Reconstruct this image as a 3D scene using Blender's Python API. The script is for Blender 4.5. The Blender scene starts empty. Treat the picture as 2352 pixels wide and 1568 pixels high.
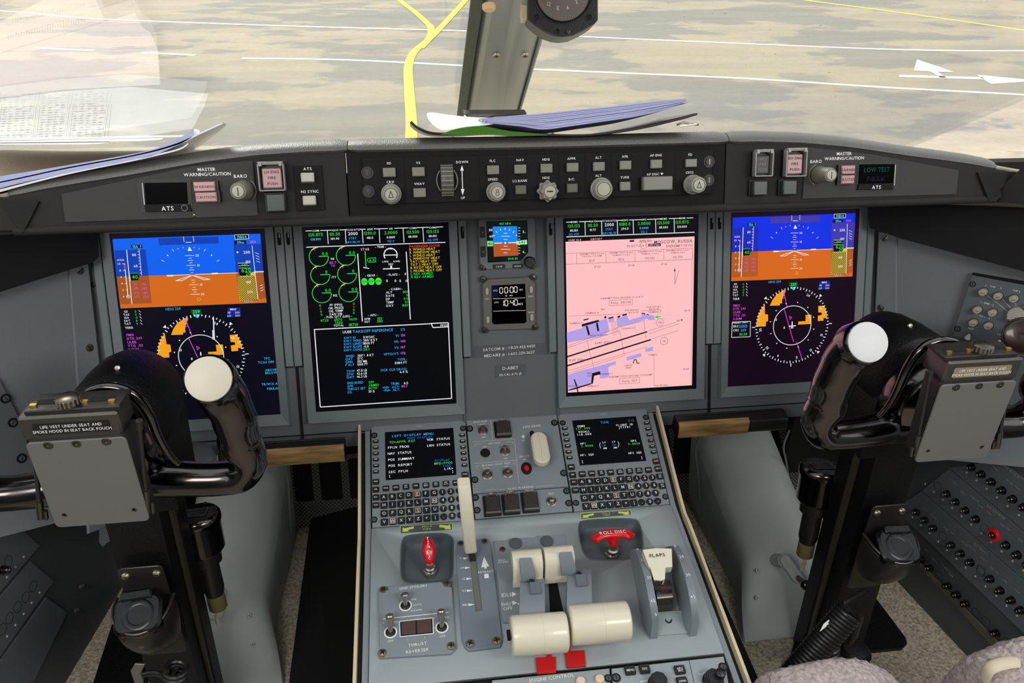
import bpy, math, random
from mathutils import Matrix, Vector
D = bpy.data; SC = bpy.context.scene; COL = SC.collection
R_ = math.radians
# ---------------------------------------------------------------- camera
CAM = Vector((-0.13831, -1.03424, 1.30547)); FPX = 1786.58
CX = Vector((0.99153292, -0.12897893, 0.01506324))
CU = Vector((0.05198982, 0.50059386, 0.86411969))
CF = Vector((0.1189938, 0.85601999, -0.50306089))
cam = D.objects.new('camera', D.cameras.new('camera')); COL.objects.link(cam)
m = Matrix.Identity(4)
for i in range(3): m[i][0], m[i][1], m[i][2], m[i][3] = CX[i], CU[i], -CF[i], CAM[i]
cam.matrix_world = m
cam.data.sensor_width = 36; cam.data.lens = 36 * FPX / 2352; cam.data.clip_start = .02; cam.data.clip_end = 400
SC.camera = cam
# ---------------------------------------------------------------- world, sun, exposure
w = D.worlds.new('overcast'); SC.world = w; w.use_nodes = True
nt = w.node_tree; nt.nodes.clear()
tc = nt.nodes.new('ShaderNodeTexCoord'); sp = nt.nodes.new('ShaderNodeSeparateXYZ'); cr = nt.nodes.new('ShaderNodeValToRGB')
bg = nt.nodes.new('ShaderNodeBackground'); ou = nt.nodes.new('ShaderNodeOutputWorld')
nt.links.new(tc.outputs['Generated'], sp.inputs[0]); nt.links.new(sp.outputs[2], cr.inputs[0])
cr.color_ramp.elements[0].position = 0.0; cr.color_ramp.elements[0].color = (1.0, .97, .92, 1)
cr.color_ramp.elements[1].position = .8; cr.color_ramp.elements[1].color = (.86, .93, 1.0, 1)
nt.links.new(cr.outputs[0], bg.inputs[0]); bg.inputs[1].default_value = 1.5; nt.links.new(bg.outputs[0], ou.inputs[0])
sl = D.lights.new('sun', 'SUN'); sl.energy = 3.3; sl.angle = R_(20); sl.color = (1, .95, .87)
so = D.objects.new('sun', sl); COL.objects.link(so); so.rotation_euler = (R_(-48), 0, R_(28))
vs = SC.view_settings; vs.view_transform = 'Standard'; vs.look = 'None'; vs.exposure = 0.0; vs.gamma = 1.0; vs.use_curve_mapping = False
SC.render.film_transparent = False
# two added area lights under the ceiling, for fill and yoke highlights
for x_ in (-.68, .68):
    al = D.lights.new('fill_light', 'AREA'); al.shape = 'RECTANGLE'; al.size = .60; al.size_y = .34; al.energy = 8; al.color = (1, .97, .92)
    ao = D.objects.new('fill_light', al); COL.objects.link(ao); ao.location = (x_, -1.25, 1.50); ao.rotation_euler = (R_(24), 0, 0)
# ---------------------------------------------------------------- geometry helpers
def ray(px, py): return (CF * FPX + CX * (px - 1176) - CU * (py - 784)).normalized()
def hitp(px, py, P, N):
    d = ray(px, py); P = Vector(P); N = Vector(N)
    return CAM + d * ((P - CAM).dot(N) / d.dot(N))
def HY(px, py, y): return hitp(px, py, (0, y, 0), (0, 1, 0))
def HZ(px, py, z): return hitp(px, py, (0, 0, z), (0, 0, 1))
def frame(o, x, y):
    y = Vector(y).normalized(); z = Vector(x).cross(y).normalized(); x = y.cross(z)
    M = Matrix.Identity(4)
    for i in range(3): M[i][0], M[i][1], M[i][2], M[i][3] = x[i], y[i], z[i], o[i]
    return M
def T(x, y=0, z=0): return Matrix.Translation((x, y, z))
def RX(a): return Matrix.Rotation(R_(a), 4, 'X')
def RY(a): return Matrix.Rotation(R_(a), 4, 'Y')
def RZ(a): return Matrix.Rotation(R_(a), 4, 'Z')
def SCL(a, b=None, c=None): return Matrix.Diagonal((a, a if b is None else b, a if c is None else c, 1))
class Lay:
    """reads positions off one photographed plane: crop scale k, crop origin ox, oy, plane frame M"""
    def __init__(s, M, k=1, ox=0, oy=0): s.M = M; s.k = k; s.ox = ox; s.oy = oy; s.inv = M.inverted(); s.P = M.translation.copy(); s.N = M.to_3x3().col[2].copy()
    def __call__(s, x, y, z=0):
        p = s.inv @ hitp(x / s.k + s.ox, y / s.k + s.oy, s.P + s.N * z, s.N); return (p.x, p.y)
    def px(s, x, y):
        a = Vector(s(x, y)); b = Vector(s(x, y + 1)); return (a - b).length
def off(poly, d):
    n = len(poly); o = []
    for i in range(n):
        a = Vector(poly[i - 1]); b = Vector(poly[i]); c = Vector(poly[(i + 1) % n])
        e1 = (b - a); e2 = (c - b)
        if e1.length < 1e-9 or e2.length < 1e-9: o.append(tuple(b)); continue
        e1.normalize(); e2.normalize(); n1 = Vector((e1.y, -e1.x)); n2 = Vector((e2.y, -e2.x)); h = n1 + n2
        q = h.dot(n1)
        o.append(tuple(b + (h * (d / q) if q > .25 else n1 * d)))
    return o
def area2(p): return sum(p[i - 1][0] * p[i][1] - p[i][0] * p[i - 1][1] for i in range(len(p)))
def rr(cx, cy, w, h, r, n=3):
    o = []; r = min(r, w / 2 - 1e-6, h / 2 - 1e-6)
    for sx, sy, a in ((1, 1, 0), (-1, 1, 90), (-1, -1, 180), (1, -1, 270)):
        for i in range(n + 1):
            t = R_(a + 90 * i / n); o.append((cx + sx * (w / 2 - r) + r * math.cos(t), cy + sy * (h / 2 - r) + r * math.sin(t)))
    return o
def circ(cx, cy, r, n=20, ry=None): return [(cx + r * math.cos(2 * math.pi * i / n), cy + (ry or r) * math.sin(2 * math.pi * i / n)) for i in range(n)]
def cr3(P, k=6, closed=False):
    P = [Vector(p) for p in P]; o = []; n = len(P)
    for i in range(n if closed else n - 1):
        g = (lambda j: P[j % n]) if closed else (lambda j: P[max(0, min(n - 1, j))])
        a, b, c, d = g(i - 1), g(i), g(i + 1), g(i + 2)
        for j in range(k):
            t = j / k; o.append(.5 * ((2 * b) + (c - a) * t + (2 * a - 5 * b + 4 * c - d) * t * t + (3 * b - a - 3 * c + d) * t ** 3))
    if not closed: o.append(P[-1])
    return o
# ---------------------------------------------------------------- materials
def lin(h):
    h = h.lstrip('#'); o = []
    for i in (0, 2, 4):
        c = int(h[i:i + 2], 16) / 255; o.append(c / 12.92 if c <= .04045 else ((c + .055) / 1.055) ** 2.4)
    return tuple(o)
MATS = {}
def mat(name, col='808080', rough=.5, metal=0, bump=0, bscale=200, var=0, em=0, spec=.5, coat=0, vscale=6, stretch=None):
    if name in MATS: return MATS[name]
    m = D.materials.new(name); m.use_nodes = True; t = m.node_tree; b = t.nodes['Principled BSDF']; c = lin(col) + (1,)
    b.inputs['Base Color'].default_value = c if not em else (0.004, 0.004, 0.005, 1)
    b.inputs['Roughness'].default_value = rough; b.inputs['Metallic'].default_value = metal; b.inputs['Specular IOR Level'].default_value = spec
    if coat: b.inputs['Coat Weight'].default_value = coat; b.inputs['Coat Roughness'].default_value = .08
    if em: b.inputs['Emission Color'].default_value = c; b.inputs['Emission Strength'].default_value = em
    if bump or var:
        co = t.nodes.new('ShaderNodeTexCoord'); mp = t.nodes.new('ShaderNodeMapping'); t.links.new(co.outputs['Object'], mp.inputs[0])
        if stretch: mp.inputs['Scale'].default_value = stretch
    if bump:
        n = t.nodes.new('ShaderNodeTexNoise'); n.inputs['Scale'].default_value = bscale; n.inputs['Detail'].default_value = 3; bp = t.nodes.new('ShaderNodeBump'); bp.inputs['Strength'].default_value = bump; bp.inputs['Distance'].default_value = .002
        t.links.new(mp.outputs[0], n.inputs['Vector']); t.links.new(n.outputs[0], bp.inputs['Height']); t.links.new(bp.outputs[0], b.inputs['Normal'])
    if var:
        n2 = t.nodes.new('ShaderNodeTexNoise'); n2.inputs['Scale'].default_value = vscale; n2.inputs['Detail'].default_value = 4; t.links.new(mp.outputs[0], n2.inputs['Vector'])
        mx = t.nodes.new('ShaderNodeMix'); mx.data_type = 'RGBA'; rp = t.nodes.new('ShaderNodeMapRange'); rp.inputs[1].default_value = .3; rp.inputs[2].default_value = .7
        t.links.new(n2.outputs[0], rp.inputs[0]); t.links.new(rp.outputs[0], mx.inputs[0])
        mx.inputs[6].default_value = tuple(x * (1 - var) for x in c[:3]) + (1,); mx.inputs[7].default_value = tuple(min(1, x * (1 + var)) for x in c[:3]) + (1,)
        t.links.new(mx.outputs[2], b.inputs['Base Color'])
    MATS[name] = m; return m
def em(col, s=1.0): return mat('screen_' + col + ('_%g' % s), col, .2, em=s, spec=.06)
mat('panel_grey', '5f666a', .55, bump=.12, bscale=900, var=.05)
mat('bezel_grey', '717a7e', .5, bump=.05, bscale=900, var=.04)
mat('wall_grey', '737b80', .6, bump=.2, bscale=700, var=.05)
mat('cover_grey', 'a9b0ac', .55, bump=.1, bscale=700, var=.04)
mat('ped_grey', '848d94', .5, bump=.1, bscale=900, var=.04)
mat('ped_light', '99a2a7', .5, bump=.1, bscale=900, var=.03)
mat('ped_dark', '525a60', .55, bump=.1, bscale=900)
mat('cb_grey', '59636a', .55, bump=.1, bscale=700, var=.06)
mat('cb_dark', '474c50', .55, bump=.1, bscale=700)
mat('hood_face', '2a2826', .75, spec=.25, bump=.25, bscale=1200, var=.04)
mat('hood_plate', '3c3a37', .7, spec=.3, bump=.15, bscale=900, var=.04)
mat('hood_black', '161515', .75, spec=.2, bump=.2, bscale=1200)
mat('gp_black', '121111', .65, spec=.2, bump=.1, bscale=900)
mat('leather', '4a4742', .45, spec=1.0, bump=.3, bscale=420, stretch=(2.2, 1, 1))
mat('dash_top', 'a39a86', .65, bump=.4, bscale=300)
mat('hood_under', '0c0b0d', .8)
mat('black', '0b0b0c', .5)
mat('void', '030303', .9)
mat('glass_black', '020203', .3, spec=.02)
mat('gloss_black', '423c3b', .2, 1.0, bump=.06, bscale=60, coat=1.0, spec=.8)
mat('crackle_black', '0c0c0d', .45, bump=.5, bscale=450, spec=.35)
mat('mic_black', '08080a', .3, bump=.1, bscale=300)
mat('satin_black', '1e1d1e', .35, bump=.15, bscale=300)
mat('black_metal', '3a3534', .32, .5, bump=.1, bscale=200)
mat('box_metal', '5e5955', .30, .7, bump=.05, bscale=300)
mat('plate_grey', '6e6c6a', .5, .1, bump=.08, bscale=600)
mat('cream', 'e4ddc6', .32, bump=.03, bscale=100, coat=.3)
mat('cream_soft', 'ece4cc', .45, bump=.05, bscale=300)
mat('white', 'f1f1ee', .5)
mat('cap_cream', 'cbc4b2', .45)
mat('cap_white', 'cfcfd0', .45)
mat('paint_white', 'e6e8ea', .6)
mat('paint_red', 'd21018', .3, coat=.5)
mat('red_tag', 'd0161a', .5)
mat('lime', 'd9ec6a', .6)
mat('olive', '66603a', .6, bump=.3, bscale=300)
mat('steel', 'b9b2a6', .25, .9)
mat('dark_steel', '5f5a54', .3, .9)
mat('brass', 'c2a35a', .3, .8)
mat('brown_lens', '57443f', .35)
mat('btn_grey', '7b7870', .45)
mat('btn_light', 'b5b1a9', .45)
mat('knob_grey', '8d8a80', .4, bump=.05, bscale=300)
mat('knob_face', 'a9a596', .4)
mat('pink_lens', 'b3858a', .3)
mat('clear_edge', '7d7b77', .35, .1)
mat('ink', '2a2522', .6)
mat('green_lens', '2c3a38', .3)
mat('smoke_cover', '3d3936', .35, spec=.3)
mat('key_black', '1c1d1f', .4)
mat('carpet', 'aca18f', .95, bump=1.0, bscale=260, var=.5, vscale=230)
mat('wool', 'b0a2a0', .95, bump=1.0, bscale=240, var=.3, vscale=220)
mat('tan_strap', 'd8cbb0', .7)
mat('trim_cream', 'd9c9a4', .5)
mat('gold_bar', '9c7a4e', .5, .2, bump=.3, bscale=200, var=.5, vscale=60, stretch=(.3, 2, 2))
mat('perf', '5f6058', .4, .4)
mat('paper', 'f4f4f6', .7)
mat('paper_edge', 'b9bfec', .75, var=.1, vscale=40, stretch=(1, 1, 60))
mat('paper_ink', '8a7f78', .8)
mat('clip_green', '3f7a1e', .45)
mat('post_grey', '9b9d9d', .35, .25, bump=.08, bscale=300, var=.05)
mat('rubber_green', '3c463c', .6, bump=.5, bscale=120)
mat('cork', 'd9b98a', .8)
mat('yellow_line', 'e9e84a', .8)
mat('line_white', 'f2f2ee', .8)
# ---------------------------------------------------------------- mesh builder
GL = {}
def glyph(ch):
    if ch in GL: return GL[ch]
    cu = D.curves.new('t', 'FONT'); cu.body = ch; cu.resolution_u = 2; cu.size = 1; cu.offset = .007
    o = D.objects.new('t', cu); me = D.meshes.new_from_object(o)
    v = [(p.co.x / .729, p.co.y / .729) for p in me.vertices]; f = [tuple(p.vertices) for p in me.polygons]
    D.objects.remove(o); D.curves.remove(cu); D.meshes.remove(me)
    x0 = min([p[0] for p in v], default=0); x1 = max([p[0] for p in v], default=.35)
    GL[ch] = (v, f, x0, x1); return GL[ch]
class MB:
    def __init__(s, M=None): s.v = []; s.f = []; s.m = []; s.mats = []; s.M = M or Matrix.Identity(4); s.st = []
    def push(s, M): s.st.append(s.M); s.M = s.M @ M; return s
    def pop(s): s.M = s.st.pop(); return s
    def add(s, V, F, mt):
        if isinstance(mt, str): mt = MATS[mt]
        if mt not in s.mats: s.mats.append(mt)
        k = s.mats.index(mt); b = len(s.v); M = s.M; fl = M.determinant() < 0
        s.v += [tuple(M @ Vector(p)) for p in V]
        for f in F:
            f = [b + i for i in f]; s.f.append(f[::-1] if fl else f); s.m.append(k)
        return s
    def poly(s, P, mt, z=0):
        P = [(p[0], p[1], z if len(p) < 3 else p[2]) for p in P]; return s.add(P, [list(range(len(P)))], mt)
    def slab(s, P, z0, z1, mt, bev=0, side=None, bottom=True):
        P = [tuple(p[:2]) for p in P]
        if area2(P) < 0: P = P[::-1]
        n = len(P); rings = [[(x, y, z0) for x, y in P]]
        if bev:
            rings.append([(x, y, z1 - bev) for x, y in P]); Q = off(P, -bev)
            rings.append([(x, y, z1) for x, y in Q])
        else: rings.append([(x, y, z1) for x, y in P])
        V = [p for r in rings for p in r]; F = []
        for k in range(len(rings) - 1):
            for i in range(n): j = (i + 1) % n; F.append([k * n + i, k * n + j, (k + 1) * n + j, (k + 1) * n + i])
        s.add(V, F, side or mt); s.add(rings[-1], [list(range(n))], mt)
        if bottom: s.add(rings[0], [list(range(n))[::-1]], side or mt)
        return s
    def box(s, x, y, z, sx, sy, sz, mt, bev=0, r=0):
        """centre x, y; z is the bottom"""
        P = rr(x, y, sx, sy, r, 3) if r else [(x - sx / 2, y - sy / 2), (x + sx / 2, y - sy / 2), (x + sx / 2, y + sy / 2), (x - sx / 2, y + sy / 2)]
        return s.slab(P, z, z + sz, mt, bev)
    def hexa(s, A, B, mt):
        n = len(A); V = list(A) + list(B)
        F = [[i, (i + 1) % n, n + (i + 1) % n, n + i] for i in range(n)] + [list(range(n))[::-1], list(range(n, 2 * n))]
        return s.add(V, F, mt)
    def lathe(s, prof, mt, n=24, M=None, sy=1):
        V = []; F = []
        for r, z in prof:
            for i in range(n): a = 2 * math.pi * i / n; V.append((r * math.cos(a), sy * r * math.sin(a), z))
        for k in range(len(prof) - 1):
            for i in range(n): j = (i + 1) % n; F.append([k * n + i, k * n + j, (k + 1) * n + j, (k + 1) * n + i])
        if prof[0][0] > 1e-6: F.append(list(range(n))[::-1])
        if prof[-1][0] > 1e-6: F.append(list(range((len(prof) - 1) * n, len(prof) * n)))
        if M is not None: s.push(M)
        s.add(V, F, mt)
        if M is not None: s.pop()
        return s
    def tube(s, P, rad, mt, n=12, up=(0, 0, 1), caps=True, closed=False):
        P = [Vector(p) for p in P]; N = len(P); V = []; F = []; pu = Vector(up)
        for i, p in enumerate(P):
            if closed: t = P[(i + 1) % N] - P[i - 1]
            else: t = P[min(i + 1, N - 1)] - P[max(i - 1, 0)]
            t.normalize(); u = (pu - t * pu.dot(t))
            if u.length < 1e-6: u = t.orthogonal()
            u.normalize(); pu = u; b = t.cross(u)
            r = rad[i] if isinstance(rad, (list, tuple)) and not (len(rad) == 2 and N != 2) else rad
            ra, rb = r if isinstance(r, (tuple, list)) else (r, r)
            for k in range(n): a = 2 * math.pi * k / n; V.append(tuple(p + u * (ra * math.sin(a)) + b * (rb * math.cos(a))))
        for i in range(N if closed else N - 1):
            for k in range(n): a = i * n + k; b_ = i * n + (k + 1) % n; j = ((i + 1) % N) * n; F.append([a, j + k, j + (k + 1) % n, b_])
        if caps and not closed: F.append(list(range(n))); F.append(list(range((N - 1) * n, N * n))[::-1])
        return s.add(V, F, mt)
    def seg(s, a, b, w, mt, z=0):
        a = Vector(a[:2]); b = Vector(b[:2]); d = b - a
        if d.length < 1e-9: return s
        n = Vector((-d.y, d.x)).normalized() * w / 2
        return s.poly([tuple(a - n), tuple(b - n), tuple(b + n), tuple(a + n)], mt, z)
    def ring(s, c, r, w, mt, z=0, a0=0, a1=360, n=40):
        V = []; F = []
        for i in range(n + 1):
            a = R_(a0 + (a1 - a0) * i / n)
            for q in (r - w / 2, r + w / 2): V.append((c[0] + q * math.cos(a), c[1] + q * math.sin(a), z))
        for i in range(n): F.append([2 * i, 2 * i + 1, 2 * i + 3, 2 * i + 2])
        return s.add(V, F, mt)
    def text(s, st, x, y, h, mt, z=0, al='C', mono=0, sx=1, rot=0, gap=.16):
        """cap height h; al L/C/R; y is the middle of the line"""
        pen = 0; out = []
        for ch in st:
            if mono:
                if ch != ' ':
                    v, f, a, b = glyph(ch); out.append((v, f, pen + mono / 2 - (a + b) / 2))
                pen += mono
            elif ch == ' ': pen += .42
            else:
                v, f, a, b = glyph(ch); out.append((v, f, pen - a)); pen += b - a + gap
        w = pen - (0 if mono else gap); o0 = {'L': 0, 'C': -w / 2, 'R': -w}[al]; c_, s_ = math.cos(R_(rot)), math.sin(R_(rot))
        for v, f, p in out:
            V = []
            for a, b in v:
                X = (a + p + o0) * h * sx; Y = (b - .5) * h; V.append((x + X * c_ - Y * s_, y + X * s_ + Y * c_, z))
            s.add(V, f, mt)
        return s
    def mesh(s, name):
        me = D.meshes.new(name); me.from_pydata(s.v, [], s.f); me.update()
        for m_ in s.mats: me.materials.append(m_)
        me.polygons.foreach_set('material_index', s.m); me.polygons.foreach_set('use_smooth', [True] * len(s.f))
        me.set_sharp_from_angle(angle=R_(38)); return me
    def build(s, name, parent=None, label=None, cat=None, group=None, kind=None):
        return place(name, s.mesh(name), parent, Matrix.Identity(4), label, cat, group, kind)
def tag(o, label=None, cat=None, group=None, kind=None):
    for k, v in (('label', label), ('category', cat), ('group', group), ('kind', kind)):
        if v: o[k] = v
    return o
def place(name, me, parent=None, M=None, label=None, cat=None, group=None, kind=None):
    o = D.objects.new(name, me); COL.objects.link(o)
    if parent is not None: o.parent = parent
    if M is not None: o.matrix_local = M if parent is not None else M
    return tag(o, label, cat, group, kind)
def thing(name, label, cat, M, group=None):
    o = D.objects.new(name, None); COL.objects.link(o); o.empty_display_size = .02; o.matrix_world = M
    return tag(o, label, cat, group)
# shared small parts (unit radius), copied wherever they repeat
def _screw(mt, hole='void'):
    b = MB(); b.lathe([(1, -.3), (1, .15), (.85, .35), (.0, .42)], mt, 16); b.box(0, 0, .36, 1.5, .22, .08, hole); return b.mesh('screw')
def _cross():
    b = MB(); b.lathe([(1, -.3), (1, .1), (.75, .45), (.0, .5)], 'steel', 16); b.box(0, 0, .42, 1.1, .22, .1, 'void'); b.box(0, 0, .42, .22, 1.1, .1, 'void'); return b.mesh('screw')
def _dzus():
    b = MB(); b.lathe([(1, -.1), (1, .1), (.8, .1), (.8, .02), (.62, .02), (.62, .18), (0, .2)], 'black', 18)
    b.lathe([(.6, .19), (.55, .24), (0, .25)], 'ped_dark', 18); b.box(0, 0, .22, .2, .8, .06, 'void'); return b.mesh('fastener')
GPFAST = None
SCREW = _screw('dark_steel'); CROSS = _cross(); DZUS = _dzus()
def screws(parent, pts, r, me=None, z=0, name='screw'):
    for x, y in pts: place(name, me or SCREW, parent, T(x, y, z) @ RZ(random.uniform(-60, 60)) @ SCL(r))
random.seed(4)
# ---------------------------------------------------------------- reference planes of the flight deck
FLOOR = .22
s20, c20 = math.sin(R_(20)), math.cos(R_(20))
PAN = frame((0, 0, .75), (1, 0, 0), (0, s20, c20))
GP = frame((0, -.2517, 1.020), (1, 0, 0), (0, math.sin(.30624), math.cos(.30624)))
FM = frame((0, -.0510, .5908), (1, 0, 0), (0, math.cos(.42052), math.sin(.42052)))
TH = frame((0, -.2018, .5234), (1, 0, 0), (0, math.cos(.14509), math.sin(.14509)))
def on(M, x, y, z=0): return M @ T(x, y, z)
# ================================================================ outside: the apron
GZ = -1.6
def G(px, py, z=GZ): return HZ(px, py, z)
tm = D.materials.new('tarmac'); tm.use_nodes = True; t_ = tm.node_tree; b_ = t_.nodes['Principled BSDF']; b_.inputs['Roughness'].default_value = .75; b_.inputs['Specular IOR Level'].default_value = .3
co = t_.nodes.new('ShaderNodeTexCoord')
def noise(sc, det, rot=0, st=(1, 1, 1), rough=.6):
    mp = t_.nodes.new('ShaderNodeMapping'); mp.inputs['Scale'].default_value = st; mp.inputs['Rotation'].default_value = (0, 0, rot)
    n = t_.nodes.new('ShaderNodeTexNoise'); n.inputs['Scale'].default_value = sc; n.inputs['Detail'].default_value = det; n.inputs['Roughness'].default_value = rough
    t_.links.new(co.outputs['Object'], mp.inputs[0]); t_.links.new(mp.outputs[0], n.inputs['Vector']); return n
n1 = noise(.34, 9, R_(-20), (.75, 1.1, 1), .6); n2 = noise(9, 4); n3 = noise(.8, 5, R_(-24), (.35, 1.6, 1))
rp = t_.nodes.new('ShaderNodeValToRGB'); e = rp.color_ramp.elements; e[0].position = .485; e[0].color = lin('8b8782') + (1,); e[1].position = .515; e[1].color = lin('ac9f8c') + (1,)
rp2 = t_.nodes.new('ShaderNodeValToRGB'); e = rp2.color_ramp.elements; e[0].position = .35; e[0].color = (.84, .85, .87, 1); e[1].position = .65; e[1].color = (1.08, 1.07, 1.05, 1)
mx = t_.nodes.new('ShaderNodeMix'); mx.data_type = 'RGBA'; mx.blend_type = 'MULTIPLY'; mx.inputs[0].default_value = 1
rp3 = t_.nodes.new('ShaderNodeValToRGB'); e = rp3.color_ramp.elements; e[0].position = .3; e[0].color = (.92, .92, .92, 1); e[1].position = .7; e[1].color = (1.05, 1.05, 1.05, 1)
mx2 = t_.nodes.new('ShaderNodeMix'); mx2.data_type = 'RGBA'; mx2.blend_type = 'MULTIPLY'; mx2.inputs[0].default_value = 1
L_ = t_.links.new
L_(n1.outputs[0], rp.inputs[0]); L_(n3.outputs[0], rp2.inputs[0]); L_(rp.outputs[0], mx.inputs[6]); L_(rp2.outputs[0], mx.inputs[7])
L_(n2.outputs[0], rp3.inputs[0]); L_(mx.outputs[2], mx2.inputs[6]); L_(rp3.outputs[0], mx2.inputs[7]); L_(mx2.outputs[2], b_.inputs['Base Color'])
MATS['tarmac'] = tm
g = MB(); g.poly([(-90, -60, GZ), (110, -60, GZ), (110, 130, GZ), (-90, 130, GZ)], 'tarmac')
g.build('ground', kind='structure')
def strip(name, pts, w, mt, label, wpx=None):
    """painted stripe along ground points, constant real width w"""
    b = MB(); P = [G(*p) for p in pts]; V = []; F = []
    for i, p in enumerate(P):
        t = (P[min(i + 1, len(P) - 1)] - P[max(0, i - 1)]); t.z = 0; t.normalize(); n = Vector((-t.y, t.x, 0)); ww = (w[i] if isinstance(w, list) else w) / 2
        V += [p - n * ww, p + n * ww]
    V = [(v.x, v.y, GZ + .004) for v in V]
    for i in range(len(P) - 1): F.append([2 * i, 2 * i + 1, 2 * i + 3, 2 * i + 2][::-1])
    b.add(V, F, mt); return b.build(name, label=label, cat='road marking')
def sm(P, k=5): return [tuple(q[:2]) for q in cr3([(a, b_, 0) for a, b_ in P], k)]
strip('painted_line', sm([(-300, 12), (0, 25), (200, 42), (460, 53), (800, 64), (1100, 72), (1330, 84), (1700, 100), (2060, 114), (2352, 117), (2700, 112)]), .15, 'line_white', 'white line running the full width of the apron, farther of the long two')
strip('painted_line', sm([(556, 134), (800, 138), (1065, 151), (1240, 160), (1700, 180), (2050, 202), (2352, 218), (2700, 240)]), .14, 'line_white', 'white line starting left of the yellow stripe, nearest to the dash')
strip('painted_line', [(325, 121), (449, 127)], .14, 'line_white', 'short white dash next to the start of the nearer white line', None)
strip('painted_line', [(92, 111), (215, 116)], .14, 'line_white', 'short white dash at far left of the apron')
strip('painted_line', sm([(1780, -10), (1860, 2), (2060, 28), (2352, 70), (2700, 125)]), .17, 'yellow_line', 'thin yellow line across the top right of the apron')
yb = MB()
for pts in ([(944, 330), (945, 285), (940, 210), (938, 155), (950, 122), (975, 100), (1005, 72), (1068, 3), (1110, -45), (1165, -100), (1230, -150)], [(740, -150), (810, -98), (870, -45), (920, 3), (950, 26), (975, 48), (990, 66), (985, 90), (965, 112)]):
    P = [G(*p) for p in sm(pts, 5)]; V = []; F = []
    for i, p in enumerate(P):
        t = (P[min(i + 1, len(P) - 1)] - P[max(0, i - 1)]); t.z = 0; t.normalize(); n = Vector((-t.y, t.x, 0)) * .082; V += [(p.x - n.x, p.y - n.y, GZ + .008 + .0005 * len(pts)), (p.x + n.x, p.y + n.y, GZ + .008 + .0005 * len(pts))]
    yb.add(V, [[2 * i, 2 * i + 2, 2 * i + 3, 2 * i + 1] for i in range(len(P) - 1)], 'yellow_line')
yb.build('painted_stripe', label='forked yellow taxi stripe left of the window post', cat='road marking')
def mark(P, label):
    b = MB(); b.poly([(q.x, q.y, GZ + .006) for q in [G(*p) for p in P]][::-1], 'line_white'); b.build('painted_arrow', label=label, cat='road marking')
q_ = lambda x, y: (x / 2.904 + 1600, y / 2.904)
b = MB()
for P in ([(1470, 398), (1722, 484), (1605, 480), (1668, 520), (1625, 520), (1560, 478), (1448, 472)], [(1350, 501), (1905, 516), (1908, 532), (1352, 516)]): b.poly([(q.x, q.y, GZ + .006) for q in [G(*q_(*p)) for p in P]][::-1], 'line_white')
b.build('painted_arrow', label='white arrow head on a thin bar, painted at the right of the apron', cat='road marking')
mark([q_(*p) for p in [(1865, 500), (2184, 530), (2400, 552), (2184, 548), (1962, 562)]], 'white pointed wedge painted at the right edge of the apron')
# ================================================================ windscreen, post, cabin shell
WZ = lambda y: .935 + (.38 - y) * .6
gm = D.materials.new('windscreen_glass'); gm.use_nodes = True; t_ = gm.node_tree; t_.nodes.clear()
tr = t_.nodes.new('ShaderNodeBsdfTransparent'); gs = t_.nodes.new('ShaderNodeBsdfGlossy'); lw = t_.nodes.new('ShaderNodeLayerWeight'); pw = t_.nodes.new('ShaderNodeMath'); fr = t_.nodes.new('ShaderNodeMath'); ms = t_.nodes.new('ShaderNodeMixShader'); oo = t_.nodes.new('ShaderNodeOutputMaterial')
tr.inputs[0].default_value = (.96, .97, .95, 1); gs.inputs['Roughness'].default_value = .0; lw.inputs[0].default_value = .5; pw.operation = 'POWER'; pw.inputs[1].default_value = 5; fr.operation = 'MULTIPLY_ADD'; fr.inputs[1].default_value = .96; fr.inputs[2].default_value = .04
L_ = t_.links.new; L_(lw.outputs['Facing'], pw.inputs[0]); L_(pw.outputs[0], fr.inputs[0]); L_(fr.outputs[0], ms.inputs[0]); L_(tr.outputs[0], ms.inputs[1]); L_(gs.outputs[0], ms.inputs[2]); L_(ms.outputs[0], oo.inputs[0]); MATS['windscreen'] = gm
nW = Vector((0, .6, 1)).normalized()
def pane(name, x0, x1):
    y0, y1 = .66, -.72; b = MB()
    A = [Vector((x0, y0, WZ(y0))), Vector((x1, y0, WZ(y0))), Vector((x1, y1, WZ(y1))), Vector((x0, y1, WZ(y1)))]
    b.hexa([a for a in A], [a + nW * .01 for a in A], 'windscreen'); return b.build(name, kind='structure')
w1 = pane('window_1', -1.0, -.03); w2 = pane('window_2', .03, 1.0)
# post between the panes: shaped metal cover with a dark rubber edge on its left
post = thing('windscreen_post', 'grey metal post between the two windscreens, behind the clipboard', 'window post', T(0, .38, .93))
post['kind'] = 'structure'; pi = post.matrix_world.inverted()
def PP(px, py, up=0):
    """a point of the post: just inside the pane"""
    P = Vector((0, .38, WZ(.38))) - nW * (.012 + up); return hitp(px, py, P, nW)
b = MB(pi); rows = []
for f in [i / 10 for i in range(-6, 11)]:
    e = lambda a, c: a + (c - a) * f
    L = [(e(1106, 1067), e(0, 262)), (e(1128, 1085), e(0, 262)), (e(1185, 1135), e(0, 262)), (e(1205, 1148), e(0, 262)), (e(1262, 1192), e(30, 262))]
    rows.append([PP(p[0], p[1], u) for p, u in zip(L, [.004, .022, .006, .022, .004])])
r0_, r1_ = rows[0], rows[2]; rows.insert(0, [a + (a - c) * 9 for a, c in zip(r0_, r1_)])
V = [q for r in rows for q in r]; nr = 5
F = [[i * nr + k, i * nr + k + 1, (i + 1) * nr + k + 1, (i + 1) * nr + k] for i in range(len(rows) - 1) for k in range(nr - 1)]
b.add(V, F, 'post_grey'); pc = b.build('post_cover', post)
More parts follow.
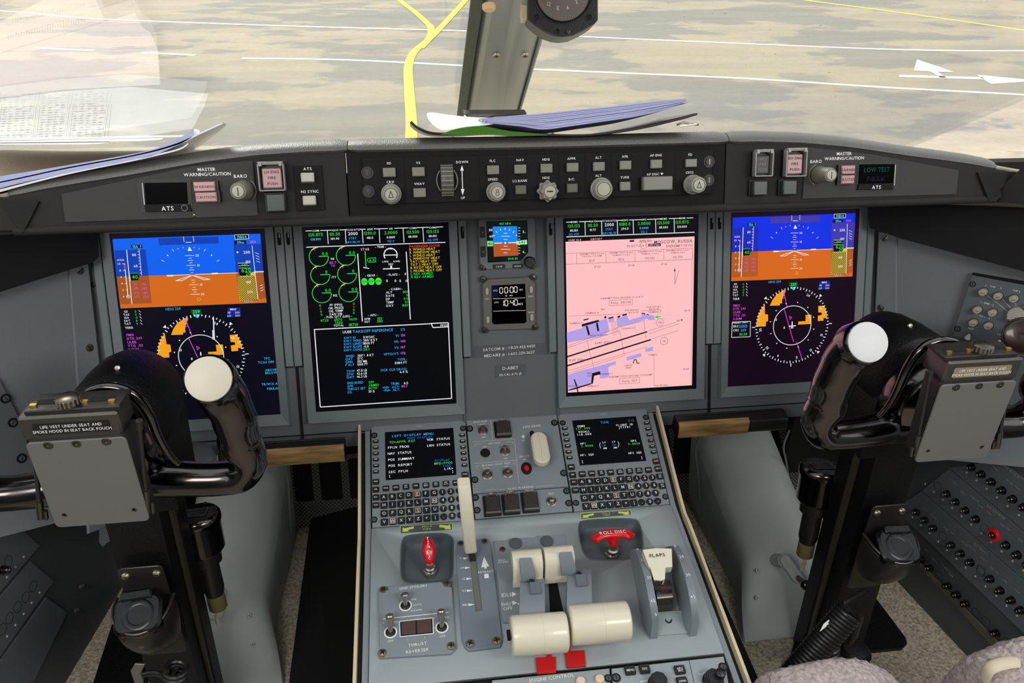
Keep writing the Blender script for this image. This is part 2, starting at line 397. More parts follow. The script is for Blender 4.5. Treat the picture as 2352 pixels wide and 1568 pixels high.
sm_ = pc.modifiers.new('s', 'SUBSURF'); sm_.levels = sm_.render_levels = 2; so_ = pc.modifiers.new('t', 'SOLIDIFY'); so_.thickness = .002
b = MB(pi); A = []; B = []
for f in (-.6, 1.02):
    e = lambda a, c: a + (c - a) * f
    P = [PP(e(1080, 1049), e(0, 266)), PP(e(1108, 1068), e(0, 266)), PP(e(1110, 1069), e(0, 266), .02), PP(e(1082, 1050), e(0, 266), .015)]
    (A if f < 0 else B).extend(P)
A = [a + (a - c) * 1.05 for a, c in zip(A, B)]; b.hexa(A, B, 'rubber_green'); b.build('rubber_seal', post, label='dark green-black rubber edge')
b = MB(pi); A = []; B = []
for f in (-.6, 1.0):
    e = lambda a, c: a + (c - a) * f
    P = [PP(e(1268, 1194), e(0, 262)), PP(e(1262, 1190), e(0, 262)), PP(e(1262, 1190), e(0, 262), .012), PP(e(1268, 1194), e(0, 262), .012)]
    (A if f < 0 else B).extend(P)
A = [a + (a - c) * 1.05 for a, c in zip(A, B)]; b.hexa(A, B, 'bezel_grey'); b.build('sealant_bead', post)
for px, py, up in ((1140, 127, .018), (1206, 127, .018)):
    p = pi @ PP(px, py, up); place('screw', CROSS, post, T(*p) @ RX(149) @ SCL(.0055, .0055, .004))
b = MB(); p = pi @ PP(1123, 11, .024); b.lathe([(.0075, 0), (.0075, .004), (.006, .006), (0, .0065)], 'cork', 20, T(*p) @ RX(149)); b.build('plug', post, label='round tan plug')
# raindrops lying on the outside of the right pane
b = MB(); random.seed(9)
dr = [(1637, 31), (1666, 30), (1885, 58), (1857, 83), (1746, 56), (1748, 90), (1617, 148), (1665, 173), (1778, 193), (1905, 166), (2022, 180), (1928, 231), (1683, 232), (1876, 265), (1871, 209), (2246, 224), (2242, 243), (2257, 201), (2261, 102), (2044, 272), (2136, 293), (1734, 200), (1658, 190), (1990, 150), (1780, 124), (2145, 286)]
for i in range(60): dr.append((random.uniform(1330, 2340), random.uniform(5, 300)))
for i, (px, py) in enumerate(dr):
    q = hitp(px, py, Vector((0, .38, WZ(.38))) + nW * .0115, nW); r = random.uniform(.0008, .0022) * (1 if i < 26 else .6)
    Mq = Matrix.Translation(q) @ frame((0, 0, 0), (1, 0, 0), Vector((0, 1, -.6)).normalized()); b.lathe([(r, 0), (r * .8, r * .4), (0, r * .6)], 'drop', 8, Mq) if 'drop' in MATS else None
    if 'drop' not in MATS:
        mat('drop', 'b9b8b4', .05, spec=1.0); b.lathe([(r, 0), (r * .8, r * .4), (0, r * .6)], 'drop', 8, Mq)
b.build('raindrops', w2, kind='stuff')
# shell of the flight deck: floor, sides with their windows, ceiling, rear wall with the doorway
b = MB(); b.slab([(-1.0, -2.4), (1.0, -2.4), (1.0, .7), (-1.0, .7)], FLOOR - .03, FLOOR, 'carpet'); b.build('floor', kind='structure')
def shell(sx):
    b = MB(SCL(sx, 1, 1) if sx < 0 else None)
    x = .98
    for (y0, y1, z0, z1) in ((-2.4, -.4, FLOOR, 1.02), (-.4, .72, FLOOR, .5), (-2.4, -1.25, 1.02, 1.7), (-.62, -.5, 1.02, 1.62), (-2.4, .72, 1.6, 1.74)):
        if z1 > 1.5: y1 = min(y1, -.5)
        b.hexa([(x, y0, z0), (x + .03, y0, z0), (x + .03, y1, z0), (x, y1, z0)], [(x, y0, z1), (x + .03, y0, z1), (x + .03, y1, z1), (x, y1, z1)], 'wall_grey')
    b.build('wall_left' if sx < 0 else 'wall_right', kind='structure')
shell(-1); shell(1)
b = MB(); b.slab([(-1.02, -2.4), (1.02, -2.4), (1.02, -.72), (-1.02, -.72)], 1.6, 1.64, 'wall_grey'); b.build('ceiling', kind='structure')
b = MB()
for x0, x1, z0, z1 in ((-1.0, 1.0, FLOOR, 1.6),): b.hexa([(x0, -2.43, z0), (x1, -2.43, z0), (x1, -2.4, z0), (x0, -2.4, z0)], [(x0, -2.43, z1), (x1, -2.43, z1), (x1, -2.4, z1), (x0, -2.4, z1)], 'wall_grey')
b.build('wall_back', kind='structure')
b = MB(); b.hexa([(-1, .16, FLOOR), (1, .16, FLOOR), (1, .18, FLOOR), (-1, .18, FLOOR)], [(-1, .16, .64), (1, .16, .64), (1, .18, .64), (-1, .18, .64)], 'void'); b.build('footwell_shade', kind='structure')  # black sheet standing in for the shade deep in the pedal wells
# ================================================================ glareshield
GI = GP.inverted()
gl = thing('glareshield', 'black padded glareshield running across the panel under the windscreen', 'glareshield', T(0, -.25, .99)); gi = gl.matrix_world.inverted()
CRN = [(.70, 1.012), (.56, 1.036), (.5, 1.0475), (.46, 1.0535), (.42, 1.0590), (.37, 1.0670), (.34, 1.0715), (.29, 1.0768), (.24, 1.0792), (.2, 1.0795)]
CRN = [(-a, z) for a, z in CRN] + [(0, 1.0785)] + CRN[::-1]
def crown(x):
    for (a, za), (b, zb) in zip(CRN, CRN[1:]):
        if a <= x <= b: return za + (zb - za) * (x - a) / (b - a)
    return CRN[0][1] if x < 0 else CRN[-1][1]
def lipz(x): return crown(x)
xs = lambda a, c, n: [a + (c - a) * i / n for i in range(n + 1)]
for a, c in ((-.535, -.2005), (-.1995, .2055), (.2065, .535)):
    b = MB(gi); P = [(x, -.2235, lipz(x) - .0065) for x in xs(a, c, 40)]
    k = [(.0065, .0145)] * 41; k[0] = (.005, .012); k[-1] = (.005, .012)
    b.tube(P, k, 'leather', 16); b.build('padded_lip', gl)
b = MB(gi); V = []; N = 60; ys = [-.232, -.2, -.14, -.05, .1, .25, .36, .458]
for x in xs(-.97, .97, N):
    z0 = lipz(max(-.7, min(.7, x))) - .004 - max(0, abs(x) - .7) * .3; ze = .884 - .10 * max(0, min(1, (x - .22) / .25))
    for y in ys: f = (y + .232) / .69; V.append((x, y, z0 + (ze - z0) * f ** (.92 if x < .25 else .92 - .25 * min(1, (x - .25) / .2))))
n = len(ys); F = [[i * n + k, (i + 1) * n + k, (i + 1) * n + k + 1, i * n + k + 1] for i in range(N) for k in range(n - 1)]
b.add(V, F, 'dash_top'); o = b.build('hood_top', gl, label='tan-grey top of the glareshield'); md = o.modifiers.new('t', 'SOLIDIFY'); md.thickness = .004; md.offset = -1
def face(x0, x1, label=None, mt='hood_face'):
    b = MB(gi @ GP); top = []; 
    for x in xs(x0, x1, 14):
        z = lipz(x) - .0085; top.append((x, (GI @ Vector((x, -.238, z))).y))
    b0 = -.0150
    b.slab([(x1, b0), (x0, b0)] [::-1] + top[::-1], -.012, 0, mt); b.build('hood_face', gl, label)
face(-.56, -.2035); face(-.2020, .2020, 'black centre face', 'hood_black'); face(.2035, .56)
# rolled lower edge, underside back to the panel
b = MB(gi); b.tube([(x, -.2535 - .002, 1.0045) for x in xs(-.53, .53, 10)], .0045, 'hood_face', 10, caps=True); b.build('lower_edge', gl)
b = MB(gi); b.hexa([(-.56, -.25, .999), (.56, -.25, .999), (.6, .075, .935), (-.6, .075, .935)], [(-.56, -.246, 1.006), (.56, -.246, 1.006), (.6, .075, .942), (-.6, .075, .942)], 'hood_under'); b.build('underside', gl)
# dark pockets at both ends and the side linings
LGp = Lay(on(GP, 0, 0, .001))
for P in ([(92, 462), (2, 452), (30, 500), (56, 534)], [(2242, 396), (2332, 394), (2268, 462)]):
    b = MB(gi @ on(GP, 0, 0, .001)); b.slab([LGp(*p) for p in P], 0, .003, 'hood_under'); b.build('end_pocket', gl, label='black triangular pocket')
# ================================================================ side panels
al_ = R_(40); dW = Vector((math.sin(al_), -math.cos(al_), 0))
def WF(sx, o=0):
    """frame of the side wall: x along the wall towards the viewer, y up the seam"""
    up = (Vector((.592, .052, .9)) - Vector((.597, -.055, .6))).normalized(); P = Vector((.597, -.055, .6)); n = dW.cross(up)
    if n.y > 0: n = -n
    P = P + n * o
    if sx > 0: return frame(P, dW, up) if frame(P, dW, up).to_3x3().col[2].y < 0 else frame(P, -dW, up)
    f = lambda v: Vector((-v.x, v.y, v.z)); M = frame(f(P), f(dW), f(up)); return M if M.to_3x3().col[2].y < 0 else frame(f(P), -f(dW), f(up))
for sx in (-1, 1):
    M = WF(sx); sg = 1 if (M.to_3x3().col[0].x > 0) == (sx > 0) else -1
    b = MB(M); b.slab([(0, -.13), (sg * .07, -.10), (sg * .36, -.075), (sg * .36, .26), (0, .26)], -.01, 0, 'wall_grey'); b.slab([(0, -.13), (sg * .045, -.13), (sg * .028, .26), (0, .26)], 0, .004, 'wall_grey', .002)
    o = thing('side_lining', ('left' if sx < 0 else 'right') + ' grey side lining beside the outer flight display', 'side lining', M)
    b.M = Matrix.Identity(4); b.v = [tuple(M.inverted() @ Vector(v)) for v in b.v]; b.build('lining', o)
    L = Lay(M); P = [(203, 798), (181, 621), (12, 915), (50, 1052)] if sx < 0 else [(2024, 706), (2034, 546)]
    screws(o, [L(*p) for p in P], .0065, SCREW, .002)
    # black hood lining that hangs under the glareshield end
    M2 = WF(sx, .02); L = Lay(M2)
    Q = [(-60, 505), (214, 515), (217, 588), (203, 602), (158, 616), (0, 666), (-60, 686)] if sx < 0 else [(1998, 462), (2420, 440), (2420, 640), (2352, 620), (2080, 548), (2002, 522)]
    b = MB(M2.inverted() @ M2); b.slab([L(*p) for p in Q], 0, .012, 'hood_under'); o = thing('hood_lining', 'black lining hanging below the ' + ('left' if sx < 0 else 'right') + ' end of the glareshield', 'lining', M2); b.build('liner', o)
# grey end piece right of the glareshield
M = frame((.56, -.30, 1.0), (math.sin(.5), -math.cos(.5), 0), (0, 0, 1)); L = Lay(M)
b = MB(); b.slab([L(*p) for p in [(2264, 464), (2352, 380), (2500, 330), (2520, 480)]], -.01, 0, 'hood_face'); o = thing('end_trim', 'dark grey trim panel at the right end of the glareshield', 'trim', M); b.build('trim_panel', o)
# ================================================================ main panel sheet
L = Lay(PAN)
b = MB(); z = -.006
pbot = -.1755
b.slab([(-.600, pbot), (.600, pbot), (.592, .212), (-.592, .212)], z - .004, z, 'panel_grey')
o = thing('instrument_panel', 'grey main instrument panel carrying the four large displays', 'instrument panel', PAN); b.build('panel_sheet', o)
b = MB()
for x in (-.0735, .0735): b.slab(rr(x, .05, .0035, .46, .001), z, z + .003, 'ped_dark')
for x in (-.3205, .3205): b.slab(rr(x, .03, .004, .42, .001), z, z + .002, 'void')
b.build('panel_seams', o)
b = MB(); b.hexa([(-.6, pbot, z - .012), (.6, pbot, z - .012), (.6, pbot, z), (-.6, pbot, z)], [(-.6, pbot - .028, z - .03), (.6, pbot - .028, z - .03), (.6, pbot - .024, z - .008), (-.6, pbot - .024, z - .008)], 'panel_grey'); b.build('lower_flange', o)
b = MB(); b.box(0, pbot + .0012, z, 1.18, .0016, .0012, 'void'); b.build('lower_seam', o)
b = MB(PAN.inverted())
for s in (-1, 1): b.hexa([(s * .57, .10, .3), (s * .98, .10, .3), (s * .98, .12, .3), (s * .57, .12, .3)], [(s * .57, .10, .93), (s * .98, .10, .93), (s * .98, .12, .93), (s * .57, .12, .93)], 'void'); b.build('leak_blocker', o); b = MB(PAN.inverted())  # black sheets added behind the panel ends to stop light leaking through
screws(o, [L(*p) for p in [(209, 655)]], .004, SCREW, z)
# ================================================================ four large flight displays
CB_, CO = '#', 0
WH = 'e8ecee'; GRN = '28d83c'; CYN = '28b8e8'; MAG = 'd84ad8'; YEL = 'e8c62a'; RED = 'e83018'; ORG = 'f4a01c'
def display(cx, label, glassrgb='05050b'):
    M = on(PAN, cx, 0, 0); o = thing('flight_display', label, 'display', M, None)
    w, h = .2112, .2754; b = MB(); t, s, bt = .0105, .0135, .0185
    # bezel: four mitred sides around the glass
    O = [(-w / 2 - s, -h / 2 - bt), (w / 2 + s, -h / 2 - bt), (w / 2 + s, h / 2 + t), (-w / 2 - s, h / 2 + t)]; I = [(-w / 2, -h / 2), (w / 2, -h / 2), (w / 2, h / 2), (-w / 2, h / 2)]
    for q in range(4):
        r = (q + 1) % 4; A = [(*O[q], -.005), (*O[r], -.005), (*I[r], -.005), (*I[q], -.005)]; ix = lambda p, d: (p[0] * (1 - d), p[1] * (1 - d))
        Bt = [(*ix(O[q], .012), .004), (*ix(O[r], .012), .004), (*I[r], .0015), (*I[q], .0015)]; b.hexa(A, Bt, 'bezel_grey')
    b.build('bezel', o)
    b = MB()
    g = MB()
    for sx in (-1, 1):
        b = MB(); x = sx * (w / 2 + s + .0062)
        b.slab(rr(x, .045, .0115, .222, .0015), -.006, .0045, 'bezel_grey', .001); b.slab(rr(x - sx * .001, -.066, .0095, .0016, .0005), -.005, .005, 'void'); b.build('side_rail', o)
        b = MB(); b.slab(rr(x, .122, .005, .018, .002), .004, .0052, 'void'); b.slab(rr(x + .001, .127, .0022, .008, .001), .005, .0075, 'dark_steel', .0005); b.build('latch', o)
    b = MB(); b.poly(I, em(glassrgb, 1), 0)
    return o, b
def pfd(cx, left, label):
    o, b = display(cx, label, '090817' if left else '150716')
    L = Lay(on(PAN, .4543594, 0, 0), 3.408, 1630, 460)
    k = L.px(650, 800); W2 = em(WH)
    X = lambda x, y: L(x, y)
    def q(P, col, z=.0002): b.poly([X(*p) for p in P], em(col), z)
    def ln(x1, y1, x2, y2, wpx, col=WH, z=.0006): b.seg(X(x1, y1), X(x2, y2), wpx * k, em(col), z)
    def tx(s, x, y, h, col=WH, al='C', sx=1, z=.0008, mono=0): p = X(x, y); b.text(s, p[0], p[1], h * k, em(col), z, al, mono=mono, sx=sx)
    sky, dsky, gd, dgd = ('0a62f0', '0c3fb4', 'd2691c', 'a5541e') if left else ('1030e4', '3030a8', 'd8681c', 'b25a20')
    q([(180, 135), (1140, 100), (1124, 374), (172, 405)], sky); q([(172, 405), (1124, 374), (1118, 595), (168, 632)], gd)
    q([(474, 131), (866, 120), (862, 168), (478, 181)], dsky if left else '4438a4', .0003)
    q([(182, 216), (383, 210), (380, 398), (173, 405)], dsky if left else '1a28b8', .0003); q([(173, 405), (380, 398), (374, 595), (172, 602)], dgd, .0003)
    q([(957, 178), (1138, 172), (1124, 374), (948, 380)], dsky if left else '4038b0', .0003); q([(948, 380), (1124, 374), (1118, 562), (946, 590)], dgd, .0003)
    q([(950, 405), (1070, 372), (1066, 572), (946, 582)], 'e0c040', .0004)
    for i in range(26):
        y = 395 + i * 14.5; x0, y0, x1, y1 = 948, y - 130 * 0, 1068, y - 0
        a = max(0, 0); ys0 = 388 + (i - 9) * 15; pts = []
        for xx in (948, 1068):
            pts.append((xx, ys0 + (xx - 948) * 1.0))
        (xa, ya), (xb, yb_) = pts
        lo, hi = 400, 578
        if yb_ < lo or ya > hi: continue
        if ya < lo: xa += lo - ya; ya = lo
        if yb_ > hi: xb -= yb_ - hi; yb_ = hi
        ln(xa, ya, xb, yb_, 5, '14100a', .00045)
    ln(497, 399, 650, 391, 4); ln(680, 390, 960, 380, 4); ln(497, 399, 540, 398, 10); ln(790, 385, 830, 383, 10)
    for sx in (-1, 1):
        c0 = (662, 395); P = [(c0[0] + sx * 0, 396), (c0[0] + sx * 112, 430 - 4 * sx), (c0[0] + sx * 72, 432 - 3 * sx)]
        for a, c in zip(P, P[1:] + P[:1]): ln(*a, *c, 4)
    for i, (y, wd, s) in enumerate([(255, 60, '20'), (275, 20, ''), (290, 34, ''), (307, 20, ''), (325, 60, '10'), (342, 20, ''), (358, 34, ''), (376, 16, ''), (430, 24, ''), (447, 20, ''), (464, 60, '10'), (482, 20, ''), (499, 34, ''), (516, 16, ''), (532, 60, '20')]):
        ln(664 - wd / 2, y + .5, 664 + wd / 2, y - .5, 3)
        if s: tx(s, 712, y - 1, 16)
    for a in (-60, -45, -30, -20, -10, 10, 20, 30, 45, 60):
        r1 = 196; r2 = 206 if abs(a) in (10, 20, 45) else 216; cx_, cy_ = 664, 395; t = R_(90 + a)
        ln(cx_ + r1 * math.cos(t), cy_ - r1 * math.sin(t), cx_ + r2 * math.cos(t), cy_ - r2 * math.sin(t), 3 if abs(a) != 45 else 7)
    q([(655, 222), (684, 221), (669, 190)], WH, .0006); ln(650, 160, 688, 160, 4); ln(641, 118, 641, 158, 3); ln(704, 116, 704, 156, 3)
    q([(295, 178), (366, 176), (366, 200), (295, 202)], '0a1420', .0005); tx('156', 322, 189, 20, '58e0d0'); tx('?', 356, 188, 18)
    ln(262, 212, 246, 600, 5); ln(343, 205, 335, 395, 3)
    for i in range(8): y = 225 + i * 22; ln(343 - i * .8, y, 331 - i * .8, y, 3)
    tx('80', 306, 248, 18); tx('60', 306, 328, 18)
    q([(259, 382), (312, 380), (312, 392), (322, 403), (312, 414), (312, 432), (259, 434)], '05080a', .0006); ln(259, 381, 312, 379, 3, GRN); ln(259, 434, 312, 432, 3, GRN); ln(259, 381, 259, 434, 3, WH); tx('40', 290, 406, 26, GRN)
    for i, v in enumerate(('136', '140', '147', '178')): y = 457 + i * 31; tx('V1VRV2VT'[2 * i:2 * i + 2], 286, y, 18, 'e848c8'); tx(v, 343, y, 18, 'e848c8')
    tx('AOA', 214, 284, 14); ln(236, 310, 228, 548, 5); ln(236, 318, 234, 350, 7, 'e83860')
    for i, s in enumerate(('1.0', '.8', '.6', '.4', '.2', '0')): y = 312 + i * 47; tx(s, 200, y, 14); ln(220, y, 234, y, 3)
    b.ring(X(230, 547), 11 * k, 3 * k, em(WH), .0006, n=16)
    q([(973, 108), (1062, 104), (1062, 136), (973, 140)], '060a10', .0005)
    for a, c in (((973, 108), (1062, 104)), ((1062, 104), (1062, 136)), ((1062, 136), (973, 140)), ((973, 140), (973, 108))): ln(*a, *c, 3)
    tx('31804', 1018, 122, 20, '58d8e8'); q([(963, 150), (1042, 147), (1042, 174), (963, 177)], '060a14', .0005); tx('39m', 1005, 162, 20, '58d8e8'); tx('1014', 1086, 158, 18, 'f04898')
    ln(1076, 184, 1066, 570, 4); tx('200', 1036, 232, 20); tx('100', 1036, 300, 18); tx('100', 1020, 446, 18); tx('200', 1020, 516, 18); q([(968, 232), (976, 225), (984, 232), (976, 240)], WH, .0006)
    q([(968, 312), (1042, 310), (1042, 402), (968, 404)], '060a0a', .0006)
    for y in (311, 330, 346, 404): ln(968, y, 1042, y - 1, 3)
    tx('620', 1016, 360, 30, GRN, z=.0009); tx('20', 1026, 385, 26, GRN, z=.0009); tx('640', 1010, 322, 18, GRN)
    for i in range(7): ln(1090, 235 + i * 20, 1112, 246 + i * 20, 3) if i < 4 else ln(1090, 405 + i * 18, 1110, 392 + i * 18, 3)
    q([(1064, 370), (1128, 368), (1128, 376), (1064, 378)], 'c8f0e0', .0006); tx('663 ft', 1002, 584, 16, CYN)
    b.ring(X(682, 568), 10 * k, 3 * k, em('a8d020'), .0006, n=16)
    # lower half: compass rose and weather
    C = (645, 978); cc = X(*C); R1 = (X(945, 962)[0] - X(345, 992)[0]) / 2
    tx('HDG 259', 508, 636, 18, CYN); q([(620, 642), (688, 640), (688, 672), (620, 674)], '0a4a1c', .0005); tx('259', 654, 657, 24, '50f070', sx=.95); q([(628, 678), (680, 676), (655, 704)], '28c8d8', .0005)
    for i in range(72):
        a = R_(i * 5 + 1.5); r0 = R1 * (.915 if i % 2 else .89); r1 = R1 * .955
        b.seg((cc[0] + r0 * math.sin(a), cc[1] + r0 * math.cos(a)), (cc[0] + r1 * math.sin(a), cc[1] + r1 * math.cos(a)), 6 * k, em(WH), .0006)
    for a in (45, 135, 225, 315):
        a_ = R_(a); p = Vector((cc[0] + R1 * math.sin(a_), cc[1] + R1 * math.cos(a_))); d = Vector((math.sin(a_), math.cos(a_))) * 13 * k; n = Vector((d.y, -d.x)); b.poly([tuple(p - d), tuple(p + d * .6 + n), tuple(p + d * .6 - n)], em(WH), .0006)
    for a in (90, 180, 270): a_ = R_(a); b.seg((cc[0] + R1 * .96 * math.sin(a_), cc[1] + R1 * .96 * math.cos(a_)), (cc[0] + R1 * 1.04 * math.sin(a_), cc[1] + R1 * 1.04 * math.cos(a_)), 6 * k, em(WH), .0006)
    for s, a in (('24', 28), ('21', 62), ('33', 230), ('6', 205), ('E', 170), ('12', 142), ('15', 110), ('30', 265)):
        a_ = R_(a); r = R1 * .83; b.text(s, cc[0] + r * math.sin(a_), cc[1] + r * math.cos(a_), 20 * k, em(WH), .0007, rot=-a)
    b.ring(cc, R1 * .49, 5 * k, em(WH), .0006, n=60)
    for i in range(12): a_ = R_(i * 30 + 12); p = (cc[0] + R1 * .58 * math.sin(a_), cc[1] + R1 * .58 * math.cos(a_)); b.poly(circ(*p, 5 * k, 6), em(WH), .0006)
    for P in ([(580, 700), (596, 706), (566, 778), (566, 805), (548, 808), (548, 822), (470, 824), (490, 780), (520, 740)], [(430, 812), (432, 890), (456, 893), (456, 945), (440, 948), (438, 985), (362, 988), (378, 900), (402, 850)],
              [(849, 826), (896, 823), (914, 880), (918, 918), (890, 920), (890, 940), (846, 944), (846, 902), (876, 896), (876, 878), (849, 876)], [(750, 896), (796, 894), (794, 966), (690, 972), (694, 948), (750, 944)]): q(P, ORG, .0004)
    ln(580, 720, 606, 838, 5, MAG); ln(582, 850, 656, 1108, 5, MAG); ln(680, 1108, 718, 1232, 5, MAG)
    for s in (700, 740): tx('D', 580, s + 14, 24, MAG)
    P = [(624, 905), (642, 917), (628, 932)]
    for a, c in zip(P, P[1:] + P[:1]): ln(*a, *c, 4, MAG)
    ln(645, 948, 643, 1000, 8); ln(618, 985, 672, 980, 8); ln(632, 998, 656, 997, 5)
    tx('15', 518, 932, 18); tx('8', 582, 995, 18)
    if left: ln(760, 700, 745, 858, 7); ln(748, 790, 742, 858, 16, 'd8dcdc')
    q([(862, 632), (942, 630), (940, 694), (850, 697)], '1428a0', .0003); tx('MINS', 896, 641, 14); tx('HI', 866, 664, 14); tx('LO', 864, 688, 14); tx('000', 920, 664, 14, YEL); tx('000', 918, 686, 14, YEL)
    for i, (s, v) in enumerate((('GS', '0'), ('TAS', '0'), ('ISA', '-5'), ('SAT', '8'), ('TAT', '9'))): y = 654 + i * 22; tx(s, 200, y, 15); tx(v, 262, y, 15, GRN); ln(284, y - 8, 294, y + 6, 3)
    tx('TERR', 206, 770, 16)
    for i, s in enumerate(('FMS1' if left else 'FMS2', 'DTK 243', 'UUEE', 'TTG  :02', '2.5NM')): tx(s, 182, 823 + i * 26, 18, 'd850d8', 'L')
    for a, c in (((176, 952), (318, 946)), ((318, 946), (316, 1066)), ((316, 1066), (170, 1072)), ((170, 1072), (176, 952))): ln(*a, *c, 4)
    tx('PRESET NAV', 240, 954, 15)
    for i, (s, v, c) in enumerate((('SRC', 'LOC1', '38a8f0'), ('CRS', '259', '38a8f0'), ('', '110.50', GRN))): y = 984 + i * 31; tx(s, 204, y, 18); q([(232, y - 14), (288, y - 16), (288, y + 13), (232, y + 14)], '0a3a60', .0004) if i == 0 else None; tx(v, 262, y, 20, c)
    if left:
        for x, y, s in ((1070, 995, 'TFC'), (1060, 1022, 'TCAS OFF'), (1084, 1078, 'ABOVE'), (1084, 1098, 'BELOW'), (1080, 1178, 'TR/WX AUX'), (1085, 1212, 'TERRAIN')): tx(s, x, y, 17, '30b8e8')
    b.build('screen', o)
    return o
pfd(-.4543594, True, 'far left flight display, blue over orange horizon, partly behind the left yoke grip')
pfd(.4543594, False, 'far right flight display, blue over orange horizon, compass rose in full view')
def top_bar(b, L, k, rows, y0, y1, x0, x1, right):
    tx = lambda s, x, y, h, col=WH, al='C': b.text(s, *L(x, y), h * k, em(col), .0008, al)
    ln = lambda a, c, e, f, w=4, col=WH: b.seg(L(a, c), L(e, f), w * k, em(col), .0006)
    for x, ttl, v, v2, v3, c2 in rows:
        f = (x - x0) / (x1 - x0); y = y0 + (y1 - y0) * f
        tx(ttl, x, y, 14); tx(v, x, y + 34 - 4, 24, WH if v == '2000' else GRN); tx(v2, x, y + 66, 17, c2)
        if v3: tx(v3, x, y + 96, 17, '30a0e8')
# ---- engine page, left centre
o, b = display(-.1912305, 'left centre flight display with green engine dials over a blue checklist page', '04050a')
L = Lay(on(PAN, -.1912305, 0, 0), 3.408, 680, 500); k = L.px(650, 800)
tx = lambda s, x, y, h, col=WH, al='C', sx=1: b.text(s, *L(x, y), h * k, em(col), .0008, al, sx=sx)
ln = lambda a, c, e, f, w=4, col=WH: b.seg(L(a, c), L(e, f), w * k, em(col), .0006)
top_bar(b, L, k, [(155, 'COM1', '120.875', '128.805', '', '60b8f0'), (305, 'NAV1', '110.50', '109.90', '', WH), (445, 'TCAS/ATC1', '2000', 'STBY', 'ABV/BLW', '30a0e8'), (578, 'ADF1', '1290.0', '418.0', '', WH), (742, 'HF1', '2.0000', '8.8610', 'SQ 0', WH), (915, 'COM3', '121.500', '118.000', '', WH), (1070, 'COM2', '125.125', '118.100', 'SQ OFF', WH)], 101, 76, 155, 1070, 0)
for a, c in ((75, 125), (190, 275), (340, 390), (500, 545), (610, 718), (770, 880), (945, 1040), (1098, 1150)): ln(a, 103 - (a - 75) * .03, c, 103 - (c - 75) * .03, 5)
for x in (245, 385, 518, 650, 838, 992): ln(x, 98 - (x - 245) * .03, x + 7, 205 - (x - 245) * .02, 5)
ln(80, 230, 1168, 192, 6)
for col, cx in enumerate((0, 1)):
    for row in range(3):
        x = (178, 390)[col] + row * (12, 10)[col]; y = (306, 298)[col] + row * 143
        c = L(x, y); b.ring(c, 71 * k, 5 * k, em('38e048'), .0006, 90, 90 + 310 if False else 360, n=44); ln(x, y - 4, x + 74, y - 6, 6, GRN); b.ring(L(x, y), 71 * k, 6 * k, em('c8f0a0'), .0007, 100, 135, n=10)
        ln(x - 42, y - 70, x - 30, y - 50, 6, RED); tx(('0.0', '0', '0.0')[row], x + 48, y - 26, 24, GRN)
tx('N1', 285, 320, 18); tx('80.7', 288, 350, 20, MAG); tx('TO', 290, 374, 16, MAG); tx('ITT', 298, 464, 16); tx('N2', 306, 606, 18)
for i, s in enumerate(('FF (PPH)', 'OIL PRESS', 'OIL TEMP', 'FAN VIB')): tx(s, 313, 680 + i * 24, 18); tx('0', 188 + i * 4, 686 + i * 24, 18, (GRN, RED, GRN, GRN)[i]); tx('0', 452, 672 + i * 24, 18, (GRN, RED, GRN, GRN)[i])
tx('- FUEL QTY (LBS) -', 330, 772, 17); tx('4720', 222, 802, 20, GRN); tx('6870', 330, 796, 20, GRN); tx('4650', 446, 792, 20, GRN); tx('2500', 334, 820, 20, GRN); tx('TOTAL', 334, 842, 16); tx('18710', 450, 835, 24, GRN)
ln(482, 280, 519, 810, 7); ln(862, 265, 895, 795, 7)
tx('- TRIM -', 660, 227, 16); tx('STAB', 540, 246, 18, 'e8b8c8'); ln(540, 262, 548, 392, 6, '48e048'); tx('6.4', 594, 330, 22, GRN)
for a, c in (((566, 315), (624, 312)), ((624, 312), (624, 346)), ((624, 346), (568, 348)), ((568, 348), (558, 332)), ((558, 332), (566, 315))): ln(*a, *c, 4, GRN)
ln(526, 388, 572, 396, 6)
c = L(740, 290); b.ring(c, 50 * k, 8 * k, em(WH), .0006, -30, 210, n=26); ln(690, 292, 792, 290, 7); tx('LWD', 700, 342, 14); tx('RWD', 788, 340, 14); tx('AIL', 738, 240, 14); tx('NU', 742, 362, 18); ln(680, 400, 812, 396, 7); ln(744, 375, 746, 398, 14)
tx('- GEAR -', 588, 450, 17); tx('- FLAPS -', 760, 444, 17); tx('0', 856, 438, 18)
for i in range(3): x = 535 + i * 55; b.poly(circ(*L(x, 500 - i * 2), 24 * k, 18, 28 * k), em('38e838'), .0006); tx('DN', x, 499 - i * 2, 16, '0a400a')
for x, s in ((712, '0'), (778, '0'), (815, '0'), (864, '0')): tx(s, x, 492, 20)
tx('- CABIN -', 780, 556, 17)
for i, (s, v) in enumerate((('ALT', '800'), ('RATE', '0'), ('DP', '0.0'), ('TEMP', '22'), ('OXY', '1850'))): tx(s, 704, 584 + i * 26, 18, WH, 'L'); tx(v, 876, 578 + i * 26, 18, GRN, 'R')
tx('- APU -', 604, 760, 17); tx('RPM', 558, 790, 16); tx('EGT', 558, 812, 16); tx('100', 656, 786, 20, GRN); tx('380', 656, 808, 20, GRN)
for i, (s, c) in enumerate((('PASSENGER DOOR', 'f04028'), ('R WSHLD HEAT', YEL), ('R WINDOW HEAT', YEL), ('L WSHLD HEAT', YEL), ('L WINDOW HEAT', YEL), ('TAT 1 HEAT OFF', YEL), ('TAT 2 HEAT OFF', YEL), ('R PITOT HEAT OFF', YEL), ('L PROBE HEAT OFF', YEL), ('L REV ARMED', GRN), ('R REV ARMED', GRN))): tx(s, 886 + i * 1.5, 224 + i * 24, 19, c, 'L')
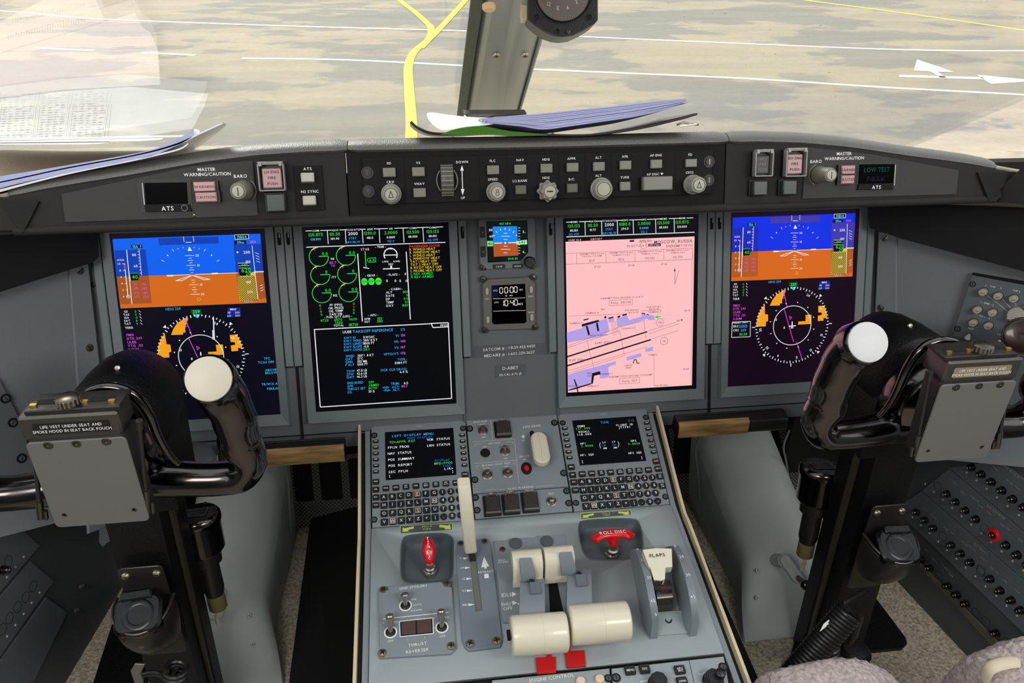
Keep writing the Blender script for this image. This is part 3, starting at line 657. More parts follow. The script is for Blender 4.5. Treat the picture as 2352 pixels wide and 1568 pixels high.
for a, c in (((140, 874), (1060, 828)), ((1060, 828), (1070, 858)), ((1070, 858), (1192, 852)), ((1055, 826), (1192, 820)), ((1192, 822), (1218, 1412)), ((1218, 1412), (190, 1480)), ((190, 1480), (144, 874))): ln(*a, *c, 7)
tx('PPOS', 1160, 840, 18)
B_ = '30a8f0'
tx('UUEE', 400, 892, 20); tx('TAKEOFF REFERENCE', 602, 882, 22, B_); tx('1/2', 836, 872, 20, B_)
for i, (s, v, c) in enumerate((('RWY ID', 'RW24C', WH), ('RWY WIND', '300/ 8 KT', WH), ('RWY LENGTH', '11000 FT', WH), ('RWY SLOPE', '-0.0', WH), ('RWY COND', 'DRY', GRN))): tx(s, 376, 940 + i * 24, 19, B_, 'L', .9); tx(v, 528, 934 + i * 24, 19, c, 'L', .9)
for i, (s, v) in enumerate((('WIND', '300°/  8 KT'), ('OAT', '13°C'), ('QNH', '1013 MB'), ('P ALT', '1000 FT'))): tx(s, 388, 1082 + i * 23, 19, B_, 'L', .9); tx(v, 482, 1078 + i * 23, 19, WH, 'L', .9)
for i, (s, v) in enumerate((('TOW', '47.8 LB'), ('ZFW', '42.6 LB'), ('GWT', '46.2 LB'))): tx(s, 396, 1200 + i * 24, 19, B_, 'L', .9); tx(v, 476, 1194 + i * 24, 19, WH, 'L', .9)
for i, (s, v) in enumerate((('ENG BLEED', 'OFF'), ('APR', 'ARMED'), ('THRUST SET', 'BOTH'), ('CG', '30 %'))): tx(s, 402, 1292 + i * 24, 19, B_, 'L', .9); tx(v, 568, 1286 + i * 24, 19, GRN if i < 3 else WH, 'L', .9)
for i, (s, v) in enumerate((('V1:', '136'), ('VR:', '140'), ('V2:', '147'), ('VFTO/VT:', '178'))): tx(s, 806, 920 + i * 47, 20, B_, 'R', .9); tx(v, 838, 917 + i * 47, 20, 'd860e0')
tx('TOFL:', 866, 1104, 19, B_, 'R'); tx('5084 FT', 868, 1130, 19, WH, 'R'); tx('OCR CLB GRAD:', 868, 1180, 19, B_, 'R'); tx('6.4 %', 874, 1202, 19, WH, 'R')
tx('TRIM:', 808, 1294, 19, B_, 'R'); tx('6.5', 876, 1290, 19, WH, 'R'); tx('<N1>  ACT:', 812, 1320, 19, B_, 'R'); tx('80.7', 874, 1314, 19, 'd860e0', 'R'); tx('<N1>  ALT:', 814, 1342, 19, B_, 'R')
b.build('screen', o)
# ---- chart page, right centre
o, b = display(.1912305, 'right centre flight display showing a pink airport chart', '04040a')
L = Lay(on(PAN, .1912305, 0, 0), 3.408, 1270, 470); k = L.px(650, 800)
IK = '3c3640'; VI = 'b4a0e4'
def q(P, col, z=.0002): b.poly([L(*p) for p in P], em(col), z)
top_bar(b, L, k, [(164, 'COM2', '125.125', '118.100', 'SQ OFF', WH), (312, 'NAV2', '110.50', '111.75', '', WH), (440, 'TCAS/ATC1', '2000', 'STBY', 'ABV/BLW', '30a0e8'), (562, 'ADF2', '1080.0', '294.0', '', WH), (712, 'HF2', '2.0000', '8.0000', 'SQ 2', '60b8f0'), (865, 'COM3', '121.500', '118.000', '', WH), (1010, 'COM1', '120.875', '128.800', '', WH)], 135, 105, 164, 1010, 1)
for a, c in ((104, 150), (205, 290), (340, 385), (495, 540), (595, 695), (735, 855), (905, 1000), (1045, 1098)): ln(a, 137 - (a - 104) * .035, c, 137 - (c - 104) * .035, 5)
for x in (250, 380, 503, 627, 802, 947): ln(x, 130 - (x - 250) * .035, x + 3, 240 - (x - 250) * .035, 5)
ln(104, 252, 1108, 215, 6); tx('UUEE 20-9', 170, 276, 15, 'f0b0a8'); tx('AIRPORT', 338, 268, 15, 'f0b0a8')
q([(99, 290), (1108, 248), (1088, 1412), (118, 1470)], 'ffc0c2', .0001)
ln2 = lambda a, c, e, f, w=2.5, col='8a6a74': b.seg(L(a, c), L(e, f), w * k, em(col), .0005)
tx('JEPPESEN', 722, 283, 17, IK); q([(600, 276), (636, 274), (636, 290), (600, 292)], IK, .0004); tx('MOSCOW, RUSSIA', 1090, 281, 25, IK, 'R'); tx('SHEREMETYEVO', 1092, 316, 20, '8a5a64', 'R'); tx('20 OCT 17', 632, 322, 17, IK); b.ring(L(710, 318), 26 * k, 2 * k, em(IK), .0004, n=20); tx('20-9', 710, 318, 14, IK); q([(746, 306), (845, 302), (845, 323), (746, 327)], IK, .0004); tx('EFF 9 Nov', 796, 314, 13, 'ffc0c2')
ln2(100, 382, 1092, 340); ln2(100, 466, 1092, 428)
for x in (184, 414, 640, 866, 1090): ln2(x, 378 - (x - 184) * .042, x + 2, 462 - (x - 184) * .042)
for x, s, t2, v in ((304, 'SHEREMETYEVO Ground', 'CONTROL 1 TO RAMP', '121.9'), (532, 'SHEREMETYEVO Ground', 'TERMINAL C, D & F', '133.6'), (758, 'SHEREMETYEVO Ground', 'TERMINAL A, B & C', '130.030'), (976, 'SHEREMETYEVO Tower', 'TERMINAL B & C', '126.300')):
    y = 384 - (x - 304) * .042; tx(s, x, y, 12, '7a4a58'); tx(t2, x, y + 18, 11, '7a4a58'); tx(v, x, y + 52, 18, '8a5a64')
for i in range(46): x = 120 + i * 21; ln2(x, 464 - i * .82, x, 456 - i * .82, 2)
for x, y, s in ((346, 484, '37-22'), (612, 474, '37-24'), (868, 463, '37-26'), (1050, 828, '55-59'), (1040, 1284, '55-58')): tx(s, x, y, 14, IK)
ln2(953, 490, 955, 625, 3, IK); q([(946, 520), (953, 492), (960, 520)], IK, .0005); ln2(985, 512, 958, 610, 2, IK)
ln2(1090, 340, 1080, 1410); ln2(120, 872, 560, 855)
tx('SHEREMETYEVO GROUND (C, D & F)', 538, 726, 14, '7a4a58')
for (x0, y0, x1, y1) in ((440, 745, 622, 788), (522, 1356, 678, 1400)):
    for a, c in (((x0, y0 + 4), (x1, y0 - 6)), ((x1, y0 - 6), (x1, y1 - 8)), ((x1, y1 - 8), (x0, y1 + 2)), ((x0, y1 + 2), (x0, y0 + 4))): ln2(*a, *c)
tx('Ramp  530.030', 532, 764, 18, '8a5a64'); tx('SHEREMETYEVO GROUND 1 TO RAMP', 608, 1338, 14, '7a4a58'); tx('Ramp  121.9', 600, 1376, 18, '8a5a64')
for P in ([(108, 1000), (228, 966), (232, 930), (356, 900), (366, 905), (424, 892), (442, 990), (380, 1030), (270, 1052), (110, 1080)], [(434, 895), (476, 884), (482, 912), (438, 922)], [(498, 890), (580, 866), (594, 902), (690, 876), (690, 856), (790, 866), (800, 900), (744, 902), (740, 890), (700, 905), (600, 938), (508, 960)],
          [(118, 1332), (196, 1304), (300, 1278), (418, 1245), (490, 1224), (494, 1246), (432, 1270), (440, 1348), (372, 1362), (360, 1320), (306, 1330), (300, 1396), (210, 1424), (122, 1452)], [(576, 1192), (690, 1160), (692, 1188), (578, 1222)], [(722, 1126), (784, 1108), (784, 1142), (722, 1152)]): q(P, VI, .0003)
q([(224, 936), (356, 900), (362, 914), (228, 954)], '1c1018', .0005); q([(256, 950), (270, 946), (290, 1014), (276, 1022)], '1c1018', .0005); q([(336, 926), (350, 922), (362, 986), (348, 992)], '1c1018', .0005); q([(238, 898), (278, 888), (280, 896), (240, 907)], '1c1018', .0005)
for P in ([(402, 874), (418, 870), (418, 886), (402, 890)], [(432, 884), (472, 874), (474, 884), (434, 894)], [(504, 872), (526, 866), (526, 880), (506, 886)], [(542, 860), (578, 850), (578, 862), (544, 872)], [(694, 844), (724, 850), (722, 858), (692, 852)], [(736, 852), (750, 858), (748, 864), (734, 860)]): q(P, '1c1018', .0005)
q([(108, 1184), (736, 988), (738, 998), (110, 1195)], '1c1018', .0005); q([(112, 1254), (764, 1050), (768, 1060), (114, 1265)], '1c1018', .0005)
q([(306, 1318), (366, 1302), (374, 1326), (322, 1338), (312, 1400), (298, 1402)], '1c1018', .0005); q([(120, 1450), (180, 1428), (296, 1396), (300, 1404), (196, 1436), (198, 1466), (190, 1466), (186, 1440), (122, 1456)], '1c1018', .0005); q([(162, 1366), (170, 1364), (192, 1420), (180, 1424)], '1c1018', .0005)
for a, c in (((628, 1242), (634, 1214)), ((634, 1214), (652, 1212)), ((652, 1212), (658, 1240)), ((658, 1240), (676, 1238))): b.seg(L(*a), L(*c), 7 * k, em('1c1018'), .0005)
q([(795, 878), (822, 862), (820, 872), (845, 872), (844, 880), (822, 882), (826, 894)], '30e040', .0006)
for x, y, s, h in ((395, 1078, "11,647' 3550m", 17), (190, 1214, "12,139' 3700m", 17), (590, 966, 'TAXIWAY D', 13), (360, 1020, 'MAIN TAXIWAY', 13), (180, 926, 'TERMINAL C', 13), (305, 846, 'TERMINAL A', 13), (390, 818, 'FBO', 12), (618, 824, 'FOR DETAILS', 13), (630, 842, 'SEE 20-9C', 13), (790, 798, 'FOR DETAILS', 13), (790, 816, 'SEE 20-9D', 13), (796, 838, 'TERMINAL B', 13), (588, 1256, 'CARGO', 13), (590, 1274, 'AREA', 13), (422, 1322, 'TERMINAL F', 12), (285, 1318, 'FIRE', 14), (285, 1338, 'STA', 14), (310, 1418, 'TERMINAL E', 12), (846, 1412, 'FOR DETAILS', 13), (780, 1174, 'TERMINAL', 11), (980, 906, '06R', 12), (146, 1416, 'HANGAR', 12)): tx(s, x, y, h, '5a3a48')
ln2(738, 990, 960, 920); ln2(748, 1010, 980, 932); ln2(770, 1050, 980, 985); ln2(110, 1106, 510, 962); ln2(110, 1120, 512, 986); ln2(510, 960, 720, 905); ln2(120, 1300, 740, 1110); ln2(120, 1320, 560, 1180); ln2(710, 905, 730, 1050); ln2(520, 980, 560, 1180); ln2(265, 1060, 320, 1280); ln2(790, 1170, 792, 1410); ln2(690, 830, 850, 822)
for x, y in ((836, 920), (870, 1066)): b.ring(L(x, y), 30 * k, 2.5 * k, em('7a4a58'), .0005, n=20); tx('25R' if y < 1000 else '25L', x, y, 14, IK)
for i in range(9): ln2(450 + i * 2, 925 + i * 12, 505 + i * 2, 910 + i * 12, 2)
q([(1000, 898), (1012, 894), (1014, 904), (1002, 908)], IK, .0005)
b.build('screen', o)
# ================================================================ centre column: standby instrument, clock, placards
LC = Lay(PAN, 3.268, 1060, 480)
c0 = LC(338, 262); M = on(PAN, c0[0], c0[1], -.006); o = thing('standby_attitude_display', 'small square standby attitude display at the top of the centre column', 'instrument', M)
L = Lay(M, 3.268, 1060, 480); k = L.px(338, 262)
P = [L(*p) for p in [(150, 52), (520, 42), (548, 75), (555, 420), (530, 440), (190, 452), (135, 405), (122, 85)]]
b = MB(); b.slab(P, 0, .008, 'bezel_grey', .0015); b.build('case', o)
b = MB(); tx = lambda s, x, y, h, col=WH, al='C': b.text(s, *L(x, y), h * k, em(col), .0094, al)
b.slab([L(*p) for p in [(184, 92), (486, 84), (494, 322), (436, 385), (194, 398)]], .0075, .0085, 'glass_black')
def q(P, col, z=.009): b.poly([L(*p) for p in P], em(col), z)
q([(188, 96), (482, 88), (488, 320), (434, 380), (198, 392)], '101812', .0087)
q([(230, 130), (412, 127), (416, 250), (234, 256)], '1a88f0'); q([(234, 256), (416, 250), (420, 345), (238, 355)], 'b4552a')
tx('967 HPA', 323, 108, 16, '38e878'); tx('29.16 IN', 378, 368, 16, '38e878')
for y, wd in ((202, 60), (226, 26), (276, 30), (299, 70), (325, 30), (180, 26)): b.seg(L(325 - wd / 2, y), L(325 + wd / 2, y), 4 * k, em(WH), .0093)
b.seg(L(240, 254), L(300, 252), 7 * k, em(WH), .0094); b.seg(L(345, 251), L(408, 249), 7 * k, em(WH), .0094); b.poly(circ(*L(323, 252), 8 * k, 10), em(WH), .0094)
for a in range(-60, 61, 20): t = R_(90 + a); b.seg(L(322 + 90 * math.cos(t), 245 - 90 * math.sin(t)), L(322 + 105 * math.cos(t), 245 - 105 * math.sin(t)), 5 * k, em(WH), .0093)
for i in range(10): b.seg(L(420, 140 + i * 21), L(434, 140 + i * 21), 4 * k, em(WH), .0093)
for x, y, s in ((215, 155, '80'), (218, 202, '60'), (464, 168, '5..'), (464, 318, '4..')): tx(s, x, y, 18)
q([(188, 238), (232, 236), (232, 276), (190, 278)], '78e090', .0091); q([(404, 238), (484, 228), (486, 262), (406, 264)], 'a8f0b0', .0091); tx('40', 210, 257, 22, '0a300a'); tx('640', 448, 246, 22, '0a300a')
b.build('screen', o)
for x, y, w_, h_, s in ((153, 172, 34, 80, ''), (158, 318, 34, 80, ''), (276, 427, 90, 30, 'CAGE'), (416, 423, 74, 28, 'BARO'), (265, 56, 84, 20, '-'), (410, 50, 100, 20, 'STD')):
    b = MB(); p = L(x, y); b.slab(rr(*p, w_ * k, h_ * k, .001), .007, .0105, 'key_black', .0006); b.text(s or '+', *p, 13 * k, 'white', .0107); b.build('button', o)
b = MB(); p = L(500, 392); b.lathe([(.0085, 0), (.0085, .012), (.007, .0135), (0, .0135)], 'satin_black', 20, T(*p, .008)); b.build('knob', o)
screws(o, [L(155, 436), L(528, 426), L(140, 60), L(522, 48)], .0045, SCREW, .006)
c0 = LC(355, 705); M = on(PAN, c0[0], c0[1], -.006); o = thing('clock', 'square digital clock reading 0000 over 10:40 below the standby attitude display', 'clock', M)
L = Lay(M, 3.268, 1060, 480)
b = MB(); b.slab([L(*p) for p in [(195, 520), (500, 504), (550, 548), (553, 862), (522, 895), (192, 906), (160, 880), (152, 562)]], 0, .008, mat('clock_grey', '6a6560', .5), .0015); b.build('case', o)
b = MB(); b.slab([L(*p) for p in [(222, 570), (472, 556), (482, 840), (466, 850), (240, 858), (226, 845)]], .0075, .0086, 'glass_black')
b.poly([L(*p) for p in [(226, 575), (268, 572), (268, 660), (228, 662)]], em('0c1030'), .0088)
SEG = em('d8d0c0')
def seg7(ch, x, y, w, h):
    on_ = {'0': 'abcdef', '1': 'bc', '4': 'fgbc'}[ch]; P = {'a': ((0, 0), (1, 0)), 'b': ((1, 0), (1, .5)), 'c': ((1, .5), (1, 1)), 'd': ((0, 1), (1, 1)), 'e': ((0, .5), (0, 1)), 'f': ((0, 0), (0, .5)), 'g': ((0, .5), (1, .5))}
    for c in on_:
        (a, c1), (e, f) = P[c]; A = Vector((x + a * w, y + c1 * h)); B = Vector((x + e * w, y + f * h)); d = (B - A) * .1; A += d; B -= d; b.seg(L(*A), L(*B), 6 * k, SEG, .009)
for i, x in enumerate((282, 319, 360, 390)): seg7('0', x, 585 - i * 2.5, 22, 42)
seg7('1', 290, 680, 22, 42); seg7('0', 320, 678, 22, 42); seg7('4', 362, 676, 22, 42); seg7('0', 392, 674, 22, 42)
for p in ((350, 702), (349, 607)): b.poly(circ(*L(*p), 3 * k, 8), SEG, .009)
b.text('M/S', *L(438, 706), 16 * k, SEG, .009); b.text('UTC', *L(258, 694), 12 * k, SEG, .009); b.text('HR    MIN', *L(350, 644), 10 * k, SEG, .009); b.text('GPS', *L(440, 600), 12 * k, SEG, .009); b.text('UTC', *L(250, 606), 12 * k, SEG, .009)
b.seg(L(232, 668), L(470, 660), 3 * k, SEG, .009); b.seg(L(234, 760), L(474, 754), 3 * k, SEG, .009); b.build('screen', o)
for x, y in ((187, 611), (194, 822), (516, 598), (521, 805)):
    b = MB(); p = L(x, y); b.slab(rr(*p, 26 * k, 54 * k, 12 * k, 4), .007, .0115, 'btn_light', .0008); b.build('button', o)
b = MB(); 
for x, y, s in ((187, 668, 'CLR'), (514, 650, 'ZERO'), (518, 768, 'MODE')): b.text(s, *L(x, y), 11 * k, 'white', .0083)
b.build('lettering', o)
screws(o, [L(158, 524), L(531, 510), L(170, 902), L(543, 880)], .005, SCREW, .007)
def placard(P, lines, label, crop=(3.268, 1060, 480)):
    L0 = Lay(PAN, *crop); c = L0(sum(p[0] for p in P) / 4, sum(p[1] for p in P) / 4); M = on(PAN, c[0], c[1], -.006); L = Lay(M, *crop); o = thing('placard', label, 'placard', M)
    b = MB(); b.slab([L(*p) for p in P], 0, .0006, 'ped_dark'); b.build('plate', o); b = MB(); kk = L.px(*P[0])
    for s, x, y, h, rot in lines: b.text(s, *L(x, y), h * kk, 'white', .0008, rot=rot, gap=.14)
    b.build('lettering', o); return o
placard([(95, 1030), (622, 1004), (628, 1090), (92, 1120)], [('SATCOM # : +31.59.455.4450', 358, 1040, 22, 1.5), ('MEDAIRE # : 1-602-239-3627', 360, 1086, 22, 1.5)], 'dark placard with two white phone numbers below the clock')
placard([(250, 1174), (480, 1162), (482, 1245), (252, 1262)], [('D-ABEY', 367, 1190, 24, 1), ('SELCAL # PS-JR', 368, 1238, 17, 1)], 'small dark placard with the aircraft registration under the phone number placard')
# ================================================================ controls on the glareshield
def knob_mesh(name, r, h, mt='knob_grey', face='knob_face', flute=0, mark=1, collar=1.0, n=40):
    b = MB(); V = []; F = []
    prof = [(1.0, 0), (1.0, .15), (.88, .22), (.84, .9), (.76, 1.0)]
    for q, z in prof:
        for i in range(n):
            a = 2 * math.pi * i / n; rr_ = q * r * (1 + (flute * math.cos(a * 8) if q < .95 or flute > .08 else 0)); V.append((rr_ * math.cos(a), rr_ * math.sin(a), z * h))
    for k in range(len(prof) - 1):
        for i in range(n): j = (i + 1) % n; F.append([k * n + i, k * n + j, (k + 1) * n + j, (k + 1) * n + i])
    F.append(list(range((len(prof) - 1) * n, len(prof) * n))); b.add(V, F, mt)
    b.lathe([(.66 * r, h * .99), (.64 * r, h * 1.05), (0, h * 1.06)], face, 24)
    if mark: b.ring((0, 0), .6 * r, .05 * r, 'ink', h * 1.065, n=24)
    if mark == 1:
        for P in (((-.22, -.3), (0, .32)), ((0, .32), (.22, -.3)), ((.22, -.3), (-.22, -.3))): b.seg((P[0][0] * r, P[0][1] * r), (P[1][0] * r, P[1][1] * r), .07 * r, 'ink', h * 1.066)
    if mark == 2: b.ring((0, .14 * r), .13 * r, .05 * r, 'ink', h * 1.066, n=14); b.ring((0, -.16 * r), .17 * r, .05 * r, 'ink', h * 1.066, n=14)
    if mark == 3: b.seg((-.3 * r, 0), (.3 * r, 0), .14 * r, 'ink', h * 1.066)
    if mark == 4: b.seg((0, -.45 * r), (0, .35 * r), .09 * r, 'ink', h * 1.066)
    return b.mesh(name)
LG = Lay(GP, 2.673, 800, 300); c0 = LG(1165, 290)
M = on(GP, c0[0], c0[1], 0); gp = thing('guidance_panel', 'black flight guidance panel in the centre of the glareshield, full of grey buttons and knobs', 'control panel', M); L = Lay(M, 2.673, 800, 300); k = L.px(1165, 290)
b = MB(); b.slab([L(*p) for p in [(82, 168), (2240, 118), (2222, 388), (100, 456)]], .0002, .0022, 'gp_black', .0006); b.build('plate', gp)
b = MB()
for x0, y0, x1, y1 in ((342, 172, 352, 445), (800, 160, 808, 430), (970, 156, 974, 424), (1288, 150, 1290, 418), (1452, 145, 1452, 410), (1614, 140, 1616, 405), (2006, 132, 2006, 395)): b.seg(L(x0, y0), L(x1, y1), 3 * k, 'void', .0026)
b.build('grooves', gp, kind=None)
b = MB()
for s, x, y in (('FD', 250, 200), ('CRS1', 258, 314), ('VS', 428, 197), ('VNAV', 436, 325), ('DOWN', 697, 192), ('UP', 703, 411), ('FLC', 884, 185), ('SPEED', 886, 298), ('NAV', 1053, 180), ('1/2 BANK', 1053, 307), ('HDG', 1211, 176), ('HDG', 1211, 288), ('APPR', 1367, 171), ('B/C', 1367, 298), ('ALT', 1532, 165), ('ALT', 1532, 275), ('XFR', 1695, 159), ('TURB', 1693, 286), ('AP ENG', 1884, 151), ('AP DISC', 1866, 267), ('FD', 2094, 147), ('CRS2', 2090, 256)): b.text(s, *L(x, y), 15 * k, 'white', .0026, rot=1, gap=.2)
b.poly([L(1912, 259), L(1929, 259), L(1920, 273)], 'white', .0026); b.seg(L(697, 240), L(701, 360), 5 * k, 'white', .0026)
b.poly([L(*p) for p in [(697, 212), (686, 246), (708, 246)]], 'white', .0026); b.poly([L(*p) for p in [(701, 396), (690, 358), (712, 358)]], 'white', .0026); b.build('lettering', gp)
for x, y, w_, h_, s in ((252, 256, 76, 54, 0), (430, 252, 76, 54, 0), (438, 380, 76, 54, 0), (886, 241, 74, 54, 0), (1052, 236, 74, 54, 0), (1055, 362, 68, 54, 1), (1212, 231, 74, 54, 0), (1371, 225, 74, 54, 0), (1369, 352, 68, 54, 1), (1532, 220, 74, 54, 0), (1694, 212, 74, 54, 0), (1692, 340, 68, 54, 0), (1882, 205, 74, 54, 0), (2095, 199, 74, 50, 0)):
    b = MB(); p = L(x, y); b.slab(rr(*p, (w_ + 8) * k, (h_ + 8) * k, .0008, 2), .002, .0032, 'void'); b.slab(rr(*p, w_ * k, h_ * k, .0006, 2), .003, .0065, 'btn_grey' if not s else mat('btn_dim', '5f5c56', .45), .0008); b.build('button', gp)
b = MB(); p = L(1884, 322); b.slab(rr(p[0] - .0005, p[1] - .001, 202 * k, 98 * k, .001, 2), .002, .003, 'void'); b.slab(rr(*p, 190 * k, 84 * k, .001, 2), .003, .011, 'btn_grey', .001); b.build('disconnect_bar', gp, label='wide grey bar button')
for x, y, r, h, mk, fl in ((264, 388, 62, .016, 1, .02), (905, 375, 60, .016, 2, .02), (1222, 370, 62, .016, 3, .11), (1552, 356, 70, .012, 5, 0), (2112, 330, 62, .02, 1, .02)):
    p = L(x, y, .002); place('knob', knob_mesh('knob', r * k, h, flute=fl, mark=mk), gp, T(*p, .002))
b = MB(); p = L(606, 305); b.slab(rr(*p, 62 * k, 200 * k, .001, 2), .002, .0028, 'void'); Mq = T(p[0], p[1], -.006) @ RY(90)
b.lathe([(88 * k * 1.12, -.0065), (94 * k * 1.12, -.005), (94 * k * 1.12, .005), (88 * k * 1.12, .0065)], mat('wheel_grey', '4c4a47', .45), 40, Mq)
for i in range(-5, 6): a = R_(i * 15 + 0); b.push(T(p[0], p[1], -.006) @ RX(i * 15)); b.box(0, 0, 94 * k * 1.12 - .0005, .0125, .0014, .001, 'btn_grey'); b.pop()
b.build('thumbwheel', gp)
b = MB(); b.ring(L(640, 305), 98 * k, 6 * k, 'knob_grey', .003, 142, 218, 20); b.ring(L(572, 305), 98 * k, 6 * k, 'knob_grey', .003, -38, 38, 20); b.build('wheel_guard', gp)
fb = MB(); fb.lathe([(1, -.1), (1, .12), (.82, .12), (.8, .04), (.66, .04), (.66, .2), (0, .22)], 'satin_black', 18); fb.box(0, 0, .2, .22, .9, .08, 'dark_steel'); GPF = fb.mesh('fastener')
for x, y in ((118, 258), (124, 372), (2210, 190), (2208, 303)): place('fastener', GPF, gp, T(*L(x, y), .002) @ SCL(.0062))
# ---- side sections of the glareshield
def side(left):
    kx = 3.36 if left else 2.904; ox, oy = (120, 300) if left else (1600, 0)
    L0 = Lay(GP, kx, ox, oy)
    P = [(75, 490), (660, 365), (1100, 272), (1550, 230), (1592, 655), (105, 708)] if left else [(728, 982), (1160, 1030), (1742, 1136), (1728, 1296), (700, 1326)]
    cx, cy = L0(1000, 500) if left else L0(1100, 1180); M = on(GP, cx, cy, 0); L = Lay(M, kx, ox, oy); k = L.px(1000, 500)
    o = thing('warning_panel', ('left' if left else 'right') + ' warning panel with dark readout, WARNING and CAUTION lights and baro knob', 'control panel', M)
    b = MB(); b.slab([L(*p) for p in P], .0002, .002, 'hood_plate', .0005); b.build('plate', o)
    b = MB()
    if left:
        A = [(655, 378), (1072, 370), (1088, 626), (688, 634)]; Bq = [(722, 402), (1040, 398), (1050, 562), (734, 570)]; C = [(722, 572), (1068, 568), (1084, 620), (728, 626)]
    else: A = [(1074, 1074), (1355, 1074), (1332, 1270), (1054, 1272)]; Bq = [(1080, 1096), (1308, 1094), (1298, 1222), (1072, 1226)]; C = [(1068, 1228), (1298, 1226), (1296, 1264), (1060, 1266)]
    b.slab([L(*p) for p in A], .002, .0025, 'black'); b.slab([L(*p) for p in C], .0025, .0045, 'gp_black', .0004); b.slab([L(*p) for p in Bq], .0025, .004, 'glass_black')
    if left: b.seg(L(706, 404), L(722, 570), 8 * k, 'btn_light', .0042)
    else: b.text('LOW TEST', *L(1188, 1130), 34 * k, em('12524a', .8), .0044, sx=.8); b.text('F-01.0,xl', *L(1180, 1190), 34 * k, em('201e50', .8), .0044, sx=.8); b.seg(L(1312, 1098), L(1304, 1236), 6 * k, 'btn_light', .0042)
    b.text('ATS', *(L(900, 597) if left else L(1183, 1247)), (34 if left else 26) * k, 'white', .0048)
    if left: b.ring(L(1030, 594), 22 * k, 4 * k, 'btn_grey', .0048, n=20)
    b.build('readout', o)
    for i, s in enumerate(('WARNING', 'CAUTION')):
        x, y, w_, h_ = ((1190 + i * 14, 430 + i * 80, 160, 72) if left else (986 - i * 4, 1132 + i * 64, 100, 58)); p = L(x, y); b = MB(); b.slab(rr(p[0] + (.001 if left else -.001), p[1], (w_ + 26) * k, (h_ + 14) * k, .0006, 2), .002, .006, 'black'); b.slab(rr(*p, w_ * k, h_ * k, .0006, 2), .005, .009, 'pink_lens', .0008)
        b.text(s, *p, 21 * k, 'ink', .0092, gap=.2); b.build('warning_light', o)
    px_, py_ = (1425, 468) if left else (868, 1172); p = L(px_ + (55 if left else -60), py_ - 8); r = (78 if left else 60) * k
    b = MB(); b.ring(p, r * 1.22, .0008, 'btn_grey', .0022, -50 if left else 110, 50 if left else 250, 20); b.build('knob_ring', o)
    place('knob', knob_mesh('knob', r, .026, mt=mat('knob_olive', '6d6b5e', .4), mark=4), o, T(*p, .002))
    b = MB(); q = ((1195, 298), (1200, 335), (1455, 350)) if left else ((978, 1024), (978, 1055), (790, 1076)); h = (26 if left else 22) * k
    b.text('MASTER', *L(*q[0]), h, 'white', .0022, gap=.12); b.text('WARNING/CAUTION', *L(*q[1]), h, 'white', .0022, gap=.12); b.text('BARO', *L(*q[2]), h, 'white', .0022); b.build('lettering', o)
    if left: screws(o, [L(1100, 652)], .0016, SCREW, .002)
side(True); side(False)
def guarded(cx, cy, w_, h_, crop, lines, label, lens='pink_lens', tcol='ink'):
    L0 = Lay(GP, *crop); c = L0(cx, cy); M = on(GP, *c, 0); L = Lay(M, *crop); k = L.px(cx, cy); o = thing('fire_push_switch', label, 'switch', M); w_ *= k; h_ *= k
    b = MB(); b.slab(rr(0, 0, w_ * 1.02, h_ * 1.02, .001, 2), 0, .006, 'black', .0006); b.build('base', o)
    b = MB(); b.slab(rr(0, -.001, w_ * .78, h_ * .76, .0008, 2), .006, .0095, lens, .0008)
    for i, s in enumerate(lines): b.text(s, 0, h_ * (.2 - .22 * i), h_ * .11, tcol, .0098, gap=.2)
    b.build('lens', o)
    b = MB(); t = .0011
    for x, y, a, c_ in ((0, h_ * .5, w_, t), (0, -h_ * .5, w_, t), (w_ * .5, 0, t, h_), (-w_ * .5, 0, t, h_)): b.box(x, y, .006, a, c_, .008, 'clear_edge')
    b.tube([(-w_ * .5, h_ * .54, .013), (w_ * .5, h_ * .54, .013)], .0013, 'clear_edge', 10); b.box(-w_ * .4, h_ * .5, .006, .003, .004, .009, 'clear_edge'); b.box(w_ * .4, h_ * .5, .006, .003, .004, .009, 'clear_edge'); b.box(0, h_ * .56, .011, w_ * .3, .0016, .003, 'clear_edge'); b.build('guard_frame', o)
guarded(1708, 358, 190, 200, (3.36, 120, 300), ('LH ENG', 'FIRE', 'PUSH'), 'pink LH ENG FIRE PUSH switch under a clear guard, left of the guidance panel')
guarded(628, 1088, 140, 170, (2.904, 1600, 0), ('RH ENG', 'FIRE', 'PUSH'), 'pink RH ENG FIRE PUSH switch under a clear guard, beside the right baro knob')
guarded(416, 1092, 120, 160, (2.904, 1600, 0), ('APU', 'FIRE', 'PUSH'), 'unlit dark APU FIRE PUSH switch under a clear guard, right of the guidance panel', 'smoke_cover', 'btn_grey')
def sqlight(cx, cy, w_, h_, crop, label):
    L0 = Lay(GP, *crop); c = L0(cx, cy); M = on(GP, *c, 0); k = Lay(M, *crop).px(cx, cy); o = thing('square_indicator', label, 'indicator light', M, None)
    b = MB(); b.slab(rr(-.001, 0, w_ * 1.18 * k, h_ * 1.12 * k, .001, 2), 0, .004, 'black', .0005); b.build('base', o); b = MB(); b.slab(rr(0, 0, w_ * k, h_ * k, .001, 2), .004, .011, 'green_lens', .001); b.build('lens', o)
sqlight(1736, 552, 138, 136, (3.36, 120, 300), 'dark green square light below the LH ENG FIRE switch')
sqlight(400, 1252, 96, 96, (2.904, 1600, 0), 'dark green square light below the APU FIRE switch')
sqlight(594, 1248, 96, 96, (2.904, 1600, 0), 'dark green square light below the RH ENG FIRE switch')
cr_ = (3.36, 120, 300); L0 = Lay(GP, *cr_); c = L0(1985, 445); M = on(GP, *c, 0); L = Lay(M, *cr_); k = L.px(1985, 445)
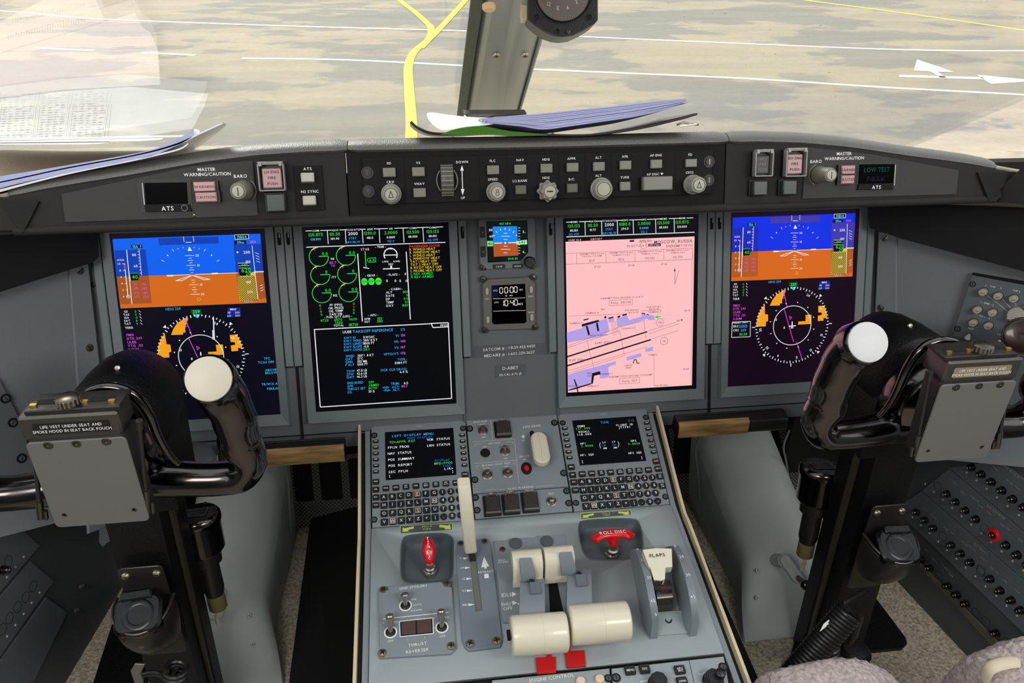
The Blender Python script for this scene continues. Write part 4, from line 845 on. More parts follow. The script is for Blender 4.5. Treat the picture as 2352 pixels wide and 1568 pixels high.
o = thing('sync_panel', 'small black ATS and N2 SYNC panel with two light grey push buttons', 'control panel', M)
b = MB(); b.slab([L(*p) for p in [(1862, 272), (2080, 268), (2108, 612), (1890, 620)]], .0002, .0022, 'gp_black', .0005); b.build('plate', o)
for x, y in ((1976, 360), (1990, 536)): b = MB(); p = L(x, y); b.slab(rr(p[0], p[1] - .0005, 110 * k, 82 * k, .001, 2), .002, .004, 'black'); b.slab(rr(*p, 100 * k, 70 * k, .001, 2), .004, .0075, 'btn_light', .001); b.build('button', o)
b = MB(); b.text('ATS', *L(1972, 294), 22 * k, 'white', .0026, gap=.25); b.text('N2 SYNC', *L(1990, 468), 22 * k, 'white', .0026, gap=.2); b.poly(circ(*L(1903, 360), 4 * k, 8), 'void', .0026); b.poly(circ(*L(2052, 356), 4 * k, 8), 'void', .0026); b.build('lettering', o)
# ================================================================ things lying on the glareshield
# clipboard with its papers
M = T(0, -.235, 1.092); o = thing('clipboard', 'bowed dark clipboard with a green front edge lying in front of the window post', 'clipboard', M); mi = M.inverted()
def sag(P, y0, y1, dz, mt, th, n=30, zt=None, tf=None):
    """a bowed sheet: edge line P of pixels on plane y0, running back to y1"""
    E = cr3([HY(x, y, y0) for x, y in P], 6); V = []; F = []; m_ = 5
    for e in E:
        for j in range(m_ + 1): f = j / m_; V.append((e.x, y0 + (y1 - y0) * f, e.z - dz * f))
    for i in range(len(E) - 1):
        for j in range(m_): a = i * (m_ + 1) + j; F.append([a, a + m_ + 1, a + m_ + 2, a + 1])
    return V, F
b = MB(mi); V, F = sag([(942, 281), (960, 296), (995, 308), (1060, 309), (1150, 305), (1240, 311), (1330, 313), (1400, 308), (1480, 295), (1560, 276), (1602, 264)], -.235, -.12, .034, None, 0)
b.add(V, F, 'black_metal'); q = b.build('board', o); md = q.modifiers.new('t', 'SOLIDIFY'); md.thickness = .0022; md.offset = 1
b = MB(mi); E = [HY(*p, -.2358) for p in cr3([(1010, 309, 0), (1045, 297, 0), (1080, 291, 0), (1112, 290, 0), (1160, 299, 0), (1200, 304, 0), (1255, 309, 0)], 5) for p in [(p.x, p.y)]]; E2 = [HY(*p, -.2358) for p in [(1260, 311), (1200, 312), (1130, 308), (1060, 310)]]
b.poly([tuple(e) for e in E] + [tuple(e) for e in E2], 'clip_green'); b.build('edge_flap', o, label='green flap under the papers')
b = MB(mi); P0 = [HY(*p, -.12) for p in [(1066, 262), (1210, 261), (1205, 267), (1140, 270), (1125, 276), (1075, 275)]]; b.add([tuple(p) for p in P0] + [(p.x, p.y + .02, p.z - .0) for p in P0], [[0, 1, 2, 3, 4, 5], [11, 10, 9, 8, 7, 6]] + [[i, (i + 1) % 6, 6 + (i + 1) % 6, 6 + i][::-1] for i in range(6)], 'dark_steel'); b.tube([HY(1066, 265, -.125), HY(1078, 276, -.125), HY(1122, 277, -.125), HY(1138, 270, -.125), HY(1200, 268, -.125)], .0012, 'steel', 8); b.build('steel_clip', o)
M = T(.05, -.23, 1.1); mi = M.inverted(); o = thing('paper_stack', 'thick stack of bluish white papers clamped on the clipboard, its right end curling up', 'papers', M)
lay = [(1128, 283), (1200, 290), (1250, 297), (1310, 290), (1380, 280), (1460, 268), (1530, 252), (1576, 239)]; top = [(1100, 272), (1180, 265), (1260, 258), (1340, 250), (1420, 242), (1500, 233), (1578, 226)]
A = [HY(p.x, p.y, -.232) for p in cr3([(x, y, 0) for x, y in lay], 6)]; Bt = [HY(p.x, p.y, -.232) for p in cr3([(x, y, 0) for x, y in top], 7)]
n = min(len(A), len(Bt)); A = [A[round(i * (len(A) - 1) / (n - 1))] for i in range(n)]; Bt = [Bt[round(i * (len(Bt) - 1) / (n - 1))] for i in range(n)]
NS = 9
for s_ in range(NS):
    b = MB(mi); f0, f1 = s_ / NS, (s_ + .82) / NS; sh = random.uniform(-.002, .002)
    lo = [a.lerp(c, f0) + Vector((sh, 0, 0)) for a, c in zip(A, Bt)]; hi = [a.lerp(c, f1) + Vector((sh, 0, 0)) for a, c in zip(A, Bt)]; V = []; 
    for a, c in zip(lo, hi): V += [tuple(a), tuple(c), (c.x, c.y + .10, c.z - .034), (a.x, a.y + .10, a.z - .034)]
    F = []
    for i in range(n - 1):
        a = i * 4
        F += [[a, a + 4, a + 5, a + 1], [a + 2, a + 6, a + 7, a + 3], [a, a + 3, a + 7, a + 4]]
    b.add(V, F, 'paper_edge'); b.add(V, [[i * 4 + 1, i * 4 + 5, i * 4 + 6, i * 4 + 2] for i in range(n - 1)] + [[0, 1, 2, 3], [(n - 1) * 4 + 3, (n - 1) * 4 + 2, (n - 1) * 4 + 1, (n - 1) * 4]], 'paper')
    b.build('sheet_bundle', o)
M = T(-.07, -.2, 1.1); mi = M.inverted(); o = thing('paper_sheet', 'white sheet curling up at the left end of the clipboard', 'paper', M)
b = MB(mi); E = [HY(p.x, p.y, -.2) for p in cr3([(975, 255, 0), (985, 275, 0), (1010, 300, 0)], 6)]; E2 = [HY(p.x, p.y, -.228) for p in cr3([(1128, 288, 0), (1070, 291, 0), (1010, 304, 0)], 6)]
E = [HY(x, y, -.2) for x, y in [(975, 255), (1010, 262), (1050, 267), (1095, 271), (1145, 271)]]; E2 = [HY(x, y, -.232) for x, y in [(1012, 306), (1040, 298), (1072, 291), (1105, 289), (1135, 286)]]; E3 = [HY(x, y, -.2) for x, y in [(975, 255), (1012, 262), (1050, 267), (1095, 271), (1145, 271)]]
V = []; F = []
for i in range(5):
    a, c = E[i], E2[i]; md_ = HY([984, 1020, 1058, 1098, 1140][i], [278, 282, 280, 280, 279][i], -.222); V += [tuple(a), tuple(md_), tuple(c)]
for i in range(4): F += [[i * 3, i * 3 + 3, i * 3 + 4, i * 3 + 1], [i * 3 + 1, i * 3 + 4, i * 3 + 5, i * 3 + 2]]
b.add(V, F, 'paper'); q = b.build('sheet', o); q.modifiers.new('s', 'SUBSURF').render_levels = 2; md = q.modifiers.new('t', 'SOLIDIFY'); md.thickness = .0004
# left papers: layered sheets whose edge curls up towards the middle
M = T(-.4, -.22, 1.1); mi = M.inverted(); o = thing('paper_pile', 'loose pile of white sheets on the left end of the glareshield, edges showing', 'papers', M)
edges = [([(-120, 468), (0, 432), (150, 398), (300, 368), (365, 352), (436, 318), (445, 300)], [(-120, 425), (0, 405), (150, 380), (290, 356), (360, 340), (420, 312), (445, 295)], 'paper_edge'),
         ([(-120, 440), (0, 420), (150, 388), (310, 358), (400, 335), (460, 308), (512, 284)], [(-120, 436), (0, 417), (150, 385), (310, 355), (400, 331), (460, 304), (510, 281)], 'paper'),
         ([(-120, 478), (0, 441), (150, 402), (300, 371), (350, 360), (410, 345), (432, 332)], [(-120, 470), (0, 435), (150, 398), (300, 368), (350, 356), (410, 341), (432, 328)], 'paper')]
for lo, hi, mt in edges:
    b = MB(mi); A = [HY(p.x, p.y, -.236) for p in cr3([(x, y, 0) for x, y in lo], 6)]; Bt = [HY(p.x, p.y, -.236) for p in cr3([(x, y, 0) for x, y in hi], 6)]; V = []; n = len(A); m_ = 6
    for i_, (a, c) in enumerate(zip(A, Bt)):
        V.append(tuple(a)); s_ = 1 - .85 * (i_ / (n - 1)) ** 2
        for j in range(m_ + 1): f = j / m_; V.append((c.x, -.236 + .12 * f * s_, c.z - .042 * f * s_))
    w_ = m_ + 2; F = [[i * w_, (i + 1) * w_, (i + 1) * w_ + 1, i * w_ + 1] for i in range(n - 1)]; b.add(V, F, mt); F = [[i * w_ + j, (i + 1) * w_ + j, (i + 1) * w_ + j + 1, i * w_ + j + 1] for i in range(n - 1) for j in range(1, m_ + 1)]; b.add(V, F, 'paper')
    b.build('sheet', o)
# loose pages lying forward on the dash top; the windscreen mirrors them
def refl(px, py):
    q = hitp(px, py, (0, .38, WZ(.38)), nW); d = ray(px, py); r = d - 2 * d.dot(nW) * nW
    P0_ = Vector((0, -.2, 1.055)); P1_ = Vector((0, .45, .892)); N_ = (P1_ - P0_).cross(Vector((1, 0, 0))).normalized(); N_ = N_ if N_.z > 0 else -N_
    t = (P0_ + N_ * .012 - q).dot(N_) / r.dot(N_); return q + r * t, N_
mat('paper_refl_pink', 'f7dfe0', .7)  # pink cast of the windscreen reflection, put into the page colour
o = thing('loose_pages', 'overlapping printed pages lying flat on the dash, mirrored in the left windscreen', 'papers', T(-.5, .2, .98)); pi2 = o.matrix_world.inverted()
for n_, (P, mt) in enumerate((([(-60, 80), (180, -40), (214, -12), (240, 45), (240, 200), (-60, 300)], 'paper_refl_pink'), ([(-60, 140), (310, 28), (326, 60), (345, 72), (362, 112), (368, 192), (-60, 215)], 'paper_refl_pink'), ([(-60, 232), (150, 206), (300, 196), (478, 212), (470, 240), (442, 292), (200, 330), (-60, 380)], 'paper'))):
    Q = [refl(*p) for p in P]; Nn = Q[0][1]; V = [q[0] + Nn * (.0015 * n_) for q in Q]; b = MB(pi2); b.hexa([v - Nn * .0005 for v in V][::-1], [v for v in V][::-1], mt); b.build('page', o)
b = MB(pi2)
def ink(P, n_): Q = [refl(*p) for p in P]; b.add([tuple(q[0] + q[1] * (.0015 * n_ + .0004)) for q in Q], [list(range(len(P)))], 'paper_ink')
random.seed(12)
for r_ in range(24):
    for c_ in range(16):
        x = 8 + c_ * 15 + r_ * -.6; y = 242 + r_ * 5.4 - c_ * .6 + 0
        if random.random() < .2 or (c_ in (5, 10)): continue
        w_ = random.uniform(6, 12); ink([(x, y), (x + w_, y - .6), (x + w_, y + 1.2), (x, y + 1.8)], 2)
for c_ in (-4, 76, 84, 152, 160, 240, 248): ink([(c_ + 8, 236), (c_ + 9.5, 236), (c_ - 6, 372), (c_ - 7.5, 372)], 2)
for c_ in range(30): x = 18 + c_ * 6; y = 90 - c_ * 1.4; ink([(x, y), (x + 2.5, y - .6), (x + 2.5, y - random.uniform(6, 16)), (x, y - 8)], 0)
for y in (106, 110, 118): ink([(255, y), (335, y - 2), (335, y - 1), (255, y + 1)], 1)
b.build('print', o, kind='stuff')
# small metal clip on the glareshield, right of the clipboard
p = HY(1578, 290, -.17); M = T(*p); o = thing('metal_clip', 'tiny metal clip lying right of the clipboard', 'clip', M); b = MB(); b.tube([(-.012, 0, .002), (-.004, .003, .004), (.006, 0, .002), (.014, .002, .001)], .0012, 'dark_steel', 8); b.tube([(-.010, -.003, .001), (.010, -.003, .003)], .001, 'steel', 8); b.build('wire', o)
# ================================================================ standby compass hanging from the post
p0 = HY(1285, 12, -.13); Mc = frame(p0, (1, -.08, .01), (0, .3, .954)); o = thing('standby_compass', 'black standby compass hanging in front of the window post, cut by the top edge', 'compass', Mc)
Lc = Lay(Mc, 4.704, 1000, 0); k = Lc.px(1380, 100)
P = [Lc(*p) for p in [(998, -330), (1755, -330), (1758, 215), (1720, 255), (1600, 330), (1480, 385), (1380, 398), (1290, 390), (1180, 350), (1080, 280), (998, 205)]]
b = MB(); b.slab(P, -.045, 0, 'satin_black', .0015); b.build('housing', o)
cc = Lc(1378, -80); b = MB(); R1 = 325 * k; b.lathe([(R1 * 1.02, .0), (R1 * 1.02, .003), (R1 * .97, .003), (R1 * .95, .001), (0, .001)], 'gloss_black', 48, T(*cc, .0)); b.build('rim', o)
b = MB(); b.slab(circ(*cc, R1 * .95, 48), .0008, .0014, mat('dial', '5d5350', .5))
for i in range(72):
    a = R_(i * 5 + 2); r0 = R1 * (.80 if i % 2 else .84); b.seg((cc[0] + r0 * math.sin(a), cc[1] - r0 * math.cos(a)), (cc[0] + R1 * .92 * math.sin(a), cc[1] - R1 * .92 * math.cos(a)), 6 * k, 'btn_grey', .0018)
for i, s in enumerate(('3', '6', '9', 'N', '33', '30', 'W', '24', '21', 'S', '15', '12', 'E')):
    pass
for s, x, y, r_ in (('12', 1226, 45, -40), ('E', 1324, 90, -12), ('6', 1428, 82, 12), ('3', 1522, 25, 40), ('15', 1140, -60, -70), ('N', 1600, -60, 70)): b.text(s, *Lc(x, y), 44 * k, 'btn_light', .0019, rot=r_ * .3 + 180 * 0)
b.build('dial', o)
for x, y in ((1094, 188), (1660, 185)): b = MB(); b.lathe([(36 * k, 0), (36 * k, .001), (30 * k, .0012), (28 * k, .0), (0, 0)], 'black', 20, T(*Lc(x, y), .0005)); b.build('mounting_hole', o)
b = MB(); b.lathe([(30 * k, 0), (30 * k, .0012), (22 * k, .0014), (20 * k, .0), (0, 0)], 'black', 20, T(*Lc(1322, 338), .0003)); b.build('adjuster', o)
place('screw', SCREW, o, T(*Lc(1433, 342), .001) @ RZ(60) @ SCL(32 * k)); 
b = MB(); b.box(Lc(978, 0)[0], Lc(978, 20)[1] + .02, -.040, .009, .07, .022, 'trim_cream', .001); b.build('bracket', o)
# ================================================================ pedestal
HW = .2181
ped = thing('centre_pedestal', 'grey centre pedestal between the two pedal wells with cream edge strips', 'pedestal', T(0, -.25, FLOOR)); pi = ped.matrix_world.inverted()
b = MB(pi)
def prof(dz=0, dx=0):
    f = lambda M, y: M @ Vector((0, y, dz))
    return [f(FM, .02), FM @ Vector((0, -.165, dz)), f(TH, -.2366 - .14)]
A = prof(-.004)
for x0, x1, mt in ((-HW - .0085, -HW - .001, 'ped_grey'), (HW + .001, HW + .0085, 'ped_grey')):
    P = [(y, z) for _, y, z in A]; V0 = [(x0, y, z) for y, z in P] + [(x0, P[-1][0], FLOOR), (x0, .02, FLOOR)]; V1 = [(x1, y, z) for y, z in P] + [(x1, P[-1][0], FLOOR), (x1, .02, FLOOR)]
    b.hexa(V0, V1, mt); b.build('side_wall', ped); b = MB(pi)
b = MB(pi @ TH); b.slab([(-HW, 0.0), (HW, 0.0), (HW, -.2350), (-HW, -.2350)][::-1], -.006, 0, 'ped_light', .0006); deck = b.build('throttle_deck', ped)
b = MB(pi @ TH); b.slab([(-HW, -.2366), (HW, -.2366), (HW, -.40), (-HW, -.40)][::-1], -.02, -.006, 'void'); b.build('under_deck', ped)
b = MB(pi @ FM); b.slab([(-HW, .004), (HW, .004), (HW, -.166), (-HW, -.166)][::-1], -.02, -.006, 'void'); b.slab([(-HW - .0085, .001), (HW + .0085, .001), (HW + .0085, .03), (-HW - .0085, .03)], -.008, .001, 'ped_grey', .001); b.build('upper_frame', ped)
for sx in (-1, 1):
    x = sx * (HW + .0165); P = [FM @ Vector((x, .015, -.004)), FM @ Vector((x, -.01, .004)), FM @ Vector((x, -.165, .004)), TH @ Vector((x, -.05, .003)), TH @ Vector((x, -.2366, .003)), TH @ Vector((x, -.40, .003))]
    C = cr3(P, 5); b = MB(pi); th = .0020; V = []
    for c in C: V += [(c.x - th, c.y, c.z - .03), (c.x + th, c.y, c.z - .03), (c.x + th, c.y, c.z), (c.x - th, c.y, c.z)]
    F = [[i * 4 + k, i * 4 + (k + 1) % 4, (i + 1) * 4 + (k + 1) % 4, (i + 1) * 4 + k] for i in range(len(C) - 1) for k in range(4)]; b.add(V, F, 'trim_cream'); b.build('edge_strip', ped, label='thin cream edge strip')
    b = MB(pi); V0 = []; 
    for q in range(1):
        xa, xb = sx * (HW + .010), sx * (HW + .0185); Pp = [(p.y, p.z - .012) for p in C]; V0 = [(xa, y, z) for y, z in Pp] + [(xa, Pp[-1][0], FLOOR), (xa, Pp[0][0], FLOOR)]; V1 = [(xb, y, z) for y, z in Pp] + [(xb, Pp[-1][0], FLOOR), (xb, Pp[0][0], FLOOR)]; b.hexa(V0, V1, 'black')
    b.build('side_skin', ped)
# ---- control display units
def keymesh(shape, wk, hk, hh=.0032):
    b = MB(); 
    b.slab(circ(0, 0, wk / 2, 14) if shape == 'c' else rr(0, 0, wk, hk, .0012, 2), .0, hh, 'key_black', .0008); return b
def cdu(name, x0, corners, crop, left, label):
    xa, xb = x0; cx = (xa + xb) / 2; M = on(FM, cx, -.0825, 0); o = thing('control_display_unit', label, 'keypad unit', M); L = Lay(M, *crop); kx, kk = crop[0], None
    b = MB(); b.slab(rr(0, 0, xb - xa - .0022, .1635, .0008, 2), -.006, 0, 'ped_grey', .0006); b.build('case', o)
    ctr = corners['c']; k = L.px(*ctr)
    b = MB(); P = [L(*p) for p in corners['scr']]; b.slab(P, -.0005, .0004, 'black'); b.poly([(p[0] * .985 + 0, p[1]) for p in P], em('06070c'), .0006)
    for s, x, y, h, c, al in corners['txt']: b.text(s, *L(x, y), h * k, em(c), .0009, al, mono=.92)
    for P_ in corners.get('lines', []): b.seg(L(*P_[0]), L(*P_[1]), 5 * k, em(WH), .0009)
    b.build('screen', o)
    def key(x, y, w_, h_, s, shape='r', light=0, bar=0):
        p = L(x, y, .0015); m_ = keymesh(shape, w_ * k, h_ * k)
        if light: m_.slab(rr(0, 0, w_ * k * .78, h_ * k * .78, .0006, 2), .003, .0034, mat('key_frame', 'd8c8b0', .5)); m_.slab(rr(0, 0, w_ * k * .6, h_ * k * .6, .0004, 2), .003, .0036, 'brown_lens')
        if bar: m_.box(0, 0, .003, w_ * k * .55, h_ * k * .24, .0005, 'white')
        elif s:
            ls = s.split('/') if len(s) > 1 else [s]; sz = (.5 if len(s) == 1 else (.30 if len(ls) == 1 else .25)) * h_ * k
            for i, t in enumerate(ls): m_.text(t, 0, ((len(ls) - 1) / 2 - i) * sz * 1.35, sz, 'white', .0037 if light else .0034, sx=1 if len(s) == 1 else .8)
        mm = m_.mesh('key'); place('key', mm, o, T(p[0], p[1], 0))
    for (xs_, ys_, xe, ye, n_) in corners['lsk']:
        for i in range(n_): f = i / (n_ - 1); key(xs_ + (xe - xs_) * f, ys_ + (ye - ys_) * f, corners['lw'][0], corners['lw'][1], '', bar=1)
    for x, y, s in corners['side']: key(x, y, corners['sw'][0], corners['sw'][1], s)
    for (x1, y1, x2, y2), names in corners['fn']:
        n_ = len(names)
        for i, s in enumerate(names): f = i / (n_ - 1); key(x1 + (x2 - x1) * f, y1 + (y2 - y1) * f, corners['sw'][0], corners['sw'][1], s)
    for (x1, y1, x2, y2), names in corners['rows']:
        n_ = len(names)
        for i, s in enumerate(names): f = i / (n_ - 1); rd = i >= 7; key(x1 + (x2 - x1) * f, y1 + (y2 - y1) * f, corners['kw'][0], corners['kw'][1], s, 'c' if rd else 'r', 1 if s in 'ENSW' and not rd else 0)
    for x, y in corners['fast']: place('fastener', DZUS, o, T(*L(x, y), 0) @ SCL(.0048))
    b = MB(); b.poly(rr(*L(*corners['lamp']), 74 * k, 10 * k, .0001, 1), 'btn_light', .0004); b.build('annunciator', o)
FN = ['FPLN', 'LEGS', 'DEP/ARR', 'PERF', 'DSPL/MENU', 'MFD/ADV', 'MFD/DATA', 'PREV']
ROWS = [list('ABCDEFG123'), list('HIJKLMN456'), list('OPQRSTU789'), list('VWXYZ') + ['SP', '|', '.', '0', '-']]
C_L = dict(c=(750, 800), lamp=(745, 204), scr=[(335, 275), (1155, 222), (1195, 785), (345, 850)], txt=[('LEFT DISPLAY MENU', 668, 308, 30, '3aa8e8', 'C'), ('TEXT DISPLAY', 752, 340, 26, '2a68d8', 'C'), ('TO>APPR REF', 545, 388, 29, '38d838', 'C'), ('VOR STATUS', 978, 358, 29, WH, 'C'), ('LRN STATUS', 980, 428, 29, WH, 'C'), ('FPLN PROG', 365, 462, 29, WH, 'L'), ('NAV STATUS', 368, 534, 29, WH, 'L'), ('POS SUMMARY', 370, 608, 29, WH, 'L'), ('POS REPORT', 374, 680, 29, WH, 'L'), ('SEC FPLN', 374, 755, 29, WH, 'L'), ('DISPLAY', 1115, 605, 26, '2a68d8', 'R'), ('MFD/PPOS', 1150, 638, 28, '48d848', 'R'), ('SIDE', 1130, 674, 26, '2a68d8', 'R'), ('L/R>', 1156, 708, 28, WH, 'R'), ('[', 380, 802, 26, WH, 'L'), (']', 1160, 742, 26, WH, 'R')],
    lsk=[(226, 384, 228, 748, 6), (1262, 308, 1290, 668, 6)], lw=(62, 34), side=[(226, 868, 'MSG'), (226, 962, 'DIR'), (226, 1056, 'IDX'), (226, 1150, 'TUN'), (1298, 780, 'EXEC'), (1306, 872, 'NEXT'), (1316, 965, 'CLR/DEL'), (1330, 1070, 'BRT/DIM')], sw=(70, 62), fn=[((347, 948, 1188, 880), FN)],
    rows=[((322, 1055, 1226, 975), ROWS[0]), ((324, 1150, 1232, 1072), ROWS[1]), ((326, 1250, 1240, 1172), ROWS[2]), ((328, 1352, 1244, 1268), ROWS[3])], kw=(72, 72), fast=[(208, 312), (1272, 228), (205, 1322), (1345, 1225)])
cdu('l', (-.2181, -.0722), C_L, (5.225, 820, 940), True, 'left control display unit showing LEFT DISPLAY MENU above its alphabet keypad')
C_R = dict(c=(760, 750), lamp=(618, 124), scr=[(198, 208), (1048, 150), (1188, 744), (300, 806)], txt=[('TUNE', 630, 232, 30, '2a8ac8', 'C'), ('2/2', 982, 208, 30, '6a7888', 'C'), ('COM3', 265, 288, 27, WH, 'L'), ('121.500', 240, 322, 29, '38d838', 'L'), ('RECALL', 282, 362, 26, WH, 'L'), ('118.000', 256, 400, 29, WH, 'L'), ('FLIGHT ID', 1006, 258, 26, WH, 'R'), ('JT1701', 978, 292, 29, WH, 'R'), ('HF1', 305, 518, 26, WH, 'L'), ('2.0000', 312, 552, 28, '38d838', 'L'), ('HF2', 1056, 476, 26, WH, 'R'), ('2.0000', 1104, 512, 28, '38d838', 'R'), ('LV', 622, 500, 24, WH, 'C'), ('UV', 622, 540, 26, '2a78d8', 'C'), ('AM', 634, 578, 24, WH, 'C'), ('LV', 750, 492, 24, WH, 'C'), ('UV', 758, 533, 26, '2a78d8', 'C'), ('AM', 770, 570, 24, WH, 'C'), ('HF1 SQ3', 305, 672, 26, WH, 'L'), ('HF2 SQ2', 1126, 632, 26, WH, 'R'), ('[', 320, 755, 30, WH, 'L'), (']', 1138, 700, 30, WH, 'R')],
    lines=[((562, 540), (572, 505)), ((562, 540), (580, 580)), ((822, 522), (806, 488)), ((822, 522), (812, 566))],
    lsk=[(100, 310, 165, 702, 6), (1192, 240, 1285, 628, 6)], lw=(68, 38), side=[(186, 828, 'MSG'), (204, 932, 'DIR'), (220, 1030, 'IDX'), (240, 1136, 'TUN'), (1318, 750, 'EXEC'), (1345, 850, 'NEXT'), (1368, 952, 'CLR/DEL'), (1400, 1078, 'BRT/DIM')], sw=(78, 70), fn=[((334, 920, 1216, 866), FN)],
    rows=[((326, 1026, 1268, 966), ROWS[0]), ((346, 1134, 1290, 1068), ROWS[1]), ((362, 1240, 1312, 1172), ROWS[2]), ((384, 1350, 1340, 1280), ROWS[3])], kw=(80, 80), fast=[(72, 238), (1182, 165), (1442, 1222), (250, 1305)])
cdu('r', (.0722, .2181), C_R, (5.807, 1280, 930), False, 'right control display unit showing the TUNE page above its alphabet keypad')
# ---- landing gear panel and ground proximity panel
def toggle(o, L, x, y, r, k, tilt=0, tall=.010, bat=.0042, col='steel', thick=1):
    p = L(x, y); b = MB(); b.lathe([(r * k, 0), (r * k, .0016), (r * .82 * k, .002), (r * .78 * k, .0008), (0, .0008)], 'steel', 22); b.lathe([(r * .74 * k, .0012), (r * .5 * k, .0024), (0, .0024)], 'brown_lens' if col == 'steel' else 'black', 18)
    a = R_(tilt); d = Vector((0, math.sin(a), math.cos(a))); P = [Vector((0, 0, .001)) + d * tall * f for f in (0, .25, .5, .75, .92, 1)]
    b.tube(P, [bat * .45, bat * .5, bat * .6, bat * .9, bat * .98, bat * .55], 'steel', 14, up=(1, 0, 0)); place('toggle', b.mesh('toggle'), o, T(*p, .0))
cr_ = (5.6, 1060, 940); M = on(FM, 0, -.0635, 0); o = thing('landing_gear_panel', 'grey landing gear panel between the two keypad units, with toggles and a white gear handle', 'control panel', M); L = Lay(M, *cr_); k = L.px(700, 600)
b = MB(); b.slab([(-.0711, -.0605), (.0711, -.0605), (.0711, .0625), (-.0711, .0625)], -.006, 0, 'ped_grey', .0006); b.build('plate', o)
for x, y, r, t in ((275, 278, 58, 15), (560, 545, 58, 38), (332, 848, 60, 12), (594, 825, 60, 12)): toggle(o, L, x, y, r, k, t)
b = MB(); b.lathe([(56 * k, 0), (56 * k, .0012), (50 * k, .0014), (50 * k, .0004), (0, .0004)], 'black', 24, T(*L(305, 562), 0)); b.build('test_socket', o)
def flipguard(o, L, x, y, w_, h_, k, name='guarded_switch', label=None):
    p = L(x, y); w_ *= k; h_ *= k; b = MB(); b.slab(rr(-.0008, -.0012, w_ * 1.08, h_ * 1.12, .0008, 2), 0, .0022, 'black'); b.slab(rr(0, 0, w_ * .92, h_ * .82, .0008, 2), .002, .0085, 'smoke_cover', .0012); b.slab(rr(0, -h_ * .45, w_ * .95, h_ * .07, .0005, 2), .002, .0065, 'clear_edge')
    for s in (-1, 1): b.box(s * w_ * .32, h_ * .45, .002, w_ * .10, h_ * .13, .007, 'clear_edge', .0008)
    b.tube([(-w_ * .3, h_ * .44, .0075), (w_ * .3, h_ * .44, .0075)], .0012, 'dark_steel', 8); place(name, b.mesh(name), o, T(*p, 0), label)
flipguard(o, L, 534, 255, 180, 190, k)
b = MB()
for a, c in (((376, 138), (402, 392)), ((146, 418), (680, 382)), ((680, 382), (738, 950)), ((168, 694), (704, 654)), ((418, 155), (440, 390)), ((620, 140), (640, 384))): b.seg(L(*a), L(*c), 9 * k, 'btn_light', .0004)
for a, c in (((170, 452), (268, 440)), ((172, 452), (175, 488)), ((580, 418), (658, 414)), ((657, 414), (660, 446)), ((190, 728), (232, 724)), ((192, 728), (198, 762)), ((660, 690), (686, 688)), ((685, 688), (690, 720))): b.seg(L(*a), L(*c), 8 * k, 'btn_light', .0004)
for s, x, y, h in (('NOSE STEER', 242, 158, 20), ('ARMED', 268, 194, 16), ('OFF', 286, 358, 18), ('HORN', 520, 140, 16), ('ANTI SKID', 420, 434, 20), ('TEST', 296, 482, 17), ('ARMED', 552, 464, 17), ('OFF', 568, 632, 17), ('MLG BAY OVHT TEST', 446, 706, 22), ('OVHT', 320, 758, 18), ('FAIL', 578, 734, 17), ('LDG GEAR', 905, 216, 30), ('UP', 798, 400, 26), ('DN LCK', 810, 602, 22), ('REL', 818, 643, 20)): b.text(s, *L(x, y), h * k, 'white', .0004, rot=1.5, gap=.2)
b.poly([L(*p) for p in [(794, 326), (762, 354), (784, 354), (784, 374), (806, 374), (806, 354), (826, 354)]], 'white', .0004); b.build('lettering', o)
p = L(1015, 500, .02); b = MB(); b.slab(rr(*L(918, 390), 50 * k, 240 * k, .003, 3), .0001, .0006, 'void')
b.build('handle_slot', o)
b = MB(); n = 28; w_, h_ = 205 * k, 450 * k; V = []; F = []
pr = [(.0, 0), (.8, 0), (1, .003), (1, .009), (.86, .012), (0, .0125)]
b.slab(rr(0, 0, w_ * .92, h_ * .97, w_ * .46, 8), 0, .0035, 'cream'); b.slab(rr(0, 0, w_ * .92, h_ * .97, w_ * .46, 8), .0035, .0105, 'cream', .0022); b.tube([(0, .01, -.012), (0, .01, 0)], .005, 'dark_steel', 12, up=(1, 0, 0)); b.build('gear_handle', o, label='white wheel-shaped gear handle').matrix_local = T(p[0], p[1], .013) @ RX(-8)
b = MB(); q = L(835, 760); b.lathe([(62 * k, 0), (62 * k, .0008), (46 * k, .0009), (46 * k, .0002), (0, .0002)], 'black', 22, T(*q, 0), 1.25); b.lathe([(30 * k, .0), (30 * k, .003), (22 * k, .0045), (0, .005)], 'paint_red', 18, T(*q, 0), 1.2); b.build('lock_release_button', o, label='small red button in a black ring')
for x, y in ((105, 248), (1195, 172), (170, 905), (1315, 818)): place('fastener', DZUS, o, T(*L(x, y), 0) @ SCL(.0055))
M = on(FM, 0, -.146, 0); o = thing('terrain_warning_panel', 'grey panel with three guarded push switches below the landing gear panel', 'control panel', M); L = Lay(M, *cr_); k = L.px(700, 1200)
b = MB(); b.slab([(-.0711, -.0175), (.0711, -.0175), (.0711, .0205), (-.0711, .0205)], -.006, 0, 'ped_grey', .0006); b.build('plate', o)
for x, y in ((398, 1235), (638, 1215), (885, 1190)): flipguard(o, L, x, y, 190, 235, k)
toggle(o, L, 1156, 1188, 60, k, 5, .008)
b = MB(); b.seg(L(312, 1036), L(562, 1024), 8 * k, 'btn_light', .0004); b.seg(L(960, 992), L(1202, 974), 8 * k, 'btn_light', .0004)
for s, x, y, h in (('TAWS WARNING', 756, 1008, 26), ('GS', 378, 1080, 20), ('FLAPS', 618, 1058, 18), ('TERRAIN', 866, 1042, 18), ('TEST', 1148, 1084, 22)): b.text(s, *L(x, y), h * k, 'white', .0004, rot=1.5, gap=.2)
b.build('lettering', o)
